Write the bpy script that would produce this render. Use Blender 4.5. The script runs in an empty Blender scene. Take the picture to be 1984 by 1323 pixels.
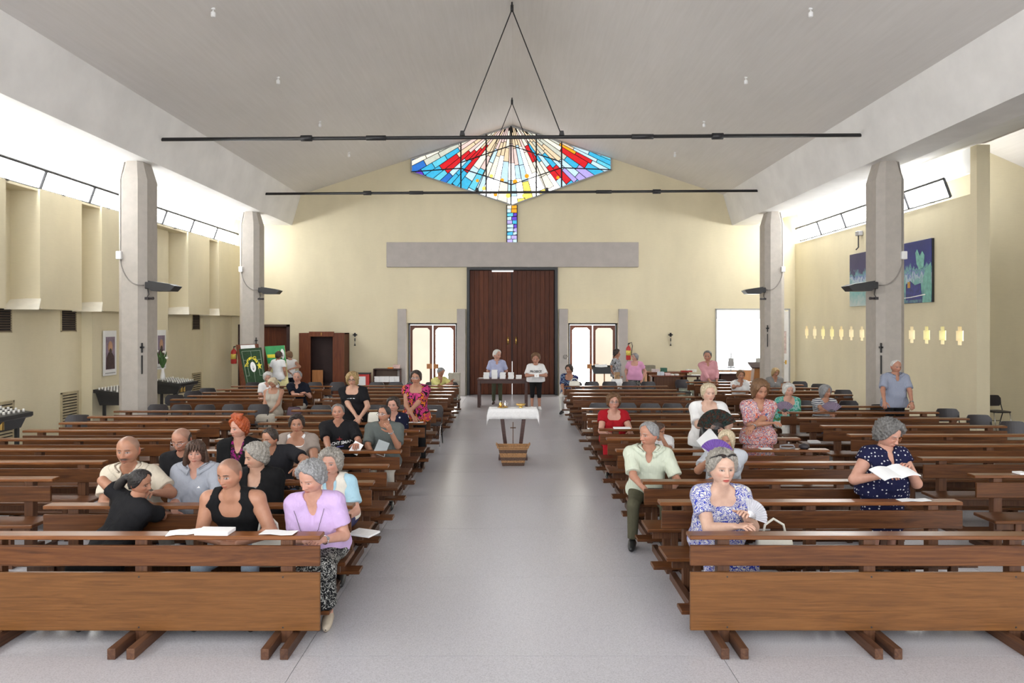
import bpy, math, random
import numpy as np
from mathutils import Vector, Matrix

random.seed(7)
rng = np.random.RandomState(11)
PI = math.pi
scene = bpy.context.scene
COL = scene.collection

# ---------------------------------------------------------------- camera
F = 1323.0                       # focal length in pixels of the 1984 x 1323 frame
HCAM = 2.6
cam_d = bpy.data.cameras.new('camera')
cam = bpy.data.objects.new('camera', cam_d)
COL.objects.link(cam)
cam.location = (0, 0, HCAM)
cam.rotation_euler = (PI / 2, 0, 0)
cam_d.sensor_width = 36.0
cam_d.lens = 36.0 * F / 1984.0
cam_d.shift_y = -31.5 / 1984.0
cam_d.clip_end = 200
scene.camera = cam

# ---------------------------------------------------------------- world and exposure
world = bpy.data.worlds.new('World')
scene.world = world
world.use_nodes = True
bg = world.node_tree.nodes['Background']
bg.inputs[0].default_value = (0.97, 0.985, 1.0, 1)
bg.inputs[1].default_value = 1.9
scene.view_settings.view_transform = 'Standard'
scene.view_settings.look = 'None'
scene.view_settings.gamma = 1.0
scene.view_settings.use_curve_mapping = False
scene.view_settings.exposure = 1.22
cy = scene.cycles
cy.use_denoising = True
cy.max_bounces = 8
cy.diffuse_bounces = 5
cy.glossy_bounces = 3
cy.transparent_max_bounces = 8
cy.sample_clamp_indirect = 6.0
cy.caustics_reflective = False
cy.caustics_refractive = False
WIN_E = 13.0        # daylight in the clerestory panes
DOOR_E = 8.0       # daylight behind the glass doors


def W(px, py, Y):
    "point of the place that sits at depth Y under a pixel of the frame"
    return ((px - 992.0) * Y / F, Y, HCAM - (py - 630.0) * Y / F)


# ---------------------------------------------------------------- materials
MATS = {}


def nodes_of(name):
    m = bpy.data.materials.new(name)
    m.use_nodes = True
    nt = m.node_tree
    b = nt.nodes['Principled BSDF']
    return m, nt, b


def link(nt, a, b):
    nt.links.new(a, b)


def ramp(nt, fac, stops):
    r = nt.nodes.new('ShaderNodeValToRGB')
    el = r.color_ramp.elements
    while len(el) < len(stops):
        el.new(0.5)
    for e, (p, c) in zip(el, stops):
        e.position = p
        e.color = (c[0], c[1], c[2], 1)
    if fac is not None:
        link(nt, fac, r.inputs[0])
    return r.outputs[0]


def texco(nt, scale=(1, 1, 1), rand=False, kind='Object'):
    tc = nt.nodes.new('ShaderNodeTexCoord')
    mp = nt.nodes.new('ShaderNodeMapping')
    mp.inputs['Scale'].default_value = scale
    link(nt, tc.outputs[kind], mp.inputs[0])
    if rand:
        oi = nt.nodes.new('ShaderNodeObjectInfo')
        mul = nt.nodes.new('ShaderNodeVectorMath')
        mul.operation = 'SCALE'
        mul.inputs[0].default_value = (37.0, 91.0, 53.0)
        link(nt, oi.outputs['Random'], mul.inputs['Scale'])
        link(nt, mul.outputs[0], mp.inputs['Location'])
    return mp.outputs[0]


def noise(nt, vec, scale, detail=4, rough=0.55, dist=0.0):
    n = nt.nodes.new('ShaderNodeTexNoise')
    n.inputs['Scale'].default_value = scale
    n.inputs['Detail'].default_value = detail
    n.inputs['Roughness'].default_value = rough
    n.inputs['Distortion'].default_value = dist
    link(nt, vec, n.inputs['Vector'])
    return n.outputs['Fac']


def bump(nt, b, h, strength=0.2, dist=0.01):
    n = nt.nodes.new('ShaderNodeBump')
    n.inputs['Strength'].default_value = strength
    n.inputs['Distance'].default_value = dist
    link(nt, h, n.inputs['Height'])
    link(nt, n.outputs[0], b.inputs['Normal'])


def plain(name, col, rough=0.6, var=0.06, scale=6.0, metal=0.0, coat=0.0, bstr=0.0):
    "procedural plain surface with a little mottling"
    if name in MATS:
        return MATS[name]
    m, nt, b = nodes_of(name)
    v = texco(nt)
    f = noise(nt, v, scale, 5)
    lo = [max(0, c * (1 - var * 2)) for c in col]
    hi = [min(1, c * (1 + var * 2)) for c in col]
    link(nt, ramp(nt, f, [(0.3, lo), (0.7, hi)]), b.inputs['Base Color'])
    b.inputs['Roughness'].default_value = rough
    b.inputs['Metallic'].default_value = metal
    b.inputs['Coat Weight'].default_value = coat
    if bstr:
        bump(nt, b, noise(nt, v, scale * 8, 3), bstr, 0.004)
    MATS[name] = m
    return m


def wood(name, dark, mid, light, rough=0.42, axis=0, scale=1.0, coat=0.08):
    m, nt, b = nodes_of(name)
    s = [14.0 * scale] * 3
    s[axis] = 0.75 * scale
    v = texco(nt, tuple(s), rand=True)
    f1 = noise(nt, v, 1.0, 6, 0.62, 2.6)
    s2 = [70.0 * scale] * 3
    s2[axis] = 3.0 * scale
    v2 = texco(nt, tuple(s2), rand=True)
    f2 = noise(nt, v2, 1.0, 4, 0.7)
    c1 = ramp(nt, f1, [(0.25, dark), (0.5, mid), (0.78, light)])
    mx = nt.nodes.new('ShaderNodeMix')
    mx.data_type = 'RGBA'
    mx.blend_type = 'MULTIPLY'
    mx.inputs['Factor'].default_value = 0.5
    link(nt, c1, mx.inputs['A'])
    link(nt, ramp(nt, f2, [(0.3, (0.62, 0.58, 0.55)), (0.65, (1.1, 1.1, 1.1))]), mx.inputs['B'])
    oi = nt.nodes.new('ShaderNodeObjectInfo')
    hs = nt.nodes.new('ShaderNodeHueSaturation')
    mr = nt.nodes.new('ShaderNodeMapRange')
    mr.inputs['To Min'].default_value = 0.78
    mr.inputs['To Max'].default_value = 1.2
    link(nt, oi.outputs['Random'], mr.inputs['Value'])
    link(nt, mr.outputs[0], hs.inputs['Value'])
    link(nt, mx.outputs['Result'], hs.inputs['Color'])
    link(nt, hs.outputs[0], b.inputs['Base Color'])
    b.inputs['Roughness'].default_value = rough
    b.inputs['Coat Weight'].default_value = coat
    b.inputs['Coat Roughness'].default_value = 0.2
    b.inputs['Specular IOR Level'].default_value = 0.3
    bump(nt, b, f2, 0.12, 0.003)
    MATS[name] = m
    return m


def emit(name, col, strength, var=None):
    if name in MATS:
        return MATS[name]
    m, nt, b = nodes_of(name)
    b.inputs['Base Color'].default_value = (col[0] * .15, col[1] * .15, col[2] * .15, 1)
    b.inputs['Roughness'].default_value = 0.25
    b.inputs['Emission Strength'].default_value = strength
    if var:
        v = texco(nt)
        f = noise(nt, v, var[0], 3)
        link(nt, ramp(nt, f, [(0.3, [c * var[1] for c in col]), (0.7, col)]), b.inputs['Emission Color'])
    else:
        b.inputs['Emission Color'].default_value = (col[0], col[1], col[2], 1)
    MATS[name] = m
    return m


wood('pew_wood', (0.04, 0.012, 0.0035), (0.1, 0.034, 0.009), (0.17, 0.064, 0.018))
wood('pew_panel_wood', (0.12, 0.047, 0.012), (0.18, 0.073, 0.019), (0.23, 0.1, 0.029))
wood('pew_rail_wood', (0.1, 0.036, 0.011), (0.17, 0.062, 0.02), (0.25, 0.1, 0.035), rough=0.28)
wood('pew_foot_wood', (0.05, 0.02, 0.012), (0.09, 0.04, 0.022), (0.15, 0.075, 0.04), axis=1, rough=0.5)
wood('pew_post_wood', (0.06, 0.022, 0.011), (0.1, 0.042, 0.02), (0.15, 0.07, 0.033), axis=2, rough=0.45)
wood('door_wood', (0.05, 0.012, 0.004), (0.09, 0.022, 0.007), (0.14, 0.04, 0.012), axis=2, rough=0.55, coat=0.0)
wood('red_wood', (0.09, 0.02, 0.008), (0.15, 0.04, 0.014), (0.2, 0.06, 0.022), axis=2, rough=0.4)
wood('oak_wood', (0.28, 0.11, 0.035), (0.4, 0.17, 0.06), (0.5, 0.24, 0.09), axis=2, rough=0.4)
wood('table_wood', (0.035, 0.014, 0.012), (0.065, 0.026, 0.02), (0.1, 0.045, 0.03), rough=0.35)
plain('dark_interior', (0.035, 0.012, 0.01), 0.6)
plain('black_metal', (0.018, 0.018, 0.02), 0.45, 0.05)
plain('black_plastic', (0.026, 0.022, 0.026), 0.42, 0.08)
plain('chrome', (0.6, 0.6, 0.62), 0.22, 0.03, metal=1.0)
plain('brass', (0.75, 0.5, 0.16), 0.25, 0.08, metal=1.0)
plain('grey_metal', (0.32, 0.32, 0.34), 0.5, 0.05, metal=0.6)
plain('grey_paint', (0.4, 0.4, 0.4), 0.6, 0.04)
plain('white_plastic', (0.8, 0.8, 0.8), 0.4, 0.02)
plain('white_cloth', (0.84, 0.84, 0.84), 0.85, 0.03, 30, bstr=0.2)
plain('paper', (0.86, 0.87, 0.88), 0.8, 0.02)
plain('book_cover', (0.8, 0.79, 0.77), 0.6, 0.03)
plain('candle_wax', (0.85, 0.84, 0.8), 0.5, 0.02)
plain('red_paint', (0.5, 0.03, 0.025), 0.35, 0.05)
plain('cable_grey', (0.27, 0.25, 0.23), 0.6)
plain('column_concrete', (0.43, 0.395, 0.355), 0.85, 0.03, 7, bstr=0.2)
plain('wedge_white', (0.78, 0.74, 0.64), 0.75, 0.03)
plain('trim_concrete', (0.43, 0.395, 0.37), 0.85, 0.03, 3, bstr=0.15)
plain('beam_plaster', (0.8, 0.79, 0.775), 0.85, 0.035, 1.2, bstr=0.08)
plain('aisle_plaster', (0.86, 0.86, 0.84), 0.85, 0.02, 1.2)
plain('tan_slat', (0.46, 0.39, 0.25), 0.7, 0.06)
plain('dark_slat', (0.12, 0.085, 0.06), 0.6, 0.08)
plain('vent_black', (0.012, 0.01, 0.01), 0.8)


def wall_mat(name, base, streak=0.1):
    m, nt, b = nodes_of(name)
    v = texco(nt, (0.6, 0.6, 0.25))
    f = noise(nt, v, 1.6, 6, 0.6)
    v2 = texco(nt, (5, 5, 60))
    f2 = noise(nt, v2, 1.2, 3)
    lo = [c * (1 - streak) for c in base]
    hi = [min(1, c * (1 + streak * 0.5)) for c in base]
    mx = nt.nodes.new('ShaderNodeMix')
    mx.data_type = 'RGBA'
    mx.blend_type = 'MULTIPLY'
    mx.inputs['Factor'].default_value = 0.35
    link(nt, ramp(nt, f, [(0.3, lo), (0.65, hi)]), mx.inputs['A'])
    link(nt, ramp(nt, f2, [(0.3, (0.9, 0.9, 0.88)), (0.7, (1, 1, 1))]), mx.inputs['B'])
    link(nt, mx.outputs['Result'], b.inputs['Base Color'])
    b.inputs['Roughness'].default_value = 0.85
    bump(nt, b, f2, 0.06, 0.004)
    MATS[name] = m


wall_mat('cream_wall', (0.73, 0.655, 0.465), 0.06)
wall_mat('white_wall', (0.85, 0.86, 0.86), 0.03)


def ceiling_mat():
    m, nt, b = nodes_of('ceiling_concrete')
    v = texco(nt, (9, 0.5, 9))
    f = noise(nt, v, 1.5, 6, 0.65)
    v2 = texco(nt, (0.5, 0.25, 0.5))
    f2 = noise(nt, v2, 1.0, 5)
    mx = nt.nodes.new('ShaderNodeMix')
    mx.data_type = 'RGBA'
    mx.blend_type = 'MULTIPLY'
    mx.inputs['Factor'].default_value = 0.5
    link(nt, ramp(nt, f, [(0.3, (0.74, 0.715, 0.685)), (0.7, (0.79, 0.765, 0.74))]), mx.inputs['A'])
    link(nt, ramp(nt, f2, [(0.35, (0.86, 0.86, 0.86)), (0.65, (1, 1, 1))]), mx.inputs['B'])
    link(nt, mx.outputs['Result'], b.inputs['Base Color'])
    b.inputs['Roughness'].default_value = 0.9
    bump(nt, b, f, 0.08, 0.004)
    MATS['ceiling_concrete'] = m


ceiling_mat()


def terrazzo():
    m, nt, b = nodes_of('terrazzo')
    v = texco(nt, rand=True)
    f = noise(nt, v, 90, 3, 0.7)
    f2 = noise(nt, v, 0.5, 2)
    vo = nt.nodes.new('ShaderNodeTexVoronoi')
    vo.inputs['Scale'].default_value = 55
    link(nt, v, vo.inputs['Vector'])
    c1 = ramp(nt, f, [(0.3, (0.34, 0.335, 0.365)), (0.5, (0.48, 0.475, 0.51)), (0.72, (0.57, 0.565, 0.6))])
    mx = nt.nodes.new('ShaderNodeMix')
    mx.data_type = 'RGBA'
    mx.blend_type = 'MULTIPLY'
    mx.inputs['Factor'].default_value = 0.5
    link(nt, c1, mx.inputs['A'])
    link(nt, ramp(nt, f2, [(0.3, (0.93, 0.93, 0.93)), (0.7, (1, 1, 1))]), mx.inputs['B'])
    link(nt, mx.outputs['Result'], b.inputs['Base Color'])
    mr = nt.nodes.new('ShaderNodeMapRange')
    mr.inputs['To Min'].default_value = 0.27
    mr.inputs['To Max'].default_value = 0.29
    link(nt, f2, mr.inputs['Value'])
    link(nt, mr.outputs[0], b.inputs['Roughness'])
    b.inputs['Specular IOR Level'].default_value = 0.8
    MATS['terrazzo'] = m


terrazzo()


# ---------------------------------------------------------------- mesh helpers
class MB:
    def __init__(self):
        self.v, self.f, self.mi = [], [], []

    def add(self, vs, fs, mi=0):
        o = len(self.v)
        self.v += [tuple(p) for p in vs]
        self.f += [tuple(i + o for i in f) for f in fs]
        self.mi += [mi] * len(fs)
        return self

    def box(self, x0, x1, y0, y1, z0, z1, mi=0):
        vs = [(x0, y0, z0), (x1, y0, z0), (x1, y1, z0), (x0, y1, z0),
              (x0, y0, z1), (x1, y0, z1), (x1, y1, z1), (x0, y1, z1)]
        return self.add(vs, [(3, 2, 1, 0), (4, 5, 6, 7), (0, 1, 5, 4), (1, 2, 6, 5), (2, 3, 7, 6), (3, 0, 4, 7)], mi)

    def bbox(self, x0, x1, y0, y1, z0, z1, c=0.008, mi=0):
        "box with chamfered edges"
        vs = []
        for sx in (0, 1):
            for sy in (0, 1):
                for sz in (0, 1):
                    X, Y, Z = (x0, x1)[sx], (y0, y1)[sy], (z0, z1)[sz]
                    dx, dy, dz = (c, -c)[sx], (c, -c)[sy], (c, -c)[sz]
                    vs += [(X, Y + dy, Z + dz), (X + dx, Y, Z + dz), (X + dx, Y + dy, Z)]
        I = lambda sx, sy, sz, k: ((sx * 2 + sy) * 2 + sz) * 3 + k
        fs = []
        for s in (0, 1):
            q = [I(s, 0, 0, 0), I(s, 1, 0, 0), I(s, 1, 1, 0), I(s, 0, 1, 0)]
            fs.append(q if s else q[::-1])
            q = [I(0, s, 0, 1), I(1, s, 0, 1), I(1, s, 1, 1), I(0, s, 1, 1)]
            fs.append(q[::-1] if s else q)
            q = [I(0, 0, s, 2), I(1, 0, s, 2), I(1, 1, s, 2), I(0, 1, s, 2)]
            fs.append(q if s else q[::-1])
        for a in (0, 1):
            for b in (0, 1):
                fs.append([I(0, a, b, 1), I(1, a, b, 1), I(1, a, b, 2), I(0, a, b, 2)])
                fs.append([I(a, 0, b, 0), I(a, 1, b, 0), I(a, 1, b, 2), I(a, 0, b, 2)])
                fs.append([I(a, b, 0, 0), I(a, b, 1, 0), I(a, b, 1, 1), I(a, b, 0, 1)])
        for sx in (0, 1):
            for sy in (0, 1):
                for sz in (0, 1):
                    fs.append([I(sx, sy, sz, 0), I(sx, sy, sz, 1), I(sx, sy, sz, 2)])
        return self.add(vs, fs, mi)

    def prism(self, poly, h, axis='y', o=0.0, mi=0):
        "extrude a 2-D polygon; axis y: poly in xz, z: poly in xy, x: poly in yz"
        n = len(poly)
        vs = []
        for t in (o, o + h):
            for (a, b) in poly:
                vs.append({'y': (a, t, b), 'z': (a, b, t), 'x': (t, a, b)}[axis])
        fs = [tuple(range(n))[::-1], tuple(range(n, 2 * n))]
        for i in range(n):
            j = (i + 1) % n
            fs.append((i, j, n + j, n + i))
        return self.add(vs, fs, mi)

    def tube(self, pts, r, n=8, mi=0, cap=True):
        pts = [Vector(p) for p in pts]
        rs = r if isinstance(r, (list, tuple)) else [r] * len(pts)
        up = None
        vs, fs = [], []
        for i, p in enumerate(pts):
            d = (pts[min(i + 1, len(pts) - 1)] - pts[max(i - 1, 0)])
            if d.length < 1e-9:
                d = Vector((0, 0, 1))
            d.normalize()
            if up is None:
                up = Vector((0, 0, 1)) if abs(d.z) < 0.9 else Vector((1, 0, 0))
            a = d.cross(up)
            if a.length < 1e-6:
                a = d.cross(Vector((0, 1, 0)))
            a.normalize()
            b = a.cross(d).normalized()
            up = b
            for k in range(n):
                t = 2 * PI * k / n
                vs.append(p + a * (math.cos(t) * rs[i]) + b * (math.sin(t) * rs[i]))
        m = len(pts)
        for i in range(m - 1):
            for k in range(n):
                k2 = (k + 1) % n
                fs.append((i * n + k, i * n + k2, (i + 1) * n + k2, (i + 1) * n + k))
        if cap:
            fs.append(tuple(range(n))[::-1])
            fs.append(tuple((m - 1) * n + k for k in range(n)))
        return self.add(vs, fs, mi)

    def lathe(self, prof, c=(0, 0, 0), n=16, mi=0):
        vs, fs = [], []
        for (r, z) in prof:
            for k in range(n):
                t = 2 * PI * k / n
                vs.append((c[0] + r * math.cos(t), c[1] + r * math.sin(t), c[2] + z))
        for i in range(len(prof) - 1):
            for k in range(n):
                k2 = (k + 1) % n
                fs.append((i * n + k, i * n + k2, (i + 1) * n + k2, (i + 1) * n + k))
        fs.append(tuple(range(n))[::-1])
        fs.append(tuple((len(prof) - 1) * n + k for k in range(n)))
        return self.add(vs, fs, mi)

    def mesh(self, name, mats, smooth=False):
        me = bpy.data.meshes.new(name)
        me.from_pydata(self.v, [], self.f)
        for m in (mats if isinstance(mats, (list, tuple)) else [mats]):
            me.materials.append(MATS[m] if isinstance(m, str) else m)
        if any(self.mi):
            me.polygons.foreach_set('material_index', self.mi)
        if smooth:
            me.polygons.foreach_set('use_smooth', [True] * len(me.polygons))
        me.update()
        return me

    def build(self, name, mats, parent=None, smooth=False, loc=None):
        o = bpy.data.objects.new(name, self.mesh(name, mats, smooth))
        COL.objects.link(o)
        if parent is not None:
            o.parent = parent
        if loc is not None:
            o.location = loc
        return o


def empty(name, loc=(0, 0, 0), rz=0.0, parent=None):
    o = bpy.data.objects.new(name, None)
    COL.objects.link(o)
    o.location = loc
    o.rotation_euler = (0, 0, rz)
    o.empty_display_size = 0.2
    if parent is not None:
        o.parent = parent
    return o


def inst(name, me, parent=None, loc=(0, 0, 0), rot=None, scale=None):
    o = bpy.data.objects.new(name, me)
    COL.objects.link(o)
    o.location = loc
    if rot is not None:
        o.rotation_euler = rot
    if scale is not None:
        o.scale = scale
    if parent is not None:
        o.parent = parent
    return o


def tag(o, label, cat, group=None):
    o['label'] = label
    o['category'] = cat
    if group:
        o['group'] = group
    return o


def struct(o, label=None):
    o['kind'] = 'structure'
    if label:
        o['label'] = label
    return o


def text_mesh(txt, size, depth=0.004, bold=False):
    cu = bpy.data.curves.new('lettering', 'FONT')
    cu.body = txt
    cu.size = size
    cu.align_x = 'CENTER'
    cu.align_y = 'CENTER'
    cu.extrude = depth / 2
    if bold:
        cu.offset = size * 0.025
    cu.resolution_u = 2
    o = bpy.data.objects.new('lettering', cu)
    COL.objects.link(o)
    dg = bpy.context.evaluated_depsgraph_get()
    me = bpy.data.meshes.new_from_object(o.evaluated_get(dg))
    bpy.data.objects.remove(o)
    bpy.data.curves.remove(cu)
    return me

# ================================================================ the setting
YB = 25.45            # face of the entrance wall
XW = 10.55            # side walls
ZR, ZE = 10.03, 7.45  # ridge, eave (at the nave beams)
XE = 7.9
Y0 = -7.0             # nave runs on behind the camera, end left open for sky fill light


def ceil_z(x):
    return ZR - (ZR - ZE) * abs(x) / XE


# floor of large terrazzo slabs
fl = struct(empty('floor'))
sub = MB().box(-XW - 0.6, 17, Y0, YB + 6, -0.25, -0.03).build('floor_bed', 'grey_paint', fl)
slab_me = {}
xs = [-11.55, -8.25, -4.95, -1.65, 1.65, 4.95, 8.25, 11.55, 14.85, 17.0]
ysl = [Y0]
y = 5.37 - 1.68 * 7
while y < YB + 0.4:
    if y > Y0 + 0.3:
        ysl.append(y)
    y += 1.68
ysl.append(YB + 6)
for i in range(len(xs) - 1):
    for j in range(len(ysl) - 1):
        x0, x1, y0_, y1 = xs[i], xs[i + 1], ysl[j], ysl[j + 1]
        if x0 > 11 and y0_ > 18:
            continue
        k = (round(x1 - x0, 2), round(y1 - y0_, 2))
        if k not in slab_me:
            slab_me[k] = MB().box(0, k[0] - 0.005, 0, k[1] - 0.005, -0.03, 0).mesh('slab', 'terrazzo')
        inst('slab', slab_me[k], fl, (x0 + 0.0025, y0_ + 0.0025, 0))

# folded concrete nave ceiling in shuttered strips
ce = struct(empty('ceiling'))
for s in (-1, 1):
    MB().prism([(0, ZR), (s * XE, ZE), (s * XE, ZE + 0.25), (0, ZR + 0.3)], YB - Y0, 'y', Y0).build('ceiling_slope', 'ceiling_concrete', ce)

# nave edge beams
for i, s in enumerate((-1, 1)):
    b = MB().prism([(s * 7.86, 7.5), (s * 8.2, 6.32), (s * 9.02, 6.32), (s * 9.02, 7.0), (s * 8.6, 7.6)], YB - Y0, 'y', Y0)
    struct(b.build('trim_%d' % (i + 1), 'beam_plaster'))

# low aisle ceilings
a = MB().prism([(-8.9, 6.32), (-10.75, 6.6), (-10.75, 6.85), (-8.9, 6.6)], YB - Y0, 'y', Y0)
a.box(-10.5, -10.3, Y0, YB, 5.93, 6.7)
struct(a.build('ceiling', 'aisle_plaster'))
a = MB().prism([(8.9, 6.32), (10.62, 6.72), (10.62, 6.95), (8.9, 6.6)], YB - Y0, 'y', Y0)
struct(a.build('ceiling', 'aisle_plaster'))
struct(MB().box(10.62, 10.75, 15.73, YB, 6.15, 6.75).build('trim_9', 'aisle_plaster'))

# entrance wall, tiled around its openings
holes = [(-1.68, 1.7, 0, 4.75), (-3.86, -2.05, 0, 2.68), (2.1, 3.91, 0, 2.68), (7.62, 10.3, 0, 3.17), (-10.2, -8.28, 0, 2.63)]


def wall_cells(x0, x1, z0, z1, holes):
    xs = sorted(set([x0, x1] + [h[0] for h in holes] + [h[1] for h in holes]))
    zs = sorted(set([z0, z1] + [h[2] for h in holes] + [h[3] for h in holes]))
    for i in range(len(xs) - 1):
        run = None
        for j in range(len(zs) - 1):
            cx, cz = (xs[i] + xs[i + 1]) / 2, (zs[j] + zs[j + 1]) / 2
            solid = not any(h[0] < cx < h[1] and h[2] < cz < h[3] for h in holes)
            if solid:
                if run is None:
                    run = zs[j]
            if (not solid or j == len(zs) - 2) and run is not None:
                yield xs[i], xs[i + 1], run, (zs[j + 1] if solid else zs[j])
                run = None


wb = MB()
for (x0, x1, z0, z1) in wall_cells(-11, 11, 0, 6.9, holes):
    wb.box(x0, x1, YB, YB + 0.35, z0, z1)
wb.prism([(-9.2, 6.9), (9.2, 6.9), (8.0, 7.6), (0, ZR + 0.2), (-8.0, 7.6)], 0.35, 'y', YB)
struct(wb.build('wall_back', 'cream_wall'))

# concrete lintel band and side door fins
struct(MB().bbox(-4.66, 4.7, YB - 0.12, YB + 0.1, 4.76, 5.68, 0.01).build('trim_3', 'trim_concrete'))
k = 4
for (x0, x1) in ((-4.22, -3.9), (-2.03, -1.72), (1.74, 2.06), (3.93, 4.27)):
    struct(MB().bbox(x0, x1, YB - 0.3, YB + 0.1, 0, 3.2, 0.01).build('trim_%d' % k, 'trim_concrete'))
    k += 1
for (x0, x1) in ((-3.9, -2.03), (2.06, 3.93)):
    struct(MB().box(x0, x1, YB - 0.22, YB + 0.02, 2.68, 3.2).build('trim_%d' % k, 'cream_wall'))
    k += 2

# great wooden door: planked leaves in a dark frame
d1 = struct(empty('door_1', (0, YB, 0)), 'tall reddish brown double door of vertical planks')
MB().box(-1.68, -1.58, -0.08, 0.2, 0, 4.75).box(1.6, 1.7, -0.08, 0.2, 0, 4.75).box(-1.58, 1.6, -0.08, 0.2, 4.66, 4.75).build('door_frame', 'black_metal', d1)
MB().box(-1.58, 1.6, 0.15, 0.22, 0.0, 4.66).build('door_backing', 'dark_interior', d1)
plank = MB().bbox(0, 0.166, 0, 0.05, 0, 4.62, 0.006).mesh('plank', 'door_wood')
for side in (0, 1):
    lf = empty('door_leaf', ((-1.57 if side == 0 else 0.03), 0.09, 0.02), 0, d1)
    for i in range(9):
        inst('plank', plank, lf, (i * 0.1715, 0, 0))
    hx = 1.42 if side == 0 else 0.12
    MB().tube([(hx, -0.01, 1.9), (hx, -0.06, 1.92), (hx, -0.06, 2.08), (hx, -0.01, 2.1)], 0.018, 8).box(hx - 0.03, hx + 0.03, -0.012, 0.0, 1.86, 2.14).build('door_handle', 'brass', lf, True)
MB().box(0.0, 0.012, 0.06, 0.1, 0.02, 1.25).build('light_gap', emit('door_gap_daylight', (1, 1, 1), 1.0), d1)
MB().box(-0.75, 0.05, 0.05, 0.1, 4.6, 4.64).build('light_gap', MATS['door_gap_daylight'], d1)

# glazed side doors
glass_e = emit('bright_glass', (1.0, 0.97, 0.9), DOOR_E)
glass_p = emit('peach_glass', (1.0, 0.84, 0.66), 0.44, (0.8, 0.85))


def glazed_door(name, x0, x1, shade):
    d = struct(empty(name, (0, YB, 0)), 'brown framed glazed double door with chamfered panes')
    MB().box(x0, x0 + 0.05, -0.02, 0.15, 0, 2.66).box(x1 - 0.05, x1, -0.02, 0.15, 0, 2.66).box(x0, x1, -0.02, 0.15, 2.62, 2.68).build('door_frame', 'black_metal', d)
    mid = (x0 + x1) / 2
    for li, (a, b) in enumerate(((x0 + 0.06, mid - 0.02), (mid + 0.02, x1 - 0.06))):
        lf = empty('door_leaf', (0, 0, 0), 0, d)
        st = 0.09
        a2, b2, z0, z1, c = a + st, b - st, 0.3, 2.5, 0.09
        outer = [(a, 0.02), (b, 0.02), (b, 2.6), (a, 2.6)]
        m = MB()
        m.box(a, a2, 0.02, 0.07, 0.02, 2.6).box(b2, b, 0.02, 0.07, 0.02, 2.6)
        m.box(a2, b2, 0.02, 0.07, 0.02, z0).box(a2, b2, 0.02, 0.07, z1, 2.6)
        for (px, sx) in ((a2, 1), (b2, -1)):
            m.prism([(px, z1), (px + sx * c, z1), (px, z1 - c)], 0.05, 'y', 0.02)
        m.build('leaf_frame', 'red_wood', lf)
        MB().box(a2 - 0.01, b2 + 0.01, 0.045, 0.052, z0 - 0.01, z1 + 0.01).build('pane', glass_p if shade[li] else glass_e, lf)
        bx = b - 0.2 if li == 0 else a
        MB().bbox(bx, bx + 0.2, -0.03, 0.02, 0.98, 1.16, 0.006).build('push_plate', 'oak_wood', lf)


glazed_door('door_2', -3.86, -2.05, (1, 0))
glazed_door('door_3', 2.1, 3.91, (0, 1))
MB().tube([W(1163, 723, YB), W(1156, 727, YB), W(1151, 735, YB), W(1152, 748, YB)], 0.012, 6)

# dark panelled door at the left end of the entrance wall
d4 = struct(empty('door_4', (0, YB, 0)), 'dark brown wooden door in a deep reveal behind the column')
MB().box(-10.2, -10.08, -0.02, 0.3, 0, 2.63).box(-8.4, -8.28, -0.02, 0.3, 0, 2.63).box(-10.2, -8.28, -0.02, 0.3, 2.55, 2.63).build('door_frame', 'dark_interior', d4)
pl4 = MB().bbox(0, 0.245, 0, 0.05, 0, 2.5, 0.006).mesh('plank', 'door_wood')
for i in range(7):
    inst('plank', pl4, d4, (-10.06 + i * 0.236, 0.2, 0.03))
MB().box(-10.2, -8.28, 0.26, 0.33, 0, 2.63).build('door_backing', 'dark_interior', d4)

# bright side room beyond the open doorway at the right end
rm = MB()
rm.box(7.0, 7.1, YB + 0.3, YB + 5.6, 0, 3.3).box(13.0, 13.1, YB + 0.3, YB + 5.6, 0, 3.3)
rm.box(7.0, 13.1, YB + 5.6, YB + 5.7, 0, 3.3).box(7.0, 13.1, YB + 0.35, YB + 5.7, 3.3, 3.4)
rm.box(10.3, 13.1, YB + 0.3, YB + 0.4, 0, 3.3).box(7.0, 7.62, YB + 0.36, YB + 0.4, 0, 3.3)
struct(rm.build('wall_side_room', 'white_wall'))
win = struct(empty('window_1', (0, YB + 5.55, 0)), 'large bright window of the side room')
MB().box(7.9, 12.4, 0, 0.03, 0.95, 2.9).build('pane', emit('side_room_daylight', (0.97, 1.0, 1.0), 7.0), win)
MB().box(9.9, 9.96, -0.03, 0.04, 0.95, 2.9).box(7.85, 12.45, -0.03, 0.04, 0.9, 0.96).box(7.85, 12.45, -0.03, 0.04, 2.88, 2.94).build('window_frame', 'white_plastic', win)
d5 = struct(empty('door_5', (0, YB, 0)), 'white door leaf folded open beside the column')
MB().bbox(9.72, 10.28, -0.06, -0.01, 0.02, 3.12, 0.006).build('door_leaf', 'white_plastic', d5)
MB().box(9.98, 10.2, -0.068, -0.06, 1.55, 2.38).build('notice', plain('pink_notice', (0.62, 0.5, 0.48), 0.7, 0.12, 12), d5)
MB().tube([(10.18, -0.06, 1.22), (10.18, -0.11, 1.22), (9.98, -0.11, 1.22)], 0.015, 6).box(10.15, 10.21, -0.07, -0.06, 1.15, 1.3).build('door_handle', 'brass', d5)
struct(MB().box(10.3, 10.36, YB - 0.03, YB + 0.02, 0, 3.2).box(7.58, 7.63, YB - 0.03, YB + 0.02, 0, 3.2).box(7.58, 10.36, YB - 0.03, YB + 0.02, 3.17, 3.22).build('trim_14', 'grey_paint'))

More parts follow.
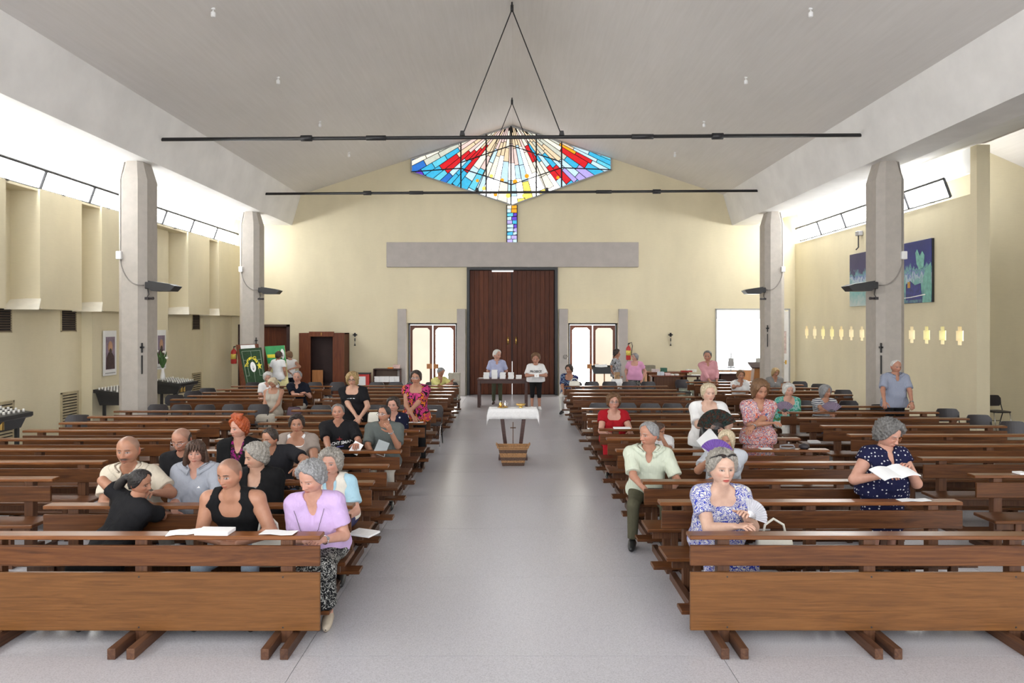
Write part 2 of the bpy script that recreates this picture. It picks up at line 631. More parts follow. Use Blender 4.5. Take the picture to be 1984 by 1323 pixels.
# right wall with its row of little stepped lights, and the return of the transept
wr = MB()
zc0, zc1 = 2.13, 2.57
wins = [24.45 - 0.643 * i for i in range(14)]
wr.box(XW, XW + 0.3, 15.5, YB, 0, zc0).box(XW, XW + 0.3, 15.5, YB, zc1, 5.62)
ylast = YB
for yc in wins:
    wr.box(XW, XW + 0.3, yc + 0.135, ylast, zc0, zc1)
    # stepped corners of the opening
    for s in (-1, 1):
        wr.box(XW, XW + 0.3, min(yc + s * 0.07, yc + s * 0.135), max(yc + s * 0.07, yc + s * 0.135), zc1 - 0.1, zc1)
        wr.box(XW, XW + 0.3, min(yc + s * 0.07, yc + s * 0.135), max(yc + s * 0.07, yc + s * 0.135), zc0, zc0 + 0.1)
    ylast = yc - 0.135
wr.box(XW, XW + 0.3, 15.5, ylast, zc0, zc1)
wr.box(XW, XW + 0.3, 15.5, 15.72, 5.62, 6.7)
struct(wr.build('wall_right', 'cream_wall'))
tints = [('light_pane_cream', (1, 0.86, 0.62)), ('light_pane_lime', (0.92, 0.95, 0.55)), ('light_pane_white', (1, 0.95, 0.85))]
for i, yc in enumerate(wins):
    w_ = struct(empty('window_%d' % (20 + i), (XW, yc, 2.35)), 'small stepped window glowing in the right wall')
    MB().box(0.16, 0.18, -0.14, 0.14, -0.22, 0.22).build('pane', emit(tints[(i * 2 + i // 3) % 3][0], tints[(i * 2 + i // 3) % 3][1], 1.15), w_)
    MB().box(0.13, 0.155, -0.07, 0.07, -0.22, -0.13).build('pane', emit('light_pane_bright', (1, 1, 1), 1.6), w_)
struct(MB().prism([(XW + 0.3, 0), (17, 0), (17, 5.16), (XW + 0.3, 7.86)], 0.25, 'y', 17.9).build('wall_transept', 'cream_wall'))
struct(MB().box(10.9, 17.1, 9.6, 9.9, 0, 7.9).build('wall_light_blocker', 'cream_wall'))  # unseen wall added to keep the open end's sky light off the transept
struct(MB().box(17, 17.3, Y0, 18.1, 0, 5.5).build('wall_transept_end', 'cream_wall'))
struct(MB().prism([(10.62, 7.96), (17.1, 5.11), (17.1, 5.4), (10.62, 8.25)], 18.1 - Y0, 'y', Y0).box(10.62, 10.72, Y0, 15.5, 6.72, 8.1).build('ceiling', 'ceiling_concrete'))
tag(MB().lathe([(0.05, 0), (0.055, 0.02), (0.03, 0.045)], n=14).build('wall_bell', 'wedge_white', loc=W(1907, 516, 17.88)), 'small round cream disc fixed high on the plain transept wall', 'wall fixture')
bpy.data.objects['wall_bell'].rotation_euler = (PI / 2, 0, 0)

# left wall: deep lower bays, projecting upper fins with hoods
wl = MB()
XL, XD = -10.45, -10.72
wl.box(-11.0, XD, Y0, 17.0, 0, 5.5)
wl.box(-11.0, XL, 17.0, 20.75, 0, 5.5)
wl.box(-11.0, XD, 20.75, 23.65, 0, 5.5)
wl.box(-11.0, XL, 23.65, YB, 0, 5.5)
yy = 14.45
fins = [(5.4, 7.0), (7.6, 9.2), (11.9, 13.6), (14.42, 16.0), (16.62, 18.6), (21.1, 22.75), (23.3, YB)]
for (ya, yb) in fins:
    wl.prism([(XD, ya), (-10.08, ya + 0.16), (-10.08, yb), (XD, yb)], 2.56, 'z', 2.95)
wl.box(XD, -10.62, Y0, YB, 2.95, 5.51)
wl.box(XD, -10.12, Y0, YB, 5.46, 5.51)
struct(wl.build('wall_left', 'cream_wall'))
for i, (ya, yb) in enumerate(fins):
    if ya < 14:
        continue
    h = MB()
    # hood plate sloping down towards the sanctuary
    h.prism([(-10.7, ya - 0.0), (-10.06, ya + 0.15), (-10.06, ya + 0.2), (-10.7, ya + 0.05)], 0.02, 'z', 2.95)
    A, B = (-10.7, ya + 0.04, 3.17), (-10.06, ya + 0.14, 3.17)
    A2, B2 = (-10.58, ya - 0.2, 2.93), (-9.94, ya - 0.1, 2.93)
    t = 0.03
    vs = [A, B, B2, A2] + [(p[0], p[1] + t, p[2]) for p in (A, B, B2, A2)]
    h.add(vs, [(0, 1, 2, 3), (7, 6, 5, 4), (0, 4, 5, 1), (1, 5, 6, 2), (2, 6, 7, 3), (3, 7, 4, 0)])
    struct(h.build('trim_%d' % (20 + i), 'wedge_white'))
for n_, yc in enumerate((14.33, 16.5, 20.98, 23.15)):
    nm = ('nearest the left frame edge', 'beside the first grey column', 'just past the first grey column', 'nearest the corner of the entrance wall')[n_]
    v_ = tag(empty('upper_vent', (XD, yc, 2.74)), 'dark square louvre high on the left wall, ' + nm, 'vent', 'upper vents')
    MB().box(-0.02, 0.006, -0.27, 0.27, -0.28, 0.28).build('recess', 'vent_black', v_)
    MB().box(0.0, 0.02, -0.29, -0.26, -0.3, 0.3).box(0, 0.02, 0.26, 0.29, -0.3, 0.3).box(0, 0.02, -0.29, 0.29, -0.3, -0.275).build('frame', 'tan_slat', v_)
    sl = MB().prism([(0.0, 0.0), (0.03, -0.02), (0.034, -0.014), (0.004, 0.008)], 0.52, 'y', -0.26).mesh('slat', 'dark_slat')
    for k in range(10):
        inst('slat', sl, v_, (0, 0, -0.25 + k * 0.054))
    v_ = tag(empty('lower_vent', (XD, yc + 0.03, 0.57)), 'tan slatted grille low on the left wall, ' + nm, 'vent', 'lower vents')
    MB().box(-0.02, 0.006, -0.29, 0.29, -0.4, 0.4).build('recess', 'vent_black', v_)
    MB().box(0.0, 0.03, -0.32, -0.28, -0.42, 0.42).box(0, 0.03, 0.28, 0.32, -0.42, 0.42).box(0, 0.03, -0.32, 0.32, 0.39, 0.42).build('frame', 'tan_slat', v_)
    sl = MB().prism([(0.0, 0.012), (0.03, -0.02), (0.036, -0.012), (0.006, 0.022)], 0.57, 'y', -0.285).mesh('slat', 'tan_slat')
    for k in range(12):
        inst('slat', sl, v_, (0, 0, -0.37 + k * 0.068))

# clerestory hopper windows along both side walls
pane_m = emit('clerestory_daylight', (0.98, 0.99, 1.0), WIN_E)
n_w = 40
for s in (-1, 1):
    ys_ = [YB - 0.5 - 1.71 * i for i in range(18 if s < 0 else 6)]
    for i in range(len(ys_) - 1):
        yb, ya = ys_[i], ys_[i + 1]
        if s > 0 and ya < 15.7:
            ya = 15.75
        w_ = struct(empty('window_%d' % n_w, (s * 10.55, ya, 0)), 'tilted clerestory window pane between wall and aisle ceiling')
        n_w += 1
        L = yb - ya
        P0, P1 = ((0.0, 5.68), (-s * 0.16, 6.12)) if s > 0 else ((0.38, 5.53), (0.52, 5.92))
        vs = [(P0[0], 0.03, P0[1]), (P0[0], L - 0.03, P0[1]), (P1[0], L - 0.03, P1[1]), (P1[0], 0.03, P1[1])]
        vs += [(x + s * 0.012, y_, z + 0.003) for (x, y_, z) in vs]
        MB().add(vs, [(0, 1, 2, 3), (7, 6, 5, 4), (0, 4, 5, 1), (1, 5, 6, 2), (2, 6, 7, 3), (3, 7, 4, 0)]).build('pane', pane_m, w_)
        fr = MB()
        fr.tube([(P0[0] - s * 0.015, 0, P0[1]), (P1[0] - s * 0.015, 0, P1[1])], 0.032, 6)
        fr.tube([(P1[0] - s * 0.02, 0, P1[1]), (P1[0] - s * 0.02, L, P1[1])], 0.034, 6)
        fr.tube([(P0[0] - s * 0.02, 0, P0[1]), (P0[0] - s * 0.02, L, P0[1])], 0.02, 6)
        hx = P0[0] - s * 0.06
        fr.box(hx - 0.03, hx + 0.03, L * .35, L * .35 + 0.12, P0[1] - 0.03, P0[1])
        fr.build('window_frame', 'black_metal', w_)

# ---------------------------------------------------------------- octagonal columns with their fittings
YC1, YC2 = 15.72, 22.6


def octagon(a, b, c):
    return [(-a + c, -b), (a - c, -b), (a, -b + c), (a, b - c), (a - c, b), (-a + c, b), (-a, b - c), (-a, -b + c)]


COLS = [(-8.6, YC1, 'first grey column on the left, beside the candle racks'), (-8.6, YC2, 'second grey column on the left, behind the green board'),
        (8.58, YC1, 'first grey column on the right, in front of the blue paintings'), (8.6, YC2, 'second grey column on the right, before the bright doorway')]
for ci, (cx, cy_, lab) in enumerate(COLS):
    s = 1 if cx < 0 else -1
    c = tag(empty('concrete_column', (cx, cy_, 0)), 'octagonal concrete column, ' + lab, 'column', 'nave columns')
    p1 = octagon(0.32, 0.36, 0.14)
    p2 = octagon(0.2, 0.27, 0.09)
    m = MB()
    vs = [(x, y_, 0) for x, y_ in p1] + [(x, y_, 5.9) for x, y_ in p1] + [(x, y_, 6.33) for x, y_ in p2]
    fs = [tuple(range(8))[::-1], tuple(range(16, 24))]
    for L in (0, 8):
        for i in range(8):
            j = (i + 1) % 8
            fs.append((L + i, L + j, L + 8 + j, L + 8 + i))
    m.add(vs, fs)
    m.build('shaft', 'column_concrete', c)
    # conduit and junction box on the camera side
    z_b, z_l = (4.2, 3.5) if ci % 2 == 0 else (4.45, 3.75)
    xo = -s * 0.22
    pts = [(-s * 0.18, -0.24, 6.3), (xo, -0.335, 5.88)] + [(xo, -0.335, 5.88 - t * (5.88 - z_b) / 5) for t in range(1, 6)]
    for t in range(1, 9):
        a = t / 8 * PI / 2
        pts.append((xo + s * 0.48 * (1 - math.cos(a)), -0.34 - 0.06 * math.sin(a), z_b - (z_b - z_l) * math.sin(a)))
    pts.append((s * 0.3, -0.33, z_l))
    cdt = MB().tube(pts, 0.013, 6).build('conduit', 'cable_grey', c, True)
    MB().bbox(xo - 0.06, xo + 0.06, -0.43, -0.325, z_b - 0.12, z_b + 0.06, 0.01).build('junction_box', 'white_plastic', cdt)
    # small cross and stick plaque
    zc = 2.0 if ci != 3 else 2.4
    px = s * 0.25
    if ci == 3:
        px = -0.26
    pl_ = MB().box(px - 0.012, px + 0.012, -0.33, -0.29, zc - 0.02, zc + 0.2).box(px - 0.045, px + 0.045, -0.33, -0.29, zc + 0.08, zc + 0.12)
    pl_.box(px - 0.008, px + 0.008, -0.33, -0.29, zc - 0.5, zc - 0.08).build('station_cross', 'black_metal', c)
    # flood light reaching into the nave
    f_ = tag(empty('flood_light', (cx + s * 0.31, cy_ - 0.22, z_l)), 'black flood light bracketed to the ' + lab.split(',')[0], 'flood light', 'flood lights')
    MB().bbox(0 if s > 0 else -0.16, 0.16 if s > 0 else 0, -0.1, 0.1, -0.08, 0.08, 0.015).build('bracket', 'black_metal', f_)
    bod = [(0.12, -0.07), (0.12, 0.1), (0.58, 0.03), (0.72, -0.02), (0.62, -0.13), (0.2, -0.13)]
    hsg = MB().prism([(s * a, b) for a, b in bod], 0.36, 'y', -0.18).build('housing', 'black_metal', f_)
    MB().prism([(s * a, b) for a, b in [(0.58, 0.03), (0.72, -0.02), (0.7, -0.035), (0.56, 0.012)]], 0.34, 'y', -0.17).build('visor', 'grey_metal', hsg)
    sp = MB().tube([(s * 0.02, 0, -0.08), (s * 0.05, 0.0, -0.2), (s * 0.0, 0, -0.27)], 0.008, 6).box(-0.05, 0.05, -0.04, 0.04, -0.32, -0.26)
    sp.tube([(s * 0.03, 0, -0.29), (s * 0.16, -0.02, -0.29)], [0.02, 0.035], 8)
    sp.build('spot_lamp', 'black_plastic', f_)

# ---------------------------------------------------------------- tie rods across the nave
for ri, (yr, z, cz) in enumerate(((YC1 - 0.02, 6.93, 9.86), (YC2 - 0.3, 6.95, 9.86))):
    lab = ('nearer black tie rod slung across the nave on two cables', 'farther black tie rod crossing below the stained glass')[ri]
    r = tag(empty('tie_rod', (0, yr, z)), lab, 'tie rod', 'tie rods')
    m = MB()
    m.tube([(-8.08, 0, -0.06), (8.06, 0, 0.04)], 0.042, 10)
    m.build('bar', 'black_metal', r, True)
    for (x0, x1, rr) in ((-4.85, -4.6, 0.07), (-3.35, -2.9, 0.058), (2.75, 3.25, 0.058), (4.6, 4.85, 0.075)):
        MB().tube([(x0, 0, 0.005 * x0 - .01), (x1, 0, 0.005 * x1 - .01)], rr, 10).build('coupler', 'black_metal', r, True)
    for sx in (-1, 1):
        cab = MB().tube([(sx * 1.14, 0, 0.03), (0, 0, cz - z)], 0.014, 6).build('cable', 'black_metal', r, True)
        MB().prism([(sx * 1.14 - 0.06, 0.03), (sx * 1.14 + 0.06, 0.03), (sx * 1.14 + 0.04, 0.13), (sx * 1.14 - 0.04, 0.13)], 0.1, 'y', -0.05).build('cable_clamp', 'black_metal', cab)
    hk = MB().tube([(0, 0, cz - z - 0.05), (0, 0, cz - z + 0.1)], 0.035, 8)
    hk.tube([(0, 0, cz - z + 0.08), (0, 0, ZR - z - 0.004)], 0.02, 8)
    hk.build('hook', 'black_metal', r, True)

# ceiling spot lamps
for sx in (-1, 1):
    for i, yl in enumerate((12.25, 15.65, 19.05, 22.45)):
        x = sx * 5.36
        z = ceil_z(x)
        o = ('nearest', 'second', 'third', 'farthest')[i]
        l_ = tag(empty('ceiling_lamp', (x, yl, z)), '%s small white lamp on the %s ceiling slope' % (o, 'left' if sx < 0 else 'right'), 'ceiling lamp', 'ceiling lamps')
        MB().lathe([(0.035, 0.02), (0.035, -0.02), (0.01, -0.025), (0.01, -0.07)], n=10).build('mount', 'white_plastic', l_)
        MB().lathe([(0.025, 0.0), (0.042, -0.02), (0.042, -0.085), (0.03, -0.1)], (0, 0, -0.055), n=12).build('lamp_head', 'white_plastic', l_)

# ---------------------------------------------------------------- stained glass over the entrance
GL = {}
for nm, c, e in (('white', (1, 1, 1), 3.6), ('cream', (1.0, 0.93, 0.76), 0.52), ('peach', (1.0, 0.76, 0.5), 0.47), ('rose', (1, 0.74, 0.68), 0.46), ('sky', (0.6, 0.84, 1.0), 0.5),
                 ('cyan', (0.05, 0.5, 0.8), 0.5), ('teal', (0.14, 0.66, 0.85), 0.5), ('blue', (0.03, 0.2, 0.7), 0.45), ('violet', (0.13, 0.05, 0.62), 0.45),
                 ('red', (0.8, 0.012, 0.02), 0.46), ('amber', (1.0, 0.42, 0.01), 0.5), ('yellow', (1.0, 0.78, 0.15), 0.55), ('lilac', (0.55, 0.46, 0.95), 0.45), ('stone', (0.78, 0.8, 0.68), 0.42)):
    GL[nm] = emit('glass_' + nm, c, e, (9.0, 0.78))
sgw = struct(empty('window_2', (0, YB - 0.1, 0)), 'kite shaped stained glass window with rays of colour')
sY = YB - 0.1
def gz(px, py):
    x, _, z = W(px, py, sY)
    return (x, z)
HEX = [gz(990, 244), gz(1184, 305), gz(1184, 329), gz(992, 397), gz(797, 333), gz(797, 308)]
MB().prism(HEX, 0.06, 'y', 0.02).build('lead_bed', 'vent_black', sgw)


def clip(poly, a, b):
    "keep the part of poly to the left of line a->b"
    out = []
    n = len(poly)
    def sd(p):
        return (b[0] - a[0]) * (p[1] - a[1]) - (b[1] - a[1]) * (p[0] - a[0])
    for i in range(n):
        p, q = poly[i], poly[(i + 1) % n]
        dp, dq = sd(p), sd(q)
        if dp >= 0:
            out.append(p)
        if (dp >= 0) != (dq >= 0):
            t = dp / (dp - dq)
            out.append((p[0] + (q[0] - p[0]) * t, p[1] + (q[1] - p[1]) * t))
    return out


def area(p):
    return 0.5 * abs(sum(p[i][0] * p[(i + 1) % len(p)][1] - p[(i + 1) % len(p)][0] * p[i][1] for i in range(len(p))))


def shrink(poly, d):
    "inset a convex polygon by d"
    cx = sum(p[0] for p in poly) / len(poly)
    cz = sum(p[1] for p in poly) / len(poly)
    out = list(poly)
    n = len(poly)
    for i in range(n):
        a, b = poly[i], poly[(i + 1) % n]
        L = math.hypot(b[0] - a[0], b[1] - a[1])
        if L < 1e-6:
            continue
        nx, nz = -(b[1] - a[1]) / L, (b[0] - a[0]) / L
        if nx * (cx - a[0]) + nz * (cz - a[1]) < 0:
            nx, nz = -nx, -nz
            out = clip(out, (b[0] + nx * d, b[1] + nz * d), (a[0] + nx * d, a[1] + nz * d))
        else:
            out = clip(out, (a[0] + nx * d, a[1] + nz * d), (b[0] + nx * d, b[1] + nz * d))
        if len(out) < 3:
            return []
    return out


def near_seg(p, a, b, w):
    ax, ay, bx, by = a[0], a[1], b[0], b[1]
    t = ((p[0] - ax) * (bx - ax) + (p[1] - ay) * (by - ay)) / ((bx - ax) ** 2 + (by - ay) ** 2)
    t = min(1, max(0, t))
    return math.hypot(p[0] - ax - t * (bx - ax), p[1] - ay - t * (by - ay)) < w


def glass_colour(px, py, r_):
    if near_seg((px, py), (848, 326), (900, 308), 6) or near_seg((px, py), (905, 306), (944, 285), 3.5):
        return 'red'
    if near_seg((px, py), (872, 346), (932, 306), 3.2):
        return 'red' if r_ < 0.7 else 'cream'
    if near_seg((px, py), (1024, 298), (1096, 345), 5.5):
        return 'red'
    if near_seg((px, py), (1082, 296), (1158, 313), 4.5):
        return 'red'
    if near_seg((px, py), (1104, 286), (1120, 292), 6):
        return 'amber'
    if px < 818 and (py > 312 or px < 806):
        return 'violet' if r_ < 0.6 else 'blue'
    if px > 1172:
        return 'violet' if py > 305 else 'teal'
    if px < 895 and py > 330:
        return ('cyan', 'teal', 'violet', 'blue', 'cyan')[int(r_ * 5)]
    if px < 935 and py > 318 + (px - 860) * 0.1 and py < 365:
        return ('cyan', 'teal', 'cyan', 'sky')[int(r_ * 4)] if px < 915 else ('sky', 'teal', 'white')[int(r_ * 3)]
    if near_seg((px, py), (825, 322), (880, 303), 9) or near_seg((px, py), (880, 318), (940, 290), 8) or near_seg((px, py), (905, 298), (930, 288), 4):
        return 'cyan' if r_ < 0.7 else 'teal'
    if near_seg((px, py), (1040, 300), (1090, 332), 8):
        return 'cyan' if r_ < 0.6 else 'sky'
    if px > 1120 and py < 312:
        return 'cyan' if r_ < 0.6 else 'sky'
    if px > 1085 and py > 312:
        return ('sky', 'teal', 'cyan', 'sky', 'cyan', 'lilac')[int(r_ * 6)]
    if px < 900 and py < 318:
        return ('stone', 'cream', 'sky', 'stone')[int(r_ * 4)]
    if 1020 < px < 1115 and py < 330:
        return ('peach', 'cream', 'cream', 'peach', 'stone')[int(r_ * 5)]
    if py < 300 and 900 < px < 1090:
        return ('peach', 'cream', 'rose', 'cream', 'peach')[int(r_ * 5)]
    if py > 368 and r_ < 0.3:
        return 'yellow'
    if py > 335 and 910 < px < 1090:
        return ('white', 'white', 'cream', 'white', 'white', 'white', 'sky')[int(r_ * 7)]
    if 940 < px < 1040:
        return ('white', 'cream', 'white', 'sky', 'white', 'rose')[int(r_ * 6)]
    return ('white', 'sky', 'cream', 'white')[int(r_ * 4)]


apex = (989.0, 226.0)
angs = []
a = 12.0
while a < 168:
    angs.append(a)
    dev = abs(a - 90)
    a += (2.4 if dev > 62 else 3.6 if dev > 35 else 6.0) * rng.uniform(0.8, 1.25)
angs.append(168)
ppix = lambda x, z: (992 + x * F / sY, 630 - (z - HCAM) * F / sY)
bars = [gz(893, 0)[0], gz(942, 0)[0], gz(990, 0)[0], gz(1039, 0)[0], gz(1088, 0)[0]]
for i in range(len(angs) - 1):
    a0, a1 = math.radians(angs[i]), math.radians(angs[i + 1])
    rr = rng.uniform(14, 34)
    dev = abs((angs[i] + angs[i + 1]) / 2 - 90)
    while rr < 225:
        step = rng.uniform(24, 62) if dev > 45 else rng.uniform(26, 44)
        r0, r1 = rr, rr + step
        rr = r1
        q = [(apex[0] + r * math.cos(t), apex[1] + r * math.sin(t)) for (r, t) in ((r0, a0), (r1, a0), (r1, a1), (r0, a1))]
        poly = [gz(*p) for p in q]
        if sum(poly[k][0] * poly[(k + 1) % 4][1] - poly[(k + 1) % 4][0] * poly[k][1] for k in range(4)) < 0:
            poly = poly[::-1]
        for k in range(6):
            h0, h1 = HEX[k], HEX[(k + 1) % 6]
            poly = clip(poly, h1, h0)
            if len(poly) < 3:
                break
        if len(poly) < 3 or area(poly) < 0.006:
            continue
        poly = shrink(poly, 0.013)
        if len(poly) < 3 or area(poly) < 0.004:
            continue
        cx = sum(p[0] for p in poly) / len(poly)
        cz = sum(p[1] for p in poly) / len(poly)
        pp = ppix(cx, cz)
        MB().prism(poly, 0.02, 'y', 0.005 + rng.uniform(-0.003, 0.003)).build('glass_piece', GL[glass_colour(pp[0], pp[1], rng.rand())], sgw)
# round yellow heads of the little figures near the foot
for (px, py, rr, cn) in ((925, 350, 4, 'amber'), (952, 341, 4, 'yellow'), (973, 349, 4.5, 'amber'), (998, 352, 6, 'amber'), (1021, 341, 5.5, 'amber'), (1081, 344, 4, 'amber'), (938, 365, 5, 'yellow'), (985, 379, 6, 'yellow'), (1015, 379, 5, 'yellow'), (960, 377, 5, 'amber')):
    x, z = gz(px, py)
    r_ = rr * 0.8 * sY / F
    MB().prism([(x + r_ * math.cos(t * PI / 6), z + r_ * math.sin(t * PI / 6)) for t in range(12)], 0.012, 'y', -0.008).build('glass_piece', GL[cn], sgw)
# heavy frame bars
def bar(p0, p1, w=0.03):
    (x0, z0), (x1, z1) = p0, p1
    MB().tube([(x0, -0.012, z0), (x1, -0.012, z1)], w, 6).build('window_bar', 'black_metal', sgw)
def zc_line(px, pts):
    for (a, b) in zip(pts[:-1], pts[1:]):
        if a[0] <= px <= b[0]:
            return a[1] + (b[1] - a[1]) * (px - a[0]) / (b[0] - a[0])
TOP = [(797, 308), (990, 244), (1184, 305)]
BOT = [(797, 333), (992, 397), (1184, 329)]
for px in (893, 942, 990, 1039, 1088):
    bar(gz(px, zc_line(px, TOP)), gz(px, zc_line(px, BOT)))
for (p, q) in (((797, 333), (893, 326)), ((893, 326), (991, 358)), ((991, 358), (1088, 325)), ((1088, 325), (1184, 329)), ((893, 315), (990, 282)), ((990, 282), (1088, 314))):
    bar(gz(*p), gz(*q), 0.022)
frm = MB()
for k in range(6):
    frm.tube([(HEX[k][0], 0.0, HEX[k][1]), (HEX[(k + 1) % 6][0], 0.0, HEX[(k + 1) % 6][1])], 0.04 if k in (0, 5) else 0.028, 6)
frm.build('window_frame', 'grey_paint', sgw)

sg2 = struct(empty('window_3', (0, YB - 0.06, 0)), 'narrow upright stained glass strip under the kite window')
x0, z1 = gz(982, 397)
x1, z0 = gz(1002, 470)
MB().box(x0, x1, 0.02, 0.06, z0, z1).build('lead_bed', 'vent_black', sg2)
ST = ['cream', 'amber', 'sky', 'amber', 'teal', 'violet', 'sky', 'violet', 'lilac', 'cyan', 'sky', 'violet', 'sky', 'lilac', 'cyan', 'sky', 'sky', 'lilac', 'lilac', 'sky']
n = 10
for i in range(n):
    za = z1 - (z1 - z0) * i / n
    zb = z1 - (z1 - z0) * (i + 1) / n
    xm = x0 + (x1 - x0) * rng.uniform(0.35, 0.65)
    sl_ = rng.uniform(-0.04, 0.04)
    for j, (xa, xb) in enumerate(((x0, xm), (xm, x1))):
        pol = [(xa + 0.012, zb + 0.01), (xb - 0.01, zb + 0.01 + sl_ * (1 if j else 0)), (xb - 0.01, za - 0.01), (xa + 0.012, za - 0.01 - abs(sl_))]
        MB().prism(pol, 0.02, 'y', 0.0).build('glass_piece', GL[ST[i * 2 + j]], sg2)
MB().tube([(x0, 0, z0), (x1, 0, z0), (x1, 0, z1), (x0, 0, z1), (x0, 0, z0)], 0.02, 6).build('window_frame', 'black_metal', sg2)

# ================================================================ pews
# profile of a unit: Yr is the front edge of its book rail; the seat lies on the sanctuary side
PEW = {}


def pew_meshes(L):
    if L in PEW:
        return PEW[L]
    d = {}
    d['rail'] = MB().bbox(0, L, 0.0, 0.135, 0.845, 0.88, 0.006).mesh('book_rail', 'pew_rail_wood')
    d['board'] = MB().bbox(0.012, L - 0.012, -0.012, 0.016, 0.625, 0.8, 0.005).mesh('backrest', 'pew_wood')
    d['seat'] = MB().bbox(-0.02, L + 0.02, -0.36, 0.0, 0.425, 0.462, 0.007).mesh('seat', 'pew_wood')
    d['apron'] = MB().box(0.05, L - 0.05, -0.28, -0.255, 0.34, 0.43).mesh('seat_apron', 'pew_post_wood')
    d['kneel'] = MB().bbox(-0.03, L + 0.03, 0.16, 0.33, 0.165, 0.198, 0.006).mesh('kneeler', 'pew_wood')
    d['post'] = MB().bbox(-0.05, 0.05, 0.02, 0.1, 0.0, 0.845, 0.004).mesh('post', 'pew_post_wood')
    d['sleg'] = MB().bbox(-0.035, 0.035, -0.3, -0.24, 0.0, 0.425, 0.004).mesh('seat_leg', 'pew_post_wood')
    d['foot'] = MB().bbox(-0.032, 0.032, -0.38, 0.36, 0.0, 0.075, 0.004).mesh('foot', 'pew_foot_wood')
    d['ffoot'] = MB().bbox(-0.032, 0.032, -0.27, 0.4, 0.0, 0.085, 0.004).mesh('foot', 'pew_foot_wood')
    d['panel'] = MB().bbox(0.0, L, -0.012, 0.016, 0.11, 0.585, 0.004).mesh('front_panel', 'pew_panel_wood')
    d['fboard'] = MB().bbox(0.0, L, -0.012, 0.016, 0.637, 0.803, 0.004).mesh('upper_board', 'pew_wood')
    d['screw'] = MB().prism([(0.007 * math.cos(t * PI / 4), 0.007 * math.sin(t * PI / 4)) for t in range(8)], 0.003, 'y', -0.0145).mesh('screw', 'black_metal')
    PEW[L] = d
    return d


def pew(x0, L, yr, label, front=False):
    d = pew_meshes(L)
    p = tag(empty('pew', (x0, yr, 0), rng.uniform(-0.004, 0.004)), label, 'pew', 'front pew desks' if front else 'church pews')
    inst('book_rail', d['rail'], p)
    inst('kneeler', d['kneel'], p)
    if front:
        inst('upper_board', d['fboard'], p)
        fp = inst('front_panel', d['panel'], p)
        for px in (0.3, L / 2, L - 0.3):
            for pz in (0.14, 0.55):
                inst('screw', d['screw'], fp, (px, 0, pz))
    else:
        inst('backrest', d['board'], p)
        inst('seat', d['seat'], p)
        inst('seat_apron', d['apron'], p)
    for px in (0.28, L / 2, L - 0.28):
        inst('post', d['post'], p, (px, 0, 0))
        inst('foot', d['ffoot' if front else 'foot'], p, (px - 0.075, 0, 0))
        inst('foot', d['ffoot' if front else 'foot'], p, (px + 0.075, 0, 0))
        if not front:
            inst('seat_leg', d['sleg'], p, (px, 0, 0))
    return p


ordn = ['first', 'second', 'third', 'fourth', 'fifth', 'sixth', 'seventh', 'eighth', 'ninth', 'tenth', 'eleventh', 'twelfth', 'thirteenth', 'fourteenth', 'fifteenth']
LIN = [5.58, 6.5, 7.46, 8.36, 9.33, 10.26, 11.15, 12.0, 12.86, 13.8]
LIB = [15.98, 16.85, 17.7, 18.6, 19.45]
LOUT = [7.64, 8.59, 9.44, 10.3, 11.15, 12.04, 12.85, 13.7]
LOUB = [15.86, 16.7, 17.5, 18.35, 19.3]
RIN = [5.58, 6.63, 7.51, 8.52, 9.41, 10.37, 11.29, 12.2, 13.14, 14.06]
RIB = [16.42, 17.29, 18.2, 19.28]
ROUT = [7.82, 8.82, 9.8, 10.7, 11.65, 12.6, 13.5, 14.5]
ROUB = [16.9, 17.85, 18.8, 19.75, 20.7]
for (ys_, x0, L, nm) in ((LIN, -4.47, 2.95, 'aisle bank left of the central aisle'), (LOUT, -8.0, 2.85, 'outer bank by the left wall'),
                         (RIN, 1.44, 2.95, 'aisle bank right of the central aisle'), (ROUT, 5.3, 3.15, 'outer bank by the right wall')):
    for i, yr in enumerate(ys_):
        if i == 0 and yr < 6:
            side = 'left' if x0 < 0 else 'right'
            pew(-4.515 if x0 < 0 else 1.455, 2.95, yr, 'front pew desk with plain lower panel, %s of the aisle' % side, True)
        else:
            pew(x0, L, yr, '%s row brown pew from the front, %s' % (ordn[i], nm))
for (ys_, x0, L, nm) in ((LIB, -4.45, 2.95, 'rear aisle bank on the left'), (LOUB, -7.95, 2.85, 'rear outer bank on the left'),
                         (RIB, 1.46, 2.95, 'rear aisle bank on the right'), (ROUB, 5.3, 3.15, 'rear outer bank on the right')):
    for i, yr in enumerate(ys_):
        pew(x0, L, yr, '%s row brown pew behind the chairs, %s' % (ordn[i], nm))


# ================================================================ chairs
def rrect(w, h, r, n=4, z0=0.0):
    pts = []
    for (cx, cz, a0) in ((w / 2 - r, h - r, 0), (-w / 2 + r, h - r, 90), (-w / 2 + r, r, 180), (w / 2 - r, r, 270)):
        for k in range(n + 1):
            a = math.radians(a0 + 90 * k / n)
            pts.append((cx + r * math.cos(a), z0 + cz + r * math.sin(a)))
    return pts


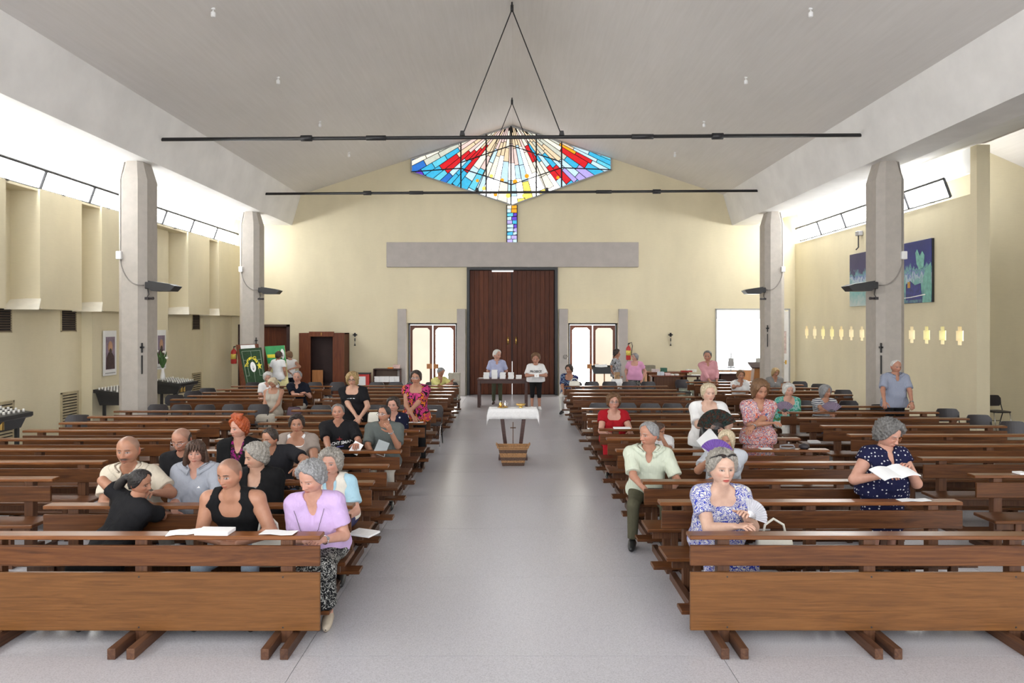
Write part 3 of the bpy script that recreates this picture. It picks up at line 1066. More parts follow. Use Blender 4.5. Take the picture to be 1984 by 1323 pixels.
cb = MB()
pr = rrect(0.46, 0.27, 0.07, 4, 0.57)
nn = len(pr)
vs, fs = [], []
ncol = 10
for t in (0, 0.025):
    for i in range(ncol + 1):
        x = -0.23 + 0.46 * i / ncol
        e = max(0.0, abs(x) - 0.16)
        dz = 0.07 - math.sqrt(max(0.0, 0.07 ** 2 - e ** 2))
        for z in (0.57 + dz, 0.705, 0.84 - dz):
            vs.append((x, 0.2 - 0.7 * x * x + (z - 0.57) * 0.12 + t, z))
nb_ = 3 * (ncol + 1)
for i in range(ncol):
    a = 3 * i
    for r in (0, 1):
        fs.append((a + r, a + 3 + r, a + 4 + r, a + 1 + r))
        fs.append((nb_ + a + 1 + r, nb_ + a + 4 + r, nb_ + a + 3 + r, nb_ + a + r))
    fs.append((a, nb_ + a, nb_ + a + 3, a + 3))
    fs.append((a + 2, a + 5, nb_ + a + 5, nb_ + a + 2))
for a in (0, 3 * ncol):
    for r in (0, 1):
        fs.append((a + r, a + r + 1, nb_ + a + r + 1, nb_ + a + r))
cb.add(vs, fs)
CH_BACK = cb.mesh('backrest', 'black_plastic', False)
CH_SEAT = MB().prism(rrect(0.44, 0.42, 0.08, 4, -0.2), 0.03, 'z', 0.44).mesh('seat', 'black_plastic')
CH_LEGF = MB().tube([(0, -0.2, 0), (0, -0.12, 0.44), (0, 0.0, 0.45)], 0.011, 8).mesh('leg', 'chrome', True)
CH_LEGB = MB().tube([(0, 0.24, 0), (0, 0.1, 0.42), (0, 0.14, 0.55), (0, 0.2, 0.72)], 0.011, 8).mesh('leg', 'black_metal', True)
CH_BAR = MB().tube([(-0.21, 0.17, 0.2), (0.21, 0.17, 0.2)], 0.009, 6).mesh('stretcher', 'black_metal', True)


def chair(x, y, rz, label):
    c = tag(empty('chair', (x, y, 0), rz), label, 'chair', 'black chairs')
    inst('seat', CH_SEAT, c)
    inst('backrest', CH_BACK, c)
    for s in (-1, 1):
        inst('leg', CH_LEGF, c, (s * 0.21, 0, 0))
        inst('leg', CH_LEGB, c, (s * 0.21, 0, 0))
    inst('stretcher', CH_BAR, c)
    return c


def chair_row(xs_, y, desc):
    for i, x in enumerate(xs_):
        chair(x, y + rng.uniform(-0.05, 0.05), rng.uniform(-0.08, 0.08), 'black chair in %s, %s from the left' % (desc, ordn[i]))


chair_row([-7.87, -7.34, -6.8, -6.2, -5.62], 14.95, 'the cross gap of the left outer bank')
chair_row([-4.2, -3.6, -2.95, -2.35, -1.75], 14.85, 'the cross gap of the left aisle bank')
chair_row([1.96, 2.58, 3.1, 3.62, 4.12], 15.2, 'the cross gap of the right aisle bank')
chair_row([5.6, 6.2, 6.8, 7.35, 7.85], 15.75, 'the cross gap of the right outer bank')
chair_row([-8.0, -7.4, -6.7, -6.1, -5.4], 20.9, 'the back row of the left outer bank')
chair_row([-4.18, -3.6, -3.05, -2.45, -1.88], 20.9, 'the back row of the left aisle bank')
chair_row([1.95, 2.5, 3.05, 3.65, 4.26], 21.1, 'the back row of the right aisle bank')
chair_row([5.5, 6.1, 6.75, 7.4], 21.9, 'the back row of the right outer bank')
for i, (x, y) in enumerate(((-8.5, 13.2), (-8.5, 17.05), (-8.5, 18.05), (-8.5, 18.9))):
    chair(x, y, 0.1, 'black chair at the wall end of the left outer pews, %s from the front' % ordn[i])
chair(8.2, 14.98, 0.05, 'black chair just in front of the first right column')
for i, (x, y) in enumerate(((9.14, 12.3), (9.14, 13.2), (9.16, 14.2), (9.0, 18.4), (9.2, 20.3), (9.0, 21.2))):
    chair(x, y, -0.1, 'black chair at the wall end of the right outer pews, %s from the front' % ordn[i])
chair(12.1, 17.0, 0.08, 'black chair standing alone sideways before the transept wall')

# ================================================================ furniture and fittings
# ---- table of books in the entrance
t = tag(empty('book_table', (-0.0, 21.85, 0)), 'dark wooden table carrying stacked white books before the great door', 'table')
tx0, tx1 = W(925, 0, 21.85)[0], W(1023, 0, 21.85)[0]
MB().bbox(tx0, tx1, -0.3, 0.3, 0.86, 0.9, 0.008).build('tabletop', 'table_wood', t)
MB().box(tx0 + 0.03, tx1 - 0.03, -0.27, 0.27, 0.76, 0.86).build('apron', 'table_wood', t)
lg = MB().bbox(-0.045, 0.045, -0.045, 0.045, 0, 0.86, 0.006).mesh('leg', 'table_wood')
for x in (tx0 + 0.06, tx1 - 0.06):
    for y in (-0.24, 0.24):
        inst('leg', lg, t, (x, y, 0))
    MB().box(x - 0.03, x + 0.03, -0.24, 0.24, 0.06, 0.1).build('stretcher', 'table_wood', t)
BOOK = MB().box(-0.09, 0.09, -0.065, 0.065, 0.0, 0.006).box(-0.086, 0.09, -0.062, 0.062, 0.006, 0.034, 1).box(-0.09, 0.09, -0.065, 0.065, 0.034, 0.04).box(-0.09, -0.086, -0.065, 0.065, 0.006, 0.034).mesh('book', ['book_cover', 'paper'])


def stack(x, y, z, n, what, names=('top', 'upper middle', 'middle', 'lower middle', 'lower', 'next lowest', 'bottom')):
    for k in range(n):
        o = inst('book', BOOK, None, (x + rng.uniform(-.008, .008), y + rng.uniform(-.008, .008), z + k * 0.0405), (0, 0, rng.uniform(-.06, .06)))
        pos = 'top' if k == n - 1 else 'bottom' if k == 0 else ordn[k] + ' from the bottom'
        tag(o, 'white book, %s of the %s' % (pos, what), 'book', 'white books')


for (px, n, w_) in ((942, 5, 'leftmost stack on the entrance table'), (958, 7, 'tallest stack on the entrance table'), (974, 5, 'middle stack on the entrance table'), (990, 5, 'stack fourth from left on the entrance table'), (1005, 3, 'lowest stack on the entrance table')):
    stack(W(px, 0, 21.7)[0], 21.68, 0.902, n, w_)
o = MB().box(-0.12, 0.12, -0.08, 0.08, 0, 0.008).build('leaflet', 'paper', loc=(W(935, 0, 21.9)[0], 21.95, 0.902))
tag(o, 'loose white leaflet at the left end of the entrance table', 'leaflet')

# ---- offertory stand: clothed board on splayed legs, cruets and bowl, basket below
Yt = 13.3
o_ = tag(empty('offertory_table', (0.02, Yt, 0)), 'small splay legged table under a white cloth in the aisle', 'table')
MB().bbox(-0.47, 0.47, -0.12, 0.2, 0.955, 0.985, 0.005).build('tabletop', 'table_wood', o_)
for s in (-1, 1):
    for yy in (-0.12, 0.16):
        m = MB()
        xt, xb = s * 0.235, s * 0.12
        m.add([(xt - 0.035, yy, 0.96), (xt + 0.035, yy, 0.96), (xt + 0.035, yy + 0.035, 0.96), (xt - 0.035, yy + 0.035, 0.96),
               (xb - 0.03, yy, 0.05), (xb + 0.03, yy, 0.05), (xb + 0.03, yy + 0.035, 0.05), (xb - 0.03, yy + 0.035, 0.05)],
              [(0, 1, 2, 3), (7, 6, 5, 4), (0, 4, 5, 1), (1, 5, 6, 2), (2, 6, 7, 3), (3, 7, 4, 0)])
        m.build('leg', 'table_wood', o_)
MB().box(-0.28, -0.06, -0.16, 0.22, 0.0, 0.05).box(0.06, 0.28, -0.16, 0.22, 0, 0.05).build('foot', 'table_wood', o_)
MB().box(-0.008, 0.008, -0.05, -0.035, 0.3, 0.72).box(-0.055, 0.055, -0.05, -0.035, 0.6, 0.62).build('small_cross', 'pew_foot_wood', o_)
cl = MB()
nx, ny = 24, 12
vs, fs = [], []
for j in range(ny + 1):
    for i in range(nx + 1):
        u, v = i / nx * 2 - 1, j / ny
        x = u * 0.56
        # path: front hem - front edge - top - back edge - back hem
        s = v * 0.76
        if s < 0.2:
            y, z = -0.135 - 0.012 * math.sin(u * 22) * (1 - s / 0.2), 0.79 + s
        elif s < 0.56:
            y, z = -0.135 + (s - 0.2), 0.992
        else:
            y, z = 0.225 + 0.012 * math.sin(u * 19) * (s - 0.56) / 0.2, 0.992 - (s - 0.56)
        if abs(u) > 0.84:
            z -= (abs(u) - 0.84) * 0.8
            x = math.copysign(0.48 + (abs(u) - 0.84) * 0.16, u)
        vs.append((x, y, z))
for j in range(ny):
    for i in range(nx):
        a = j * (nx + 1) + i
        fs.append((a, a + 1, a + nx + 2, a + nx + 1))
cl.add(vs, fs)
c_ = cl.build('altar_cloth', 'white_cloth', None, True, (0.02, Yt, 0))
c_.modifiers.new('thick', 'SOLIDIFY').thickness = 0.004
tag(c_, 'white lace hemmed cloth over the aisle offertory table', 'cloth')
tr = tag(MB().lathe([(0.08, 0), (0.11, 0.012), (0.105, 0.016), (0.0, 0.006)], n=20).build('tray', 'brass', None, True, (-0.18, Yt + 0.02, 0.995)), 'small gilt tray under the two cruets', 'tray')
for i, (dx, mt) in enumerate(((-0.045, 'brass'), (0.05, 'chrome'))):
    q = tag(empty('cruet', (-0.18 + dx, Yt + 0.02, 1.008)), ('yellowish glass cruet on the gilt tray', 'silvery glass cruet on the gilt tray')[i], 'cruet', 'altar cruets')
    MB().lathe([(0.022, 0), (0.036, 0.02), (0.034, 0.05), (0.016, 0.075), (0.018, 0.085)], n=14).build('bottle', mt, q, True)
    MB().lathe([(0.016, 0.085), (0.006, 0.1), (0.01, 0.115), (0.0, 0.125)], n=10).build('stopper', 'chrome', q, True)
    MB().tube([(0.03, 0, 0.03), (0.055, 0, 0.045), (0.05, 0, 0.075), (0.016, 0, 0.08)], 0.004, 6).build('handle', mt, q, True)
tag(MB().lathe([(0.05, 0), (0.03, 0.012), (0.03, 0.02), (0.075, 0.04), (0.1, 0.072), (0.095, 0.072), (0.06, 0.045), (0, 0.035)], n=24).build('offering_bowl', 'brass', None, True, (0.17, Yt + 0.02, 0.995)), 'shiny golden bowl on the white aisle cloth', 'bowl')
bk = tag(empty('wicker_basket', (0.02, Yt - 0.55, 0)), 'banded brown wicker basket on the floor before the offertory table', 'basket')
plain('wicker_tan', (0.36, 0.19, 0.08), 0.7, 0.2, 60, bstr=0.6)
plain('wicker_dark', (0.1, 0.055, 0.035), 0.7, 0.25, 60, bstr=0.6)
bands = [(0.0, 0.06, 'wicker_dark'), (0.06, 0.1, 'wicker_tan'), (0.1, 0.16, 'wicker_dark'), (0.16, 0.24, 'wicker_tan'), (0.24, 0.3, 'wicker_dark'), (0.3, 0.34, 'wicker_tan')]
for (z0, z1, mt) in bands:
    k0, k1 = z0 / 0.34, z1 / 0.34
    w0, w1, d0, d1 = 0.2 + 0.075 * k0, 0.2 + 0.075 * k1, 0.13 + 0.04 * k0, 0.13 + 0.04 * k1
    m = MB()
    for (sx, sy, ex, ey) in ((-1, -1, 1, -1), (1, -1, 1, 1), (1, 1, -1, 1), (-1, 1, -1, -1)):
        m.add([(sx * w0, sy * d0, z0), (ex * w0, ey * d0, z0), (ex * w1, ey * d1, z1), (sx * w1, sy * d1, z1),
               (sx * (w0 - .012), sy * (d0 - .012), z0), (ex * (w0 - .012), ey * (d0 - .012), z0), (ex * (w1 - .012), ey * (d1 - .012), z1), (sx * (w1 - .012), sy * (d1 - .012), z1)],
              [(0, 1, 2, 3), (7, 6, 5, 4), (3, 2, 6, 7), (0, 4, 5, 1)])
    m.build('woven_band', mt, bk)
rim = [(-0.285, -0.18), (0.285, -0.18), (0.285, 0.18), (-0.285, 0.18), (-0.285, -0.18)]
MB().tube([(x, y, 0.345) for x, y in rim], 0.014, 6).build('rim', 'wicker_tan', bk)
MB().box(-0.19, 0.19, -0.12, 0.12, 0.0, 0.012).build('base', 'wicker_dark', bk)
for s in (-1, 1):
    MB().tube([(s * 0.28, -0.08, 0.34), (s * 0.31, -0.06, 0.39), (s * 0.31, 0.06, 0.39), (s * 0.28, 0.08, 0.34)], 0.013, 6).build('handle', 'wicker_tan', bk)

# ---- confessional
cf = tag(empty('confessional', (0, 24.6, 0)), 'open fronted reddish brown wooden confessional against the entrance wall', 'confessional')
cx0, cx1 = W(579, 0, 24.6)[0], W(667, 0, 24.6)[0]
zt = 2.32
pl = [cx0, cx0 + 0.42, cx1 - 0.42, cx1]
MB().bbox(cx0, pl[1], 0, 0.05, 0, zt, 0.006).build('front_panel', 'red_wood', cf)
MB().bbox(pl[2], cx1, 0, 0.05, 0, zt, 0.006).build('front_panel', 'red_wood', cf)
MB().bbox(pl[1] - 0.05, pl[2] + 0.05, -0.03, 0.05, zt - 0.13, zt + 0.05, 0.006).build('lintel_board', 'red_wood', cf)
MB().box(cx0, cx0 + 0.04, 0.05, 0.75, 0, zt).box(cx1 - 0.04, cx1, 0.05, 0.75, 0, zt).build('side_panel', 'door_wood', cf)
MB().box(cx0, cx1, 0.7, 0.75, 0, zt).box(cx0, cx1, 0.05, 0.75, zt - 0.04, zt).build('back_panel', 'dark_interior', cf)
MB().bbox(pl[1] + 0.03, pl[1] + 0.42, 0.08, 0.12, 0.0, 0.98, 0.006).build('half_door', 'oak_wood', cf)
MB().box(pl[1], pl[2], 0.35, 0.7, 0.42, 0.47).box(pl[1], pl[2], 0.35, 0.38, 0, 0.42).build('bench_seat', 'dark_interior', cf)
MB().box((pl[1] + pl[2]) / 2 - 0.008, (pl[1] + pl[2]) / 2 + 0.008, -0.04, -0.03, zt - 0.09, zt + 0.02).box((pl[1] + pl[2]) / 2 - 0.03, (pl[1] + pl[2]) / 2 + 0.03, -0.04, -0.03, zt - 0.03, zt - 0.015).build('small_cross', 'brass', cf)

# ---- crucifixes on the entrance wall
for i, px in enumerate((688, 1299)):
    x, _, z = W(px, 655, YB)
    c = tag(empty('crucifix', (x, YB - 0.04, z)), ('black wall crucifix to the right of the confessional', 'black wall crucifix between the extinguisher and the bright doorway')[i], 'crucifix', 'wall crucifixes')
    MB().box(-0.03, 0.03, 0, 0.03, 0.05, 0.2).box(-0.08, 0.08, 0, 0.03, 0.1, 0.15).build('cross', 'black_metal', c)
    MB().box(-0.016, 0.016, 0, 0.03, -0.12, 0.0).build('number_stick', 'black_metal', c)
    MB().lathe([(0.012, 0), (0.02, 0.05), (0.012, 0.1)], (0, 0.01, -0.25), 8).build('holder', 'chrome', c, True)
    MB().lathe([(0.03, 0), (0.03, 0.03), (0.02, 0.04)], (0, 0.01, -0.28), 8).build('cup', 'black_metal', c, True)

# ---- book shelf left of the glazed door, red cabinet
bs = tag(empty('book_shelf', (0, 24.9, 0)), 'low dark bookcase filled with white books beside the left glazed door', 'bookcase')
x0, x1 = W(723, 0, 24.9)[0], W(776, 0, 24.9)[0]
MB().box(x0, x0 + 0.03, 0, 0.4, 0, 1.0).box(x1 - 0.03, x1, 0, 0.4, 0, 1.0).build('side', 'table_wood', bs)
MB().box(x0, x1, 0, 0.4, 0.98, 1.01).build('top', 'table_wood', bs)
for z in (0.1, 0.5):
    MB().box(x0 + 0.03, x1 - 0.03, 0.01, 0.38, z, z + 0.025).build('shelf', 'table_wood', bs)
MB().box(x0, x1, 0.38, 0.4, 0.0, 1.0).build('back', plain('shelf_back', (0.16, 0.11, 0.08), 0.7), bs)
for i in range(5):
    stack(x0 + 0.127 + i * 0.183, 24.99, 0.527, 5, '%s stack on the bookcase shelf' % ordn[i])
for i, (dx, c, nm) in enumerate(((0.62, (0.8, 0.25, 0.03), 'orange folder lying on top of the bookcase'), (0.82, (0.7, 0.5, 0.46), 'pinkish papers piled on top of the bookcase'))):
    m = MB()
    for k in range(1 + 3 * i):
        m.bbox(-0.12, 0.12, -0.09, 0.09, k * 0.035, k * 0.035 + 0.033, 0.003)
    tag(m.build('folder' if i == 0 else 'paper_pile', plain('folder_%d' % i, c, 0.7, 0.1), None, False, (x0 + dx, 25.1, 1.012)), nm, 'papers')
rc = tag(empty('red_cabinet', (W(703, 0, 24.8)[0], 24.8, 0)), 'small red cabinet with a white front panel beside the bookcase', 'cabinet')
MB().bbox(-0.22, 0.22, 0, 0.35, 0, 0.82, 0.01).build('body', 'red_paint', rc)
MB().box(-0.19, 0.1, -0.01, 0.0, 0.1, 0.74).build('front_panel', 'white_plastic', rc)
MB().box(-0.23, 0.23, -0.01, 0.36, 0.82, 0.86).build('lid', 'black_metal', rc)
MB().tube([(0.05, -0.03, 0.42), (0.12, -0.03, 0.42)], 0.01, 6).build('handle', 'black_metal', rc)

# ---- fire extinguishers
for i, (px, py, Y, nm) in enumerate(((453, 690, 24.6, 'red fire extinguisher hung on the left wall by the green board'), (1217, 683, 25.2, 'red fire extinguisher hung beside the right glazed door'))):
    x, y, z = W(px, py, Y)
    e = tag(empty('fire_extinguisher', (x, y, z)), nm, 'fire extinguisher', 'fire extinguishers')
    cyl = MB().lathe([(0.09, -0.27), (0.1, -0.25), (0.1, 0.15), (0.07, 0.22), (0.03, 0.25), (0.03, 0.28)], n=16).build('cylinder', 'red_paint', e, True)
    MB().lathe([(0.101, -0.1), (0.101, 0.08)], n=16).build('label_band', plain('extinguisher_label', (0.75, 0.55, 0.1), 0.5, 0.25, 40), cyl, True)
    vlv = MB().tube([(0, 0, 0.28), (0, -0.02, 0.34), (0.08, -0.05, 0.36)], 0.016, 6).tube([(0, 0, 0.3), (0.03, -0.08, 0.32)], 0.012, 6).build('valve', 'black_metal', e)
    MB().tube([(0.02, 0, 0.32), (0.12, -0.02, 0.38), (0.15, -0.05, 0.25), (0.12, -0.06, 0.05), (0.11, -0.05, -0.1)], 0.014, 8).build('hose', 'black_plastic', vlv, True)
    MB().box(-0.03, 0.03, 0.08, 0.12, -0.1, 0.2).build('bracket', 'grey_metal', e)

# ---- easel boards
def board_quad(p0, p1, p2, p3, d=0.03):
    "slab from four corner points (bl, br, tr, tl)"
    P = [Vector(p) for p in (p0, p1, p2, p3)]
    n = (P[1] - P[0]).cross(P[3] - P[0]).normalized()
    if n.y > 0:
        n = -n
    m = MB()
    m.add([p for p in P] + [p - n * d for p in P], [(0, 1, 2, 3), (7, 6, 5, 4), (0, 4, 5, 1), (1, 5, 6, 2), (2, 6, 7, 3), (3, 7, 4, 0)])
    return m, P, n


def on_board(P, n, u, v, off=0.006):
    a = P[0].lerp(P[1], u)
    b = P[3].lerp(P[2], u)
    return a.lerp(b, v) + n * off


Ye = 21.45
gb = tag(empty('pitch_board', (0, 0, 0)), 'dark green board painted as a football pitch with a yellow star', 'board')
m, P, n = board_quad(W(478, 752, Ye - 0.3), W(517, 750, Ye - 0.3), W(506, 673, Ye + 0.1), W(463, 676, Ye + 0.1))
plain('pitch_green', (0.012, 0.045, 0.012), 0.8, 0.2, 20)
plain('chalk', (0.2, 0.26, 0.2), 0.8)
plain('sign_yellow', (0.75, 0.66, 0.03), 0.6)
m.build('panel', 'pitch_green', gb)
def strip(P, n, pts, w, mat, parent, name):
    m = MB()
    for (a, b) in zip(pts[:-1], pts[1:]):
        A, B = on_board(P, n, *a), on_board(P, n, *b)
        d = (B - A).normalized()
        s = d.cross(n).normalized() * w
        m.add([A - s, B - s, B + s, A + s, A - s - n * .004, B - s - n * .004, B + s - n * .004, A + s - n * .004], [(0, 1, 2, 3), (7, 6, 5, 4), (0, 4, 5, 1), (1, 5, 6, 2), (2, 6, 7, 3), (3, 7, 4, 0)])
    return m.build(name, mat, parent)
strip(P, n, [(0.1, 0.1), (0.93, 0.1), (0.93, 0.93), (0.1, 0.93), (0.1, 0.1)], 0.008, 'chalk', gb, 'pitch_line')
strip(P, n, [(0.1, 0.3), (0.25, 0.3), (0.25, 0.7), (0.1, 0.7)], 0.007, 'chalk', gb, 'pitch_line')
strip(P, n, [(0.93, 0.3), (0.76, 0.3), (0.76, 0.7), (0.93, 0.7)], 0.007, 'chalk', gb, 'pitch_line')
strip(P, n, [(0.5, 0.1), (0.5, 0.93)], 0.005, 'chalk', gb, 'pitch_line')
def shape(P, n, pts, mat, parent, name, off=0.008):
    m = MB()
    A = [on_board(P, n, u, v, off) for (u, v) in pts]
    c = sum(A, Vector()) / len(A)
    k = len(A)
    m.add(A + [c], [(i, (i + 1) % k, k) for i in range(k)])
    return m.build(name, mat, parent)
shape(P, n, [(0.5 + 0.13 * math.cos(a * PI / 10), 0.52 + 0.13 * math.sin(a * PI / 10)) for a in range(20)], 'white_plastic', gb, 'oval_badge')
shape(P, n, [(0.5 + 0.05 * math.cos(a * PI / 5), 0.5 + 0.06 * math.sin(a * PI / 5)) for a in range(10)], plain('badge_grey', (0.55, 0.55, 0.55), 0.7), gb, 'badge_drawing', 0.011)
shape(P, n, [(0.465, 0.475), (0.535, 0.475), (0.5, 0.44)], 'black_metal', gb, 'badge_drawing', 0.013)
def star(P, n, cu, cv, r, asp, mat, parent):
    shape(P, n, [(cu + (r if k % 2 == 0 else r * 0.42) * math.cos(PI / 2 + k * PI / 5), cv + asp * (r if k % 2 == 0 else r * 0.42) * math.sin(PI / 2 + k * PI / 5)) for k in range(10)], mat, parent, 'star')
star(P, n, 0.8, 0.54, 0.13, 0.82, 'sign_yellow', gb)
txt = 'Torneo Gea'
for k, ch in enumerate(txt):
    if ch == ' ':
        continue
    a = math.radians(168 - k * 14.5)
    c = on_board(P, n, 0.5 + 0.29 * math.cos(a), 0.5 + 0.26 * math.sin(a), 0.01)
    o = inst('letter', text_mesh(ch, 0.15, 0.004, True), gb, c, None)
    ex = (P[1] - P[0]).normalized()
    ey = n.cross(ex).normalized()
    if ey.z < 0:
        ey = -ey
    R = Matrix((ex, ey, n)).transposed().to_4x4()
    o.matrix_local = Matrix.Translation(c) @ R @ Matrix.Rotation(a - PI / 2, 4, 'Z')
    o.data.materials.clear()
    o.data.materials.append(MATS['sign_yellow'])
e_ = tag(empty('easel', (0, 0, 0)), 'brown wooden easel with a pinned paper behind the green board', 'easel')
m2, P2, n2 = board_quad(W(469, 755, Ye + 0.1), W(512, 752, Ye + 0.1), W(500, 666, Ye + 0.35), W(457, 668, Ye + 0.35), 0.04)
m2.build('panel', 'oak_wood' if False else 'red_wood', e_)
m3, _, _ = board_quad(on_board(P2, n2, 0.2, 0.86), on_board(P2, n2, 0.85, 0.86), on_board(P2, n2, 0.85, 0.985), on_board(P2, n2, 0.2, 0.985), 0.006)
m3.build('pinned_paper', 'paper', e_)
for u in (0.05, 0.95):
    q = on_board(P2, n2, u, 0.8, -0.06)
    MB().tube([q, (q.x, q.y + 0.22, 0.0)], 0.025, 6).build('leg', 'red_wood', e_)
    q2 = on_board(P2, n2, u, 0.02, -0.02)
    MB().tube([q2, (q2.x, q2.y - 0.05, 0.0)], 0.025, 6).build('leg', 'red_wood', e_)
pb = tag(empty('poster_board', (0, 0, 0)), 'leaning poster board, green above and yellow below with a star', 'board')
m, P, n = board_quad(W(527, 752, Ye + 0.5), W(560, 752, Ye + 0.5), W(551, 669, Ye + 0.8), W(513, 671, Ye + 0.8))
plain('poster_yellow', (0.72, 0.66, 0.32), 0.6, 0.08)
plain('poster_green', (0.03, 0.3, 0.09), 0.6, 0.08)
m.build('panel', 'poster_yellow', pb)
mg, _, _ = board_quad(on_board(P, n, 0, 0.58, 0.004), on_board(P, n, 1, 0.58, 0.004), on_board(P, n, 1, 1, 0.004), on_board(P, n, 0, 1, 0.004), 0.003)
mg.build('green_field', 'poster_green', pb)
mg, _, _ = board_quad(on_board(P, n, 0.05, 0.72, 0.008), on_board(P, n, 0.55, 0.72, 0.008), on_board(P, n, 0.55, 0.8, 0.008), on_board(P, n, 0.05, 0.8, 0.008), 0.003)
mg.build('title_strip', 'sign_yellow', pb)
star(P, n, 0.66, 0.8, 0.11, 0.9, 'sign_yellow', pb)
shape(P, n, [(0.86 + 0.1 * math.cos(a * PI / 10), 0.8 + 0.12 * math.sin(a * PI / 10)) for a in range(20)], 'white_plastic', pb, 'oval_badge')
shape(P, n, [(0.82, 0.775), (0.9, 0.775), (0.86, 0.73)], 'cable_grey', pb, 'badge_drawing', 0.011)
for k in range(8):
    strip(P, n, [(0.1, 0.53 - k * 0.05), (0.85, 0.53 - k * 0.05)], 0.008, 'poster_green' if k == 0 else 'tan_slat', pb, 'text_line')
for u in (0.1, 0.9):
    q = on_board(P, n, u, 0.75, -0.05)
    MB().tube([q, (q.x, q.y + 0.55, 0.0)], 0.02, 6).build('leg', 'red_wood', pb)

# ---- lectern stand, cloth pedestal with icon, tables on the right
ls = tag(empty('music_lectern', (W(1165, 0, 22.4)[0], 22.4, 0)), 'black topped reading stand with open book before the right glazed door', 'lectern')
MB().tube([(0.1, 0, 0.05), (0.1, 0, 1.05)], 0.02, 8).build('post', 'oak_wood', ls)
MB().box(-0.12, 0.32, -0.02, 0.02, 0, 0.05).box(0.08, 0.12, -0.2, 0.2, 0, 0.05).build('foot', 'black_metal', ls)
m = MB()
m.add([(-0.28, -0.16, 1.06), (0.28, -0.16, 1.06), (0.31, 0.14, 1.28), (-0.31, 0.14, 1.28), (-0.28, -0.14, 1.03), (0.28, -0.14, 1.03), (0.31, 0.16, 1.25), (-0.31, 0.16, 1.25)], [(0, 1, 2, 3), (7, 6, 5, 4), (0, 4, 5, 1), (1, 5, 6, 2), (2, 6, 7, 3), (3, 7, 4, 0)])
m.box(-0.28, 0.28, -0.2, -0.17, 1.02, 1.22)
m.build('desk', 'black_metal', ls)
m = MB()
for s in (-1, 1):
    m.add([(0, 0.0, 1.24), (s * 0.2, 0.0, 1.25), (s * 0.2, 0.14, 1.32), (0, 0.14, 1.3), (0, 0.0, 1.22), (s * 0.2, 0.0, 1.23), (s * 0.2, 0.14, 1.3), (0, 0.14, 1.28)], [(0, 1, 2, 3), (7, 6, 5, 4), (0, 4, 5, 1), (1, 5, 6, 2), (2, 6, 7, 3), (3, 7, 4, 0)])
o = m.build('open_book', 'paper', None, False, ls.location)
tag(o, 'open white book lying on the black reading stand', 'book')
pdx = W(1195, 0, 21.9)[0]
pd = tag(empty('pedestal', (pdx, 21.9, 0)), 'small dark pedestal stand draped with white lace', 'pedestal')
MB().lathe([(0.16, 0), (0.16, 0.03), (0.05, 0.05), (0.05, 0.8), (0.15, 0.84), (0.15, 0.87)], n=16).build('stand', 'table_wood', pd, True)
m = MB()
vs, fs = [], []
N = 24
for ring, (r, z) in enumerate(((0.0, 0.875), (0.16, 0.876), (0.175, 0.85), (0.19, 0.66))):
    for k in range(N):
        a = 2 * PI * k / N
        zz = z - (0.08 * (0.5 + 0.5 * math.cos(4 * a)) if ring == 3 else 0)
        rr = r * (1 + (0.06 * math.cos(8 * a) if ring == 3 else 0))
        vs.append((rr * math.cos(a), rr * math.sin(a), zz))
for i in range(3):
    for k in range(N):
        fs.append((i * N + k, i * N + (k + 1) % N, (i + 1) * N + (k + 1) % N, (i + 1) * N + k))
m.add(vs, fs)
m.build('lace_cover', 'white_cloth', pd, True)
ic = tag(MB().bbox(-0.09, 0.09, -0.02, 0.02, 0, 0.22, 0.004).build('icon', plain('icon_gold', (0.3, 0.17, 0.07), 0.4, 0.3, 14), None, False, (pdx, 21.85, 0.88)), 'small brown icon standing on the lace pedestal', 'icon')
# wood tables with books
def simple_table(name, x0, x1, y, d, h, label, top, body, panel=False):
    t = tag(empty(name, (0, y, 0)), label, 'table')
    MB().bbox(x0, x1, 0, d, h - 0.04, h, 0.006).build('tabletop', top, t)
    if panel:
        MB().box(x0 + 0.05, x1 - 0.05, 0.06, 0.09, 0.05, h - 0.04).build('front_panel', body, t)
        MB().box(x0 + 0.05, x0 + 0.09, 0.06, d - 0.05, 0, h - 0.04).box(x1 - 0.09, x1 - 0.05, 0.06, d - 0.05, 0, h - 0.04).build('side_panel', body, t)
    else:
        lg = MB().box(-0.03, 0.03, -0.03, 0.03, 0, h - 0.04).mesh('leg', body)
        for x in (x0 + 0.06, x1 - 0.06):
            for yy in (0.06, d - 0.06):
                inst('leg', lg, t, (x, yy, 0))
    return t
xa, xb = W(1262, 0, 22.6)[0], W(1325, 0, 22.6)[0]
simple_table('press_table', xa, xb, 22.6, 0.5, 0.93, 'brown panelled table covered with books on the right', 'red_wood', 'pew_post_wood', True)
simple_table('press_desk', W(1252, 0, 23.2)[0], W(1335, 0, 23.2)[0], 23.2, 0.6, 1.0, 'reddish desk behind the brown book table', 'red_wood', 'oak_wood', True)
simple_table('long_desk', W(1318, 0, 22.9)[0], W(1362, 0, 22.9)[0], 22.9, 0.5, 0.9, 'dark desk with notices beside the man in pink', 'table_wood', 'table_wood')
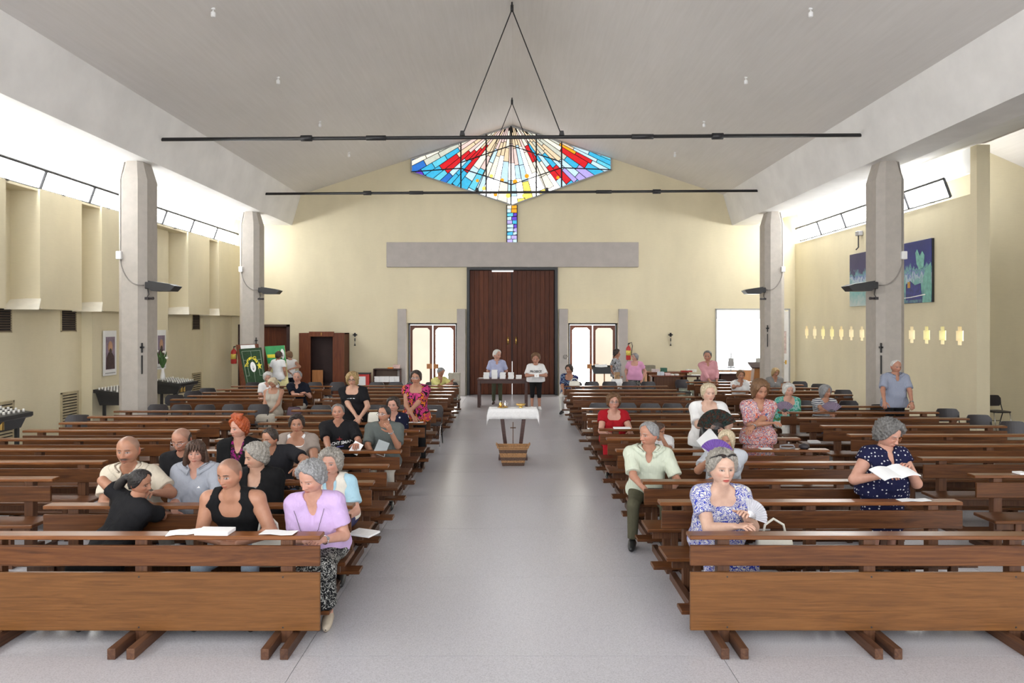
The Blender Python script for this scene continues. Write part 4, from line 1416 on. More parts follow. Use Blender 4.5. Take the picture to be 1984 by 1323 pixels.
for i, (px, py, Y, w, h, c, nm) in enumerate(((1280, 725, 22.75, 0.2, 0.12, (0.62, 0.68, 0.75), 'pale blue box of leaflets on the brown table'), (1293, 726, 22.75, 0.17, 0.08, (0.7, 0.5, 0.5), 'pinkish booklet pile on the brown table'),
        (1302, 727, 22.75, 0.1, 0.05, (0.75, 0.75, 0.7), 'short pile of white cards on the brown table'), (1311, 727, 22.75, 0.12, 0.05, (0.78, 0.76, 0.74), 'white booklets at the right of the brown table'),
        (1270, 719, 23.4, 0.25, 0.1, (0.62, 0.55, 0.55), 'grey pink papers on the reddish desk'), (1286, 719, 23.4, 0.2, 0.14, (0.05, 0.16, 0.11), 'dark green box on the reddish desk'),
        (1339, 721, 23.4, 0.34, 0.09, (0.76, 0.75, 0.7), 'pile of white paper on the far desk'), (1330, 727, 23.35, 0.36, 0.05, (0.35, 0.03, 0.02), 'red folder on the far desk'),
        (1348, 728, 23.1, 0.3, 0.03, (0.8, 0.8, 0.8), 'flat white sheets near the man in pink'))):
    x, y, z = W(px, py, Y)
    base = 0.93 if Y < 23 else 1.0
    if px > 1345:
        base = 0.9
    m = MB()
    k = max(1, int(h / 0.03))
    for q in range(k):
        m.bbox(-w / 2 + rng.uniform(-.006, .006), w / 2, -0.09, 0.09, q * h / k, (q + 1) * h / k - 0.003, 0.003)
    tag(m.build('paper_pile', plain('pile_%d' % i, c, 0.7, 0.1, 10), None, False, (x, y, base + 0.002)), nm, 'papers')
nb = MB().box(-0.28, 0.28, 0, 0.01, 0, 0.75).build('notice_board', plain('map_notice', (0.42, 0.46, 0.36), 0.7, 0.3, 5), None, False, (W(1332, 0, 22.4)[0], 22.4, 0.02))
tag(nb, 'pale map like notice leaning under the dark desk', 'notice')
sp = tag(empty('floor_cabinet', (W(1253, 0, 24.6)[0], 24.6, 0)), 'olive grey cabinet behind the woman in pink', 'cabinet')
MB().bbox(-0.32, 0.32, 0, 0.4, 0, 1.15, 0.01).build('body', plain('olive_paint', (0.24, 0.22, 0.16), 0.6), sp)
MB().box(-0.28, 0.28, -0.012, 0, 0.1, 1.05).build('door', plain('olive_door', (0.27, 0.25, 0.18), 0.6), sp)
# cardboard cartons near the left glazed door
for k in range(3):
    o = MB().bbox(-0.18, 0.18, -0.15, 0.15, 0, 0.27, 0.006).box(-0.185, 0.185, -0.155, 0.155, 0.18, 0.25).build('carton', plain('carton_grey', (0.42, 0.39, 0.33), 0.8), None, False, (W(880, 0, 21.3)[0], 21.3, k * 0.275 + 0.3))
    tag(o, 'grey lidded carton, %s of the stack by the left glazed door' % ('bottom', 'middle', 'top')[k], 'carton', 'stacked cartons')
o = simple_table('carton_stool', W(880, 0, 21.3)[0] - 0.2, W(880, 0, 21.3)[0] + 0.2, 21.13, 0.36, 0.3, 'low dark stool under the stacked cartons', 'table_wood', 'table_wood')
# rose wreath on fin
wr_ = tag(empty('wall_wreath', W(1096, 692, YB - 0.32)), 'small dried flower ornament on the fin beside the right glazed door', 'ornament')
for k in range(9):
    a = k * 2 * PI / 9
    MB().lathe([(0.0, 0), (0.035, 0.01), (0.03, 0.03), (0.0, 0.035)], (0.07 * math.cos(a), -0.01, 0.08 * math.sin(a)), 8).build('bloom', 'cable_grey', wr_, True)

# ---- tables and chairs of the bright side room, rope posts and a dark table at its door
simple_table('hall_counter', W(1392, 0, 23.8)[0], W(1440, 0, 23.8)[0], 23.8, 0.8, 0.92, 'dark long table in front of the bright side room', 'table_wood', 'table_wood', True)
simple_table('hall_table', 8.0, 9.8, YB + 1.6, 0.9, 0.85, 'white topped wooden table inside the bright side room', 'white_plastic', 'oak_wood', True)
for i, (x, y) in enumerate(((7.95, YB + 3.0), (8.5, YB + 3.0), (9.3, YB + 3.1))):
    chair(x, y, 0.4, 'chair inside the bright side room, %s from the left' % ordn[i])
for i, px in enumerate((1416, 1469)):
    p = tag(empty('notice_post', (W(px, 0, YB - 0.5)[0], YB - 0.5, 0)), ('left', 'right')[i] + ' slim grey notice post in the bright doorway', 'post', 'notice posts')
    MB().tube([(0, 0, 0.02), (0, 0, 1.6)], 0.015, 6).build('pole', 'grey_metal', p)
    MB().lathe([(0.14, 0), (0.14, 0.02), (0.02, 0.03)], n=14).build('base', 'grey_metal', p)
    MB().box(-0.1, 0.1, -0.02, -0.01, 1.1, 1.4).build('frame', 'grey_paint', p)
lt = tag(empty('carved_lectern', (W(1466, 0, 24.2)[0], 24.2, 0)), 'brown tapered wooden lectern beside the right rear column', 'lectern')
MB().prism([(-0.22, 0), (0.22, 0), (0.12, 1.12), (-0.12, 1.12)], 0.3, 'y', -0.15).build('body', 'oak_wood', lt)
m = MB()
m.add([(-0.24, -0.2, 1.12), (0.24, -0.2, 1.12), (0.24, 0.2, 1.28), (-0.24, 0.2, 1.28), (-0.24, -0.2, 1.08), (0.24, -0.2, 1.08), (0.24, 0.2, 1.24), (-0.24, 0.2, 1.24)], [(0, 1, 2, 3), (7, 6, 5, 4), (0, 4, 5, 1), (1, 5, 6, 2), (2, 6, 7, 3), (3, 7, 4, 0)])
m.build('desk', 'dark_interior', lt)

# ---- votive candle racks
CAND = MB().lathe([(0.022, 0), (0.022, 0.06), (0.018, 0.064)], n=8).mesh('votive_candle', 'candle_wax', True)
for i, (x, y, nm) in enumerate(((-9.85, 12.9, 'at the left frame edge'), (-10.0, 17.5, 'under the portrait left of the first column'), (-10.0, 20.3, 'just right of the first column'))):
    r = tag(empty('candle_rack', (x, y, 0)), 'black metal votive candle rack ' + nm, 'candle rack', 'candle racks')
    MB().prism([(-0.4, 0.92), (0.38, 0.8), (0.42, 0.83), (0.42, 0.9), (-0.4, 1.0)], 1.1, 'y', -0.55).build('tray', 'black_metal', r)
    MB().prism([(-0.3, 0.6), (0.25, 0.6), (0.36, 0.82), (-0.4, 0.92)], 0.9, 'y', -0.45).build('coin_box', 'black_metal', r)
    lg = MB().box(-0.03, 0.03, -0.03, 0.03, 0, 0.65).mesh('leg', 'black_metal')
    for dx in (-0.22, 0.22):
        for dy in (-0.38, 0.38):
            inst('leg', lg, r, (dx, dy, 0))
    for k in range(2):
        MB().lathe([(0.05, 0), (0.05, 0.16)], (0.3, -0.3 + 0.16 * k, 0.64), 10).build('candle_box', 'brass', r)
    for a in range(5):
        for b in range(8):
            dx = -0.3 + a * 0.15
            o = inst('votive_candle', CAND, None, (x + dx, y - 0.46 + b * 0.13, 0.985 - (dx + 0.4) * 0.122 + 0.005))
            tag(o, 'white votive candle on the black rack ' + nm, 'candle', 'votive candles ' + nm)

# ---- portraits, vase, small fittings of the left wall
def portrait(y, label, dark, hair, robe, ground):
    x = XL + 0.02
    p = tag(empty('portrait_print', (x, y, 1.88)), label, 'picture', 'framed prints')
    MB().bbox(0, 0.03, -0.28, 0.28, -0.58, 0.58, 0.006).build('mount', 'white_plastic', p)
    MB().box(0.03, 0.034, -0.2, 0.2, -0.42, 0.42).build('print', plain(label[:10], ground, 0.6, 0.15, 8), p)
    def blob(cy, cz, ry, rz, mat, nm, off):
        MB().prism([(cy + ry * math.cos(k * PI / 8), cz + rz * math.sin(k * PI / 8)) for k in range(16)], 0.003, 'x', off).build(nm, mat, p)
    MB().prism([(-0.19, -0.41), (0.19, -0.41), (0.16, -0.1), (0.05, 0.02), (-0.08, 0.02), (-0.18, -0.12)], 0.003, 'x', 0.035).build('printed_robe', plain(label[:8] + 'robe', robe, 0.7, 0.2, 20), p)
    blob(-0.01, 0.16, 0.1, 0.15, plain(label[:8] + 'hair', hair, 0.7), 'printed_hair', 0.036)
    blob(-0.01, 0.15, 0.075, 0.12, plain('printed_skin', (0.55, 0.32, 0.2), 0.7), 'printed_face', 0.04)
    blob(-0.015, 0.05, 0.055, 0.07, plain(label[:8] + 'beard', dark, 0.7), 'printed_beard', 0.044)
    MB().box(0.03, 0.034, -0.22, 0.22, -0.53, -0.5).build('caption_line', 'grey_paint', p)
portrait(17.68, 'white mounted portrait print of a bearded man left of the first column', (0.08, 0.05, 0.04), (0.5, 0.29, 0.18), (0.06, 0.03, 0.03), (0.24, 0.18, 0.24))
portrait(20.25, 'white mounted portrait print half hidden right of the first column', (0.35, 0.16, 0.1), (0.04, 0.03, 0.03), (0.5, 0.45, 0.42), (0.12, 0.1, 0.1))
vs_ = tag(empty('flower_vase', (-10.1, 19.75, 1.02)), 'white vase of pale flowers and leaves beside the first left column', 'vase')
MB().lathe([(0.05, 0), (0.07, 0.05), (0.06, 0.15), (0.035, 0.28), (0.05, 0.34)], n=14).build('vase', 'white_plastic', vs_, True)
plain('leaf_green', (0.05, 0.12, 0.03), 0.6, 0.2)
for k in range(14):
    a, r_, h = k * 2.4, 0.05 + 0.12 * rng.rand(), 0.5 + 0.4 * rng.rand()
    tip = Vector((r_ * math.cos(a), r_ * math.sin(a), h))
    MB().tube([(0, 0, 0.3), tip * 0.7 + Vector((0, 0, 0.1)), tip], [0.006, 0.03, 0.004], 5).build('leaf', 'leaf_green', vs_)
    if k % 3 == 0:
        MB().lathe([(0.0, -0.03), (0.045, 0.0), (0.04, 0.03), (0.0, 0.045)], tip, 8).build('bloom', 'candle_wax', vs_, True)
ws = tag(empty('wall_shelf_statue', (XL + 0.1, 18.75, 1.9)), 'small figure on a wall bracket left of the first column', 'statue')
MB().box(-0.08, 0.1, -0.1, 0.1, -0.06, -0.02).build('bracket', 'wedge_white', ws)
MB().lathe([(0.06, -0.02), (0.05, 0.1), (0.03, 0.2), (0.035, 0.24), (0.0, 0.28)], n=12).build('figure', 'cable_grey', ws, True)
# horn loudspeaker and lever on the right wall
hs = tag(empty('window_winder', (XW - 0.05, 20.6, 5.3)), 'grey window winder box with hanging lever on the right wall', 'winder')
MB().bbox(-0.1, 0.04, -0.1, 0.1, 0, 0.14, 0.01).build('gear_box', 'grey_metal', hs)
MB().tube([(-0.05, 0, 0.0), (-0.05, 0, -0.35), (-0.1, 0.05, -0.42)], 0.02, 6).build('lever', 'black_metal', hs)

# ---- paintings on the right wall
def paint_mat(name, top, mid, low, sea, f0):
    m, nt, b = nodes_of(name)
    tc = nt.nodes.new('ShaderNodeTexCoord')
    sep = nt.nodes.new('ShaderNodeSeparateXYZ')
    link(nt, tc.outputs['Object'], sep.inputs[0])
    v = texco(nt, (1, 3.2, 1.4))
    f = noise(nt, v, 2.0, 6, 0.65, 1.2)
    add = nt.nodes.new('ShaderNodeMath')
    add.operation = 'MULTIPLY_ADD'
    link(nt, f, add.inputs[0])
    add.inputs[1].default_value = 1.1
    link(nt, sep.outputs['Z'], add.inputs[2])
    c = ramp(nt, None, [(0.0, low), (0.28, sea), (0.36, mid), (0.46, (0.42, 0.5, 0.58)), (0.5, (0.1, 0.13, 0.4)), (0.56, sea), (0.62, top), (1.0, [q * 0.7 for q in top])])
    mr = nt.nodes.new('ShaderNodeMapRange')
    mr.inputs['From Min'].default_value = -0.35 + f0
    mr.inputs['From Max'].default_value = 1.35 + f0
    link(nt, add.outputs[0], mr.inputs['Value'])
    link(nt, mr.outputs[0], c.node.inputs[0])
    link(nt, c, b.inputs['Base Color'])
    b.inputs['Roughness'].default_value = 0.5
    bump(nt, b, f, 0.3, 0.01)
    MATS[name] = m
paint_mat('painting_a', (0.02, 0.03, 0.2), (0.16, 0.36, 0.36), (0.02, 0.025, 0.16), (0.16, 0.4, 0.34), 0.0)
paint_mat('painting_b', (0.03, 0.025, 0.11), (0.2, 0.36, 0.4), (0.4, 0.46, 0.44), (0.14, 0.36, 0.36), 0.1)
for i, (ya, yb, mt, nm) in enumerate(((17.07, 19.05, 'painting_a', 'deep blue and turquoise abstract canvas right of the first right column'), (19.25, 21.2, 'painting_b', 'dark to pale turquoise abstract canvas left of the first right column'))):
    c = tag(empty('painting', (XW - 0.05, (ya + yb) / 2, 3.98)), nm, 'painting', 'abstract canvases')
    h = (yb - ya) / 2
    MB().bbox(-0.02, 0.045, -h, h, -0.8, 0.8, 0.004).build('canvas', mt, c)
    MB().box(-0.005, 0.05, -h - 0.012, -h, -0.8, 0.8).box(-0.005, 0.045, h, h + 0.012, -0.8, 0.8).build('edge_strip', 'black_metal', c)
    if i == 0:
        def blob(pts, mat, nm_, off):
            MB().prism(pts, 0.004, 'x', off).build(nm_, mat, c)
        tq = plain('turquoise_paint', (0.16, 0.4, 0.34), 0.55, 0.12, 10)
        nv = plain('navy_paint', (0.02, 0.025, 0.18), 0.55, 0.2, 8)
        blob([(-0.99, -0.8), (-0.62, -0.8), (-0.7, -0.5), (-0.64, -0.2), (-0.75, 0.05), (-0.99, 0.2)], tq, 'paint_patch', -0.026)
        blob([(-0.5, 0.05), (-0.68, 0.1), (-0.72, 0.4), (-0.62, 0.52), (-0.52, 0.4), (-0.4, 0.58), (-0.33, 0.5), (-0.38, 0.2)], tq, 'paint_patch', -0.027)
        blob([(-0.6, -0.72), (0.1, -0.72), (0.1, -0.3), (-0.1, -0.22), (-0.3, -0.34), (-0.55, -0.3)], nv, 'paint_patch', -0.0265)
        blob([(-0.75, -0.61), (-0.1, -0.66), (0.2, -0.67), (0.2, -0.65), (-0.1, -0.64), (-0.75, -0.585)], 'candle_wax', 'paint_stroke', -0.029)
        blob([(-0.1, -0.4), (0.02, -0.4), (0.02, -0.24), (-0.1, -0.24)], plain('ochre_paint', (0.45, 0.24, 0.03), 0.6), 'paint_patch', -0.028)

# ---- things lying on the book rails and seats
def sheet(px, py, Y, z, w, d, rz, nm, cat='paper', thick=0.003, name='paper_sheet', mat='paper'):
    x = (px - 992) * Y / F
    m = MB()
    if thick > 0.01:
        m.bbox(-w / 2, w / 2, -d / 2, d / 2, 0, thick, 0.002)
    else:
        nx = 6
        vs, fs = [], []
        for t in (0, thick):
            for i in range(nx + 1):
                u = i / nx
                zz = 0.006 * math.sin(u * PI * 1.5) ** 2 + t
                vs += [(-w / 2 + w * u, -d / 2, zz), (-w / 2 + w * u, d / 2, zz)]
        k = 2 * (nx + 1)
        for i in range(nx):
            a = 2 * i
            fs += [(a + k, a + 2 + k, a + 3 + k, a + 1 + k), (a + 1, a + 3, a + 2, a), (a, a + 2, a + 2 + k, a + k), (a + 3, a + 1, a + 1 + k, a + 3 + k)]
        fs += [(0, k, k + 1, 1), (2 * nx + 1, 2 * nx + 1 + k, 2 * nx + k, 2 * nx)]
        m.add(vs, fs)
    o = m.build(name, mat, None, False, (x, Y, z))
    o.rotation_euler = (0, 0, rz)
    tag(o, nm, cat)
    return o


RZ = 0.882
sheet(355, 0, 5.66, RZ, 0.24, 0.15, 0.25, 'folded white sheet left of the booklet on the left front rail')
sheet(417, 0, 5.65, RZ, 0.28, 0.15, -0.05, 'thick white booklet on the left front rail before the man in the tank top', 'booklet', 0.03, 'booklet')
sheet(540, 0, 5.65, RZ, 0.29, 0.12, -0.12, 'white sheet near the aisle end of the left front rail')
sheet(1770, 0, 6.7, RZ, 0.3, 0.1, 0.05, 'white sheet on the rail before the reading woman')
sheet(1483, 0, 9.48, RZ, 0.16, 0.11, 0.0, 'white booklet on the rail before the woman in the patterned dress', 'booklet', 0.012, 'booklet')
sheet(1205, 0, 11.36, RZ, 0.28, 0.12, 0.02, 'open white booklet on the rail before the woman in red', 'booklet', 0.02, 'booklet')
sheet(806, 0, 12.07, RZ, 0.26, 0.12, 0.0, 'white sheet on the rail before the woman in the pink top')
sheet(1978, 0, 7.9, RZ, 0.12, 0.12, 0.1, 'white booklet at the right frame edge on the outer rail', 'booklet', 0.02, 'booklet')
sheet(787, 0, 10.95, 0.63, 0.1, 0.1, 0.0, 'pale orange card tucked at a pew back near the aisle', 'card', 0.002, 'card', plain('orange_card', (0.62, 0.3, 0.2), 0.7))
sheet(1500, 0, 7.25, 0.465, 0.2, 0.16, 0.1, 'white folded cardigan on the seat, right half', 'garment', 0.09, 'folded_garment', 'white_cloth')
sheet(1458, 0, 7.2, 0.465, 0.3, 0.2, 0.0, 'white bag lying on the seat behind the blue floral woman', 'bag', 0.17, 'cloth_bag', 'white_cloth')
sheet(1577, 0, 12.4, 0.465, 0.18, 0.14, 0.0, 'white paper packet on a pew seat under the teal woman', 'packet', 0.04, 'packet')
sheet(468, 0, 11.6, 0.47, 0.22, 0.14, 0.0, 'white notice standing on a pew seat right of the red haired woman', 'notice', 0.18, 'notice')
sheet(545, 0, 12.5, 0.47, 0.36, 0.1, 0.0, 'white board lying on the pew behind the woman in taupe', 'board', 0.14, 'white_board')
o = MB().tube([(-0.1, 0, 0), (-0.09, 0.03, 0.03), (0, 0.05, 0.03), (0.09, 0.03, 0.03), (0.1, 0, 0), (0.0, -0.04, 0.0), (-0.1, 0, 0)], 0.012, 8).build('spectacle_case', 'grey_metal', None, True, ((1526 - 992) * 9.5 / F, 9.5, RZ + 0.012))
tag(o, 'shiny silvery ring shaped purse handle on the right rail', 'accessory')
o = MB().lathe([(0.05, 0), (0.075, 0.02), (0.07, 0.05), (0.02, 0.075), (0.0, 0.08)], n=14).build('black_purse', 'black_plastic', None, True, ((1558 - 992) * 9.5 / F, 9.5, RZ))
tag(o, 'small black coin purse on the right rail', 'purse')


def handbag(px, Y, z, w, h, mat, label, rz=0.0, strap=True, name='handbag'):
    x = (px - 992) * Y / F
    b = tag(empty(name, (x, Y, z), rz), label, 'bag', 'bags')
    m = MB()
    prof = [(0.0, 1.0), (0.25, 1.08), (0.6, 1.0), (0.9, 0.8), (1.0, 0.5)]
    N = 20
    vs, fs = [], []
    for (t, k) in prof:
        for q in range(N):
            a = 2 * PI * q / N
            c_, s_ = math.cos(a), math.sin(a)
            sx = math.copysign(abs(c_) ** 0.5, c_)
            sy = math.copysign(abs(s_) ** 0.5, s_)
            vs.append((w / 2 * k ** 0.4 * sx, w * 0.2 * k * sy * (1.25 - t), h * t + 0.012 * math.sin(3 * a) * t))
    for i in range(len(prof) - 1):
        for q in range(N):
            fs.append((i * N + q, i * N + (q + 1) % N, (i + 1) * N + (q + 1) % N, (i + 1) * N + q))
    fs.append(tuple(range(N))[::-1])
    fs.append(tuple((len(prof) - 1) * N + q for q in range(N)))
    m.add(vs, fs)
    m.build('bag_body', mat, b, True)
    if strap:
        MB().tube([(-w * 0.32, 0, h * 0.9), (-w * 0.25, 0, h * 1.4), (0, 0.02, h * 1.65), (w * 0.25, 0, h * 1.4), (w * 0.32, 0, h * 0.9)], 0.012, 8).build('strap', mat, b, True)
    return b


plain('cream_leather', (0.72, 0.7, 0.62), 0.5, 0.06)
plain('black_leather', (0.02, 0.02, 0.022), 0.35, 0.06)
plain('plum_cloth', (0.06, 0.03, 0.05), 0.6, 0.1)
handbag(1500, 6.35, 0.465, 0.34, 0.2, 'cream_leather', 'white handbag on the front right seat beside the floral dress')
handbag(520, 6.1, 0.465, 0.3, 0.26, 'cream_leather', 'cream handbag with looped straps behind the front rail')
handbag(1270, 7.75, 0.62, 0.24, 0.12, 'black_leather', 'black pouch on the lap of the man in pale shirt', 0, False)
handbag(1380, 9.65, 0.98, 0.36, 0.24, 'black_leather', 'black handbag held low by the woman with the dark fan', 0.2, False)
handbag(570, 15.4, 0.47, 0.32, 0.28, 'plum_cloth', 'dark plum bag hanging over a chair at the left', 0, False)
handbag(728, 12.2, 0.62, 0.3, 0.42, 'cream_leather', 'cream shoulder bag at the hip of the standing blonde', 0, False)
handbag(1113, 19.37, 0.883, 0.3, 0.13, 'cream_leather', 'cream bag on the rail of the seated woman in navy', 0, True)
handbag(518, 16.3, 0.5, 0.3, 0.25, plain('yellow_straw', (0.5, 0.36, 0.12), 0.7, 0.1, 30), 'yellow straw handbag with dark hoops held by the white haired woman')
handbag(505, 0.0 + 6.15, 0.02, 0.1, 0.05, 'black_leather', 'dark bundle on the floor under the front seat', 0, False) if False else None
sheet(705, 0, 6.98, 0.468, 0.26, 0.2, -0.4, 'white cloth draped over the aisle end of the second left pew', 'cloth', 0.02, 'draped_cloth', 'white_cloth')

# ================================================================ people
def smin(a, b, k):
    h = np.clip(0.5 + 0.5 * (b - a) / k, 0, 1)
    return b * (1 - h) + a * h - k * h * (1 - h)


class Field:
    "blended round cones sampled on a grid and skinned with surface nets"

    def __init__(self):
        self.pr, self.cut, self.planes, self.late = [], [], [], []
        self.wob = 0.0

    def cap(self, a, b, r1, r2=None, flat=None, k=0.04, plane=None):
        self.pr.append((np.array(a, float), np.array(b, float), r1, r1 if r2 is None else r2, flat, k, plane))

    def sub(self, a, b, r1, r2=None, flat=None, k=0.008):
        self.cut.append((np.array(a, float), np.array(b, float), r1, r1 if r2 is None else r2, flat, k, None))

    def add_late(self, a, b, r1, r2=None, flat=None, k=0.012):
        self.late.append((np.array(a, float), np.array(b, float), r1, r1 if r2 is None else r2, flat, k, None))

    @staticmethod
    def d(P, p):
        a, b, r1, r2, flat, k, plane = p
        ab = b - a
        L2 = float(ab @ ab) + 1e-12
        o = P - a
        t = np.clip((o @ ab) / L2, 0, 1)
        o = o - t[..., None] * ab
        if flat is not None:
            fd, ff = flat
            o = o + (o @ fd)[..., None] * (fd * (ff - 1))
        d = np.sqrt((o * o).sum(-1)) - (r1 + (r2 - r1) * t)
        if plane is not None:
            c, n = plane
            d = np.maximum(d, (P - c) @ n)
        return d

    def eval(self, P):
        D = np.full(P.shape[:-1], 0.3)
        for p in self.pr:
            D = smin(D, self.d(P, p), p[5])
        for p in self.cut:
            D = -smin(-D, self.d(P, p), p[5])
        for p in self.late:
            D = smin(D, self.d(P, p), p[5])
        for (c, n) in self.planes:
            D = np.maximum(D, (P - c) @ n)
        return D

    def mesh(self, h):
        lo = np.min([np.minimum(p[0], p[1]) - max(p[2], p[3]) for p in self.pr + self.late], 0) - 3 * h
        hi = np.max([np.maximum(p[0], p[1]) + max(p[2], p[3]) for p in self.pr + self.late], 0) + 3 * h
        n = np.ceil((hi - lo) / h).astype(int) + 1
        ax = [lo[i] + h * np.arange(n[i]) for i in range(3)]
        D = np.full(tuple(n), 0.3)

        def region(p, m):
            l = np.minimum(p[0], p[1]) - max(p[2], p[3]) - m
            u = np.maximum(p[0], p[1]) + max(p[2], p[3]) + m
            i0 = np.clip(((l - lo) / h).astype(int), 0, n - 1)
            i1 = np.clip(np.ceil((u - lo) / h).astype(int) + 1, 1, n)
            sl = tuple(slice(a, b) for a, b in zip(i0, i1))
            P = np.stack(np.meshgrid(*[ax[i][sl[i]] for i in range(3)], indexing='ij'), -1)
            return sl, P
        for p in self.pr:
            sl, P = region(p, p[5] + 0.03)
            D[sl] = smin(D[sl], self.d(P, p), p[5])
        if self.wob:
            X, Y, Z = np.meshgrid(*ax, indexing='ij', sparse=True)
            D = D + self.wob * (np.sin(X * 38 + 9 * np.sin(Z * 7)) * np.sin(Z * 27 + 5 * np.sin(X * 9 + Y * 6)) + 0.7 * np.sin(Y * 41 + Z * 17 + 3 * np.sin(X * 13)))
        for p in self.cut:
            sl, P = region(p, 0.03)
            D[sl] = -smin(-D[sl], self.d(P, p), p[5])
        for p in self.late:
            sl, P = region(p, 0.03)
            D[sl] = smin(D[sl], self.d(P, p), p[5])
        for (c, nn_) in self.planes:
            X, Y, Z = np.meshgrid(*ax, indexing='ij', sparse=True)
            D = np.maximum(D, (X - c[0]) * nn_[0] + (Y - c[1]) * nn_[1] + (Z - c[2]) * nn_[2])
        return surface_nets(D, lo, h)


CORN = [(0, 0, 0), (1, 0, 0), (0, 1, 0), (1, 1, 0), (0, 0, 1), (1, 0, 1), (0, 1, 1), (1, 1, 1)]
EDG = [(0, 1), (2, 3), (4, 5), (6, 7), (0, 2), (1, 3), (4, 6), (5, 7), (0, 4), (1, 5), (2, 6), (3, 7)]


def surface_nets(D, lo, h):
    neg = D < 0
    s = tuple(d - 1 for d in D.shape)
    c = np.zeros(s, np.int8)
    for (i, j, k) in CORN:
        c += neg[i:i + s[0], j:j + s[1], k:k + s[2]]
    act = (c > 0) & (c < 8)
    ids = np.argwhere(act)
    idx = np.full(s, -1, np.int64)
    idx[act] = np.arange(len(ids))
    pos = np.zeros((len(ids), 3))
    cnt = np.zeros(len(ids))
    for (a, b) in EDG:
        A, B = np.array(CORN[a]), np.array(CORN[b])
        v0 = D[tuple((ids + A).T)]
        v1 = D[tuple((ids + B).T)]
        m = (v0 < 0) != (v1 < 0)
        t = v0[m] / (v0[m] - v1[m])
        pos[m] += A + t[:, None] * (B - A)
        cnt[m] += 1
    V = lo + (ids + pos / cnt[:, None]) * h
    Fq = []
    for ax_ in range(3):
        sl0 = [slice(1, -1)] * 3
        sl1 = [slice(1, -1)] * 3
        sl0[ax_] = slice(0, -1)
        sl1[ax_] = slice(1, None)
        a, b = neg[tuple(sl0)], neg[tuple(sl1)]
        e = np.argwhere(a != b)
        if len(e) == 0:
            continue
        inside = a[tuple(e.T)]
        off = np.ones(3, int)
        off[ax_] = 0
        e = e + off
        u, v = [(1, 2), (2, 0), (0, 1)][ax_]
        du, dv = np.zeros(3, int), np.zeros(3, int)
        du[u], dv[v] = 1, 1
        q = [idx[tuple(x.T)] for x in (e - du - dv, e - dv, e, e - du)]
        q = np.stack(q, 1)
        q[~inside] = q[~inside][:, ::-1]
        Fq.append(q)
    return V, np.concatenate(Fq)


def np_mesh(name, V, quads, mat, tris=None, col=None, smooth=True):
    me = bpy.data.meshes.new(name)
    nq = len(quads)
    nt = 0 if tris is None else len(tris)
    me.vertices.add(len(V))
    me.vertices.foreach_set('co', np.asarray(V, np.float32).ravel())
    me.loops.add(nq * 4 + nt * 3)
    li = np.asarray(quads, np.int32).ravel()
    if nt:
        li = np.concatenate([li, np.asarray(tris, np.int32).ravel()])
    me.loops.foreach_set('vertex_index', li)
    me.polygons.add(nq + nt)
    ls = np.concatenate([np.arange(nq) * 4, nq * 4 + np.arange(nt) * 3]).astype(np.int32)
    me.polygons.foreach_set('loop_start', ls)
    me.polygons.foreach_set('use_smooth', np.full(nq + nt, smooth))
    if col is not None:
        ca = me.color_attributes.new('Col', 'FLOAT_COLOR', 'POINT')
        c4 = np.ones((len(V), 4), np.float32)
        c4[:, :3] = col
        ca.data.foreach_set('color', c4.ravel())
    me.materials.append(MATS[mat] if isinstance(mat, str) else mat)
    me.update()
    me.validate()
    return me


def skin_material():
    m, nt, b = nodes_of('skin')
    a = nt.nodes.new('ShaderNodeAttribute')
    a.attribute_name = 'Col'
    f = noise(nt, texco(nt), 22, 4)
    mx = nt.nodes.new('ShaderNodeMix')
    mx.data_type = 'RGBA'
    mx.blend_type = 'MULTIPLY'
    mx.inputs['Factor'].default_value = 0.6
    link(nt, a.outputs['Color'], mx.inputs['A'])
    link(nt, ramp(nt, f, [(0.3, (0.88, 0.8, 0.78)), (0.7, (1.06, 1.05, 1.05))]), mx.inputs['B'])
    link(nt, mx.outputs['Result'], b.inputs['Base Color'])
    b.inputs['Roughness'].default_value = 0.5
    b.inputs['Subsurface Weight'].default_value = 0.0
    bump(nt, b, noise(nt, texco(nt), 120, 3), 0.12, 0.002)
    MATS['skin'] = m


skin_material()


def hair_material(name, col, tip=None):
    if name in MATS:
        return name
    m, nt, b = nodes_of(name)
    v = texco(nt, (60, 60, 9))
    f = noise(nt, v, 1.6, 4, 0.6, 0.8)
    tip = tip or [min(1, c * 1.7 + 0.02) for c in col]
    link(nt, ramp(nt, f, [(0.3, [c * 0.6 for c in col]), (0.5, col), (0.72, tip)]), b.inputs['Base Color'])
    b.inputs['Roughness'].default_value = 0.5
    bump(nt, b, f, 0.6, 0.012)
    MATS[name] = m
    return name


HAIRC = {'white': ((0.62, 0.61, 0.58), (0.85, 0.85, 0.83)), 'grey': ((0.24, 0.24, 0.245), (0.4, 0.4, 0.41)), 'dgrey': ((0.13, 0.125, 0.12), (0.25, 0.245, 0.24)), 'black': ((0.012, 0.01, 0.01), (0.04, 0.03, 0.03)),
         'brown': ((0.05, 0.024, 0.014), (0.12, 0.06, 0.035)), 'red': ((0.36, 0.06, 0.012), (0.55, 0.14, 0.03)), 'blonde': ((0.36, 0.24, 0.1), (0.62, 0.46, 0.25)), 'palebl': ((0.55, 0.45, 0.3), (0.8, 0.72, 0.56)),
         'lbrown': ((0.14, 0.07, 0.03), (0.3, 0.16, 0.07)), 'salt': ((0.28, 0.26, 0.23), (0.48, 0.45, 0.4)), 'dark': ((0.025, 0.016, 0.012), (0.08, 0.05, 0.035))}
for k_, (c0, c1) in HAIRC.items():
    hair_material('hair_' + k_, c0, c1)


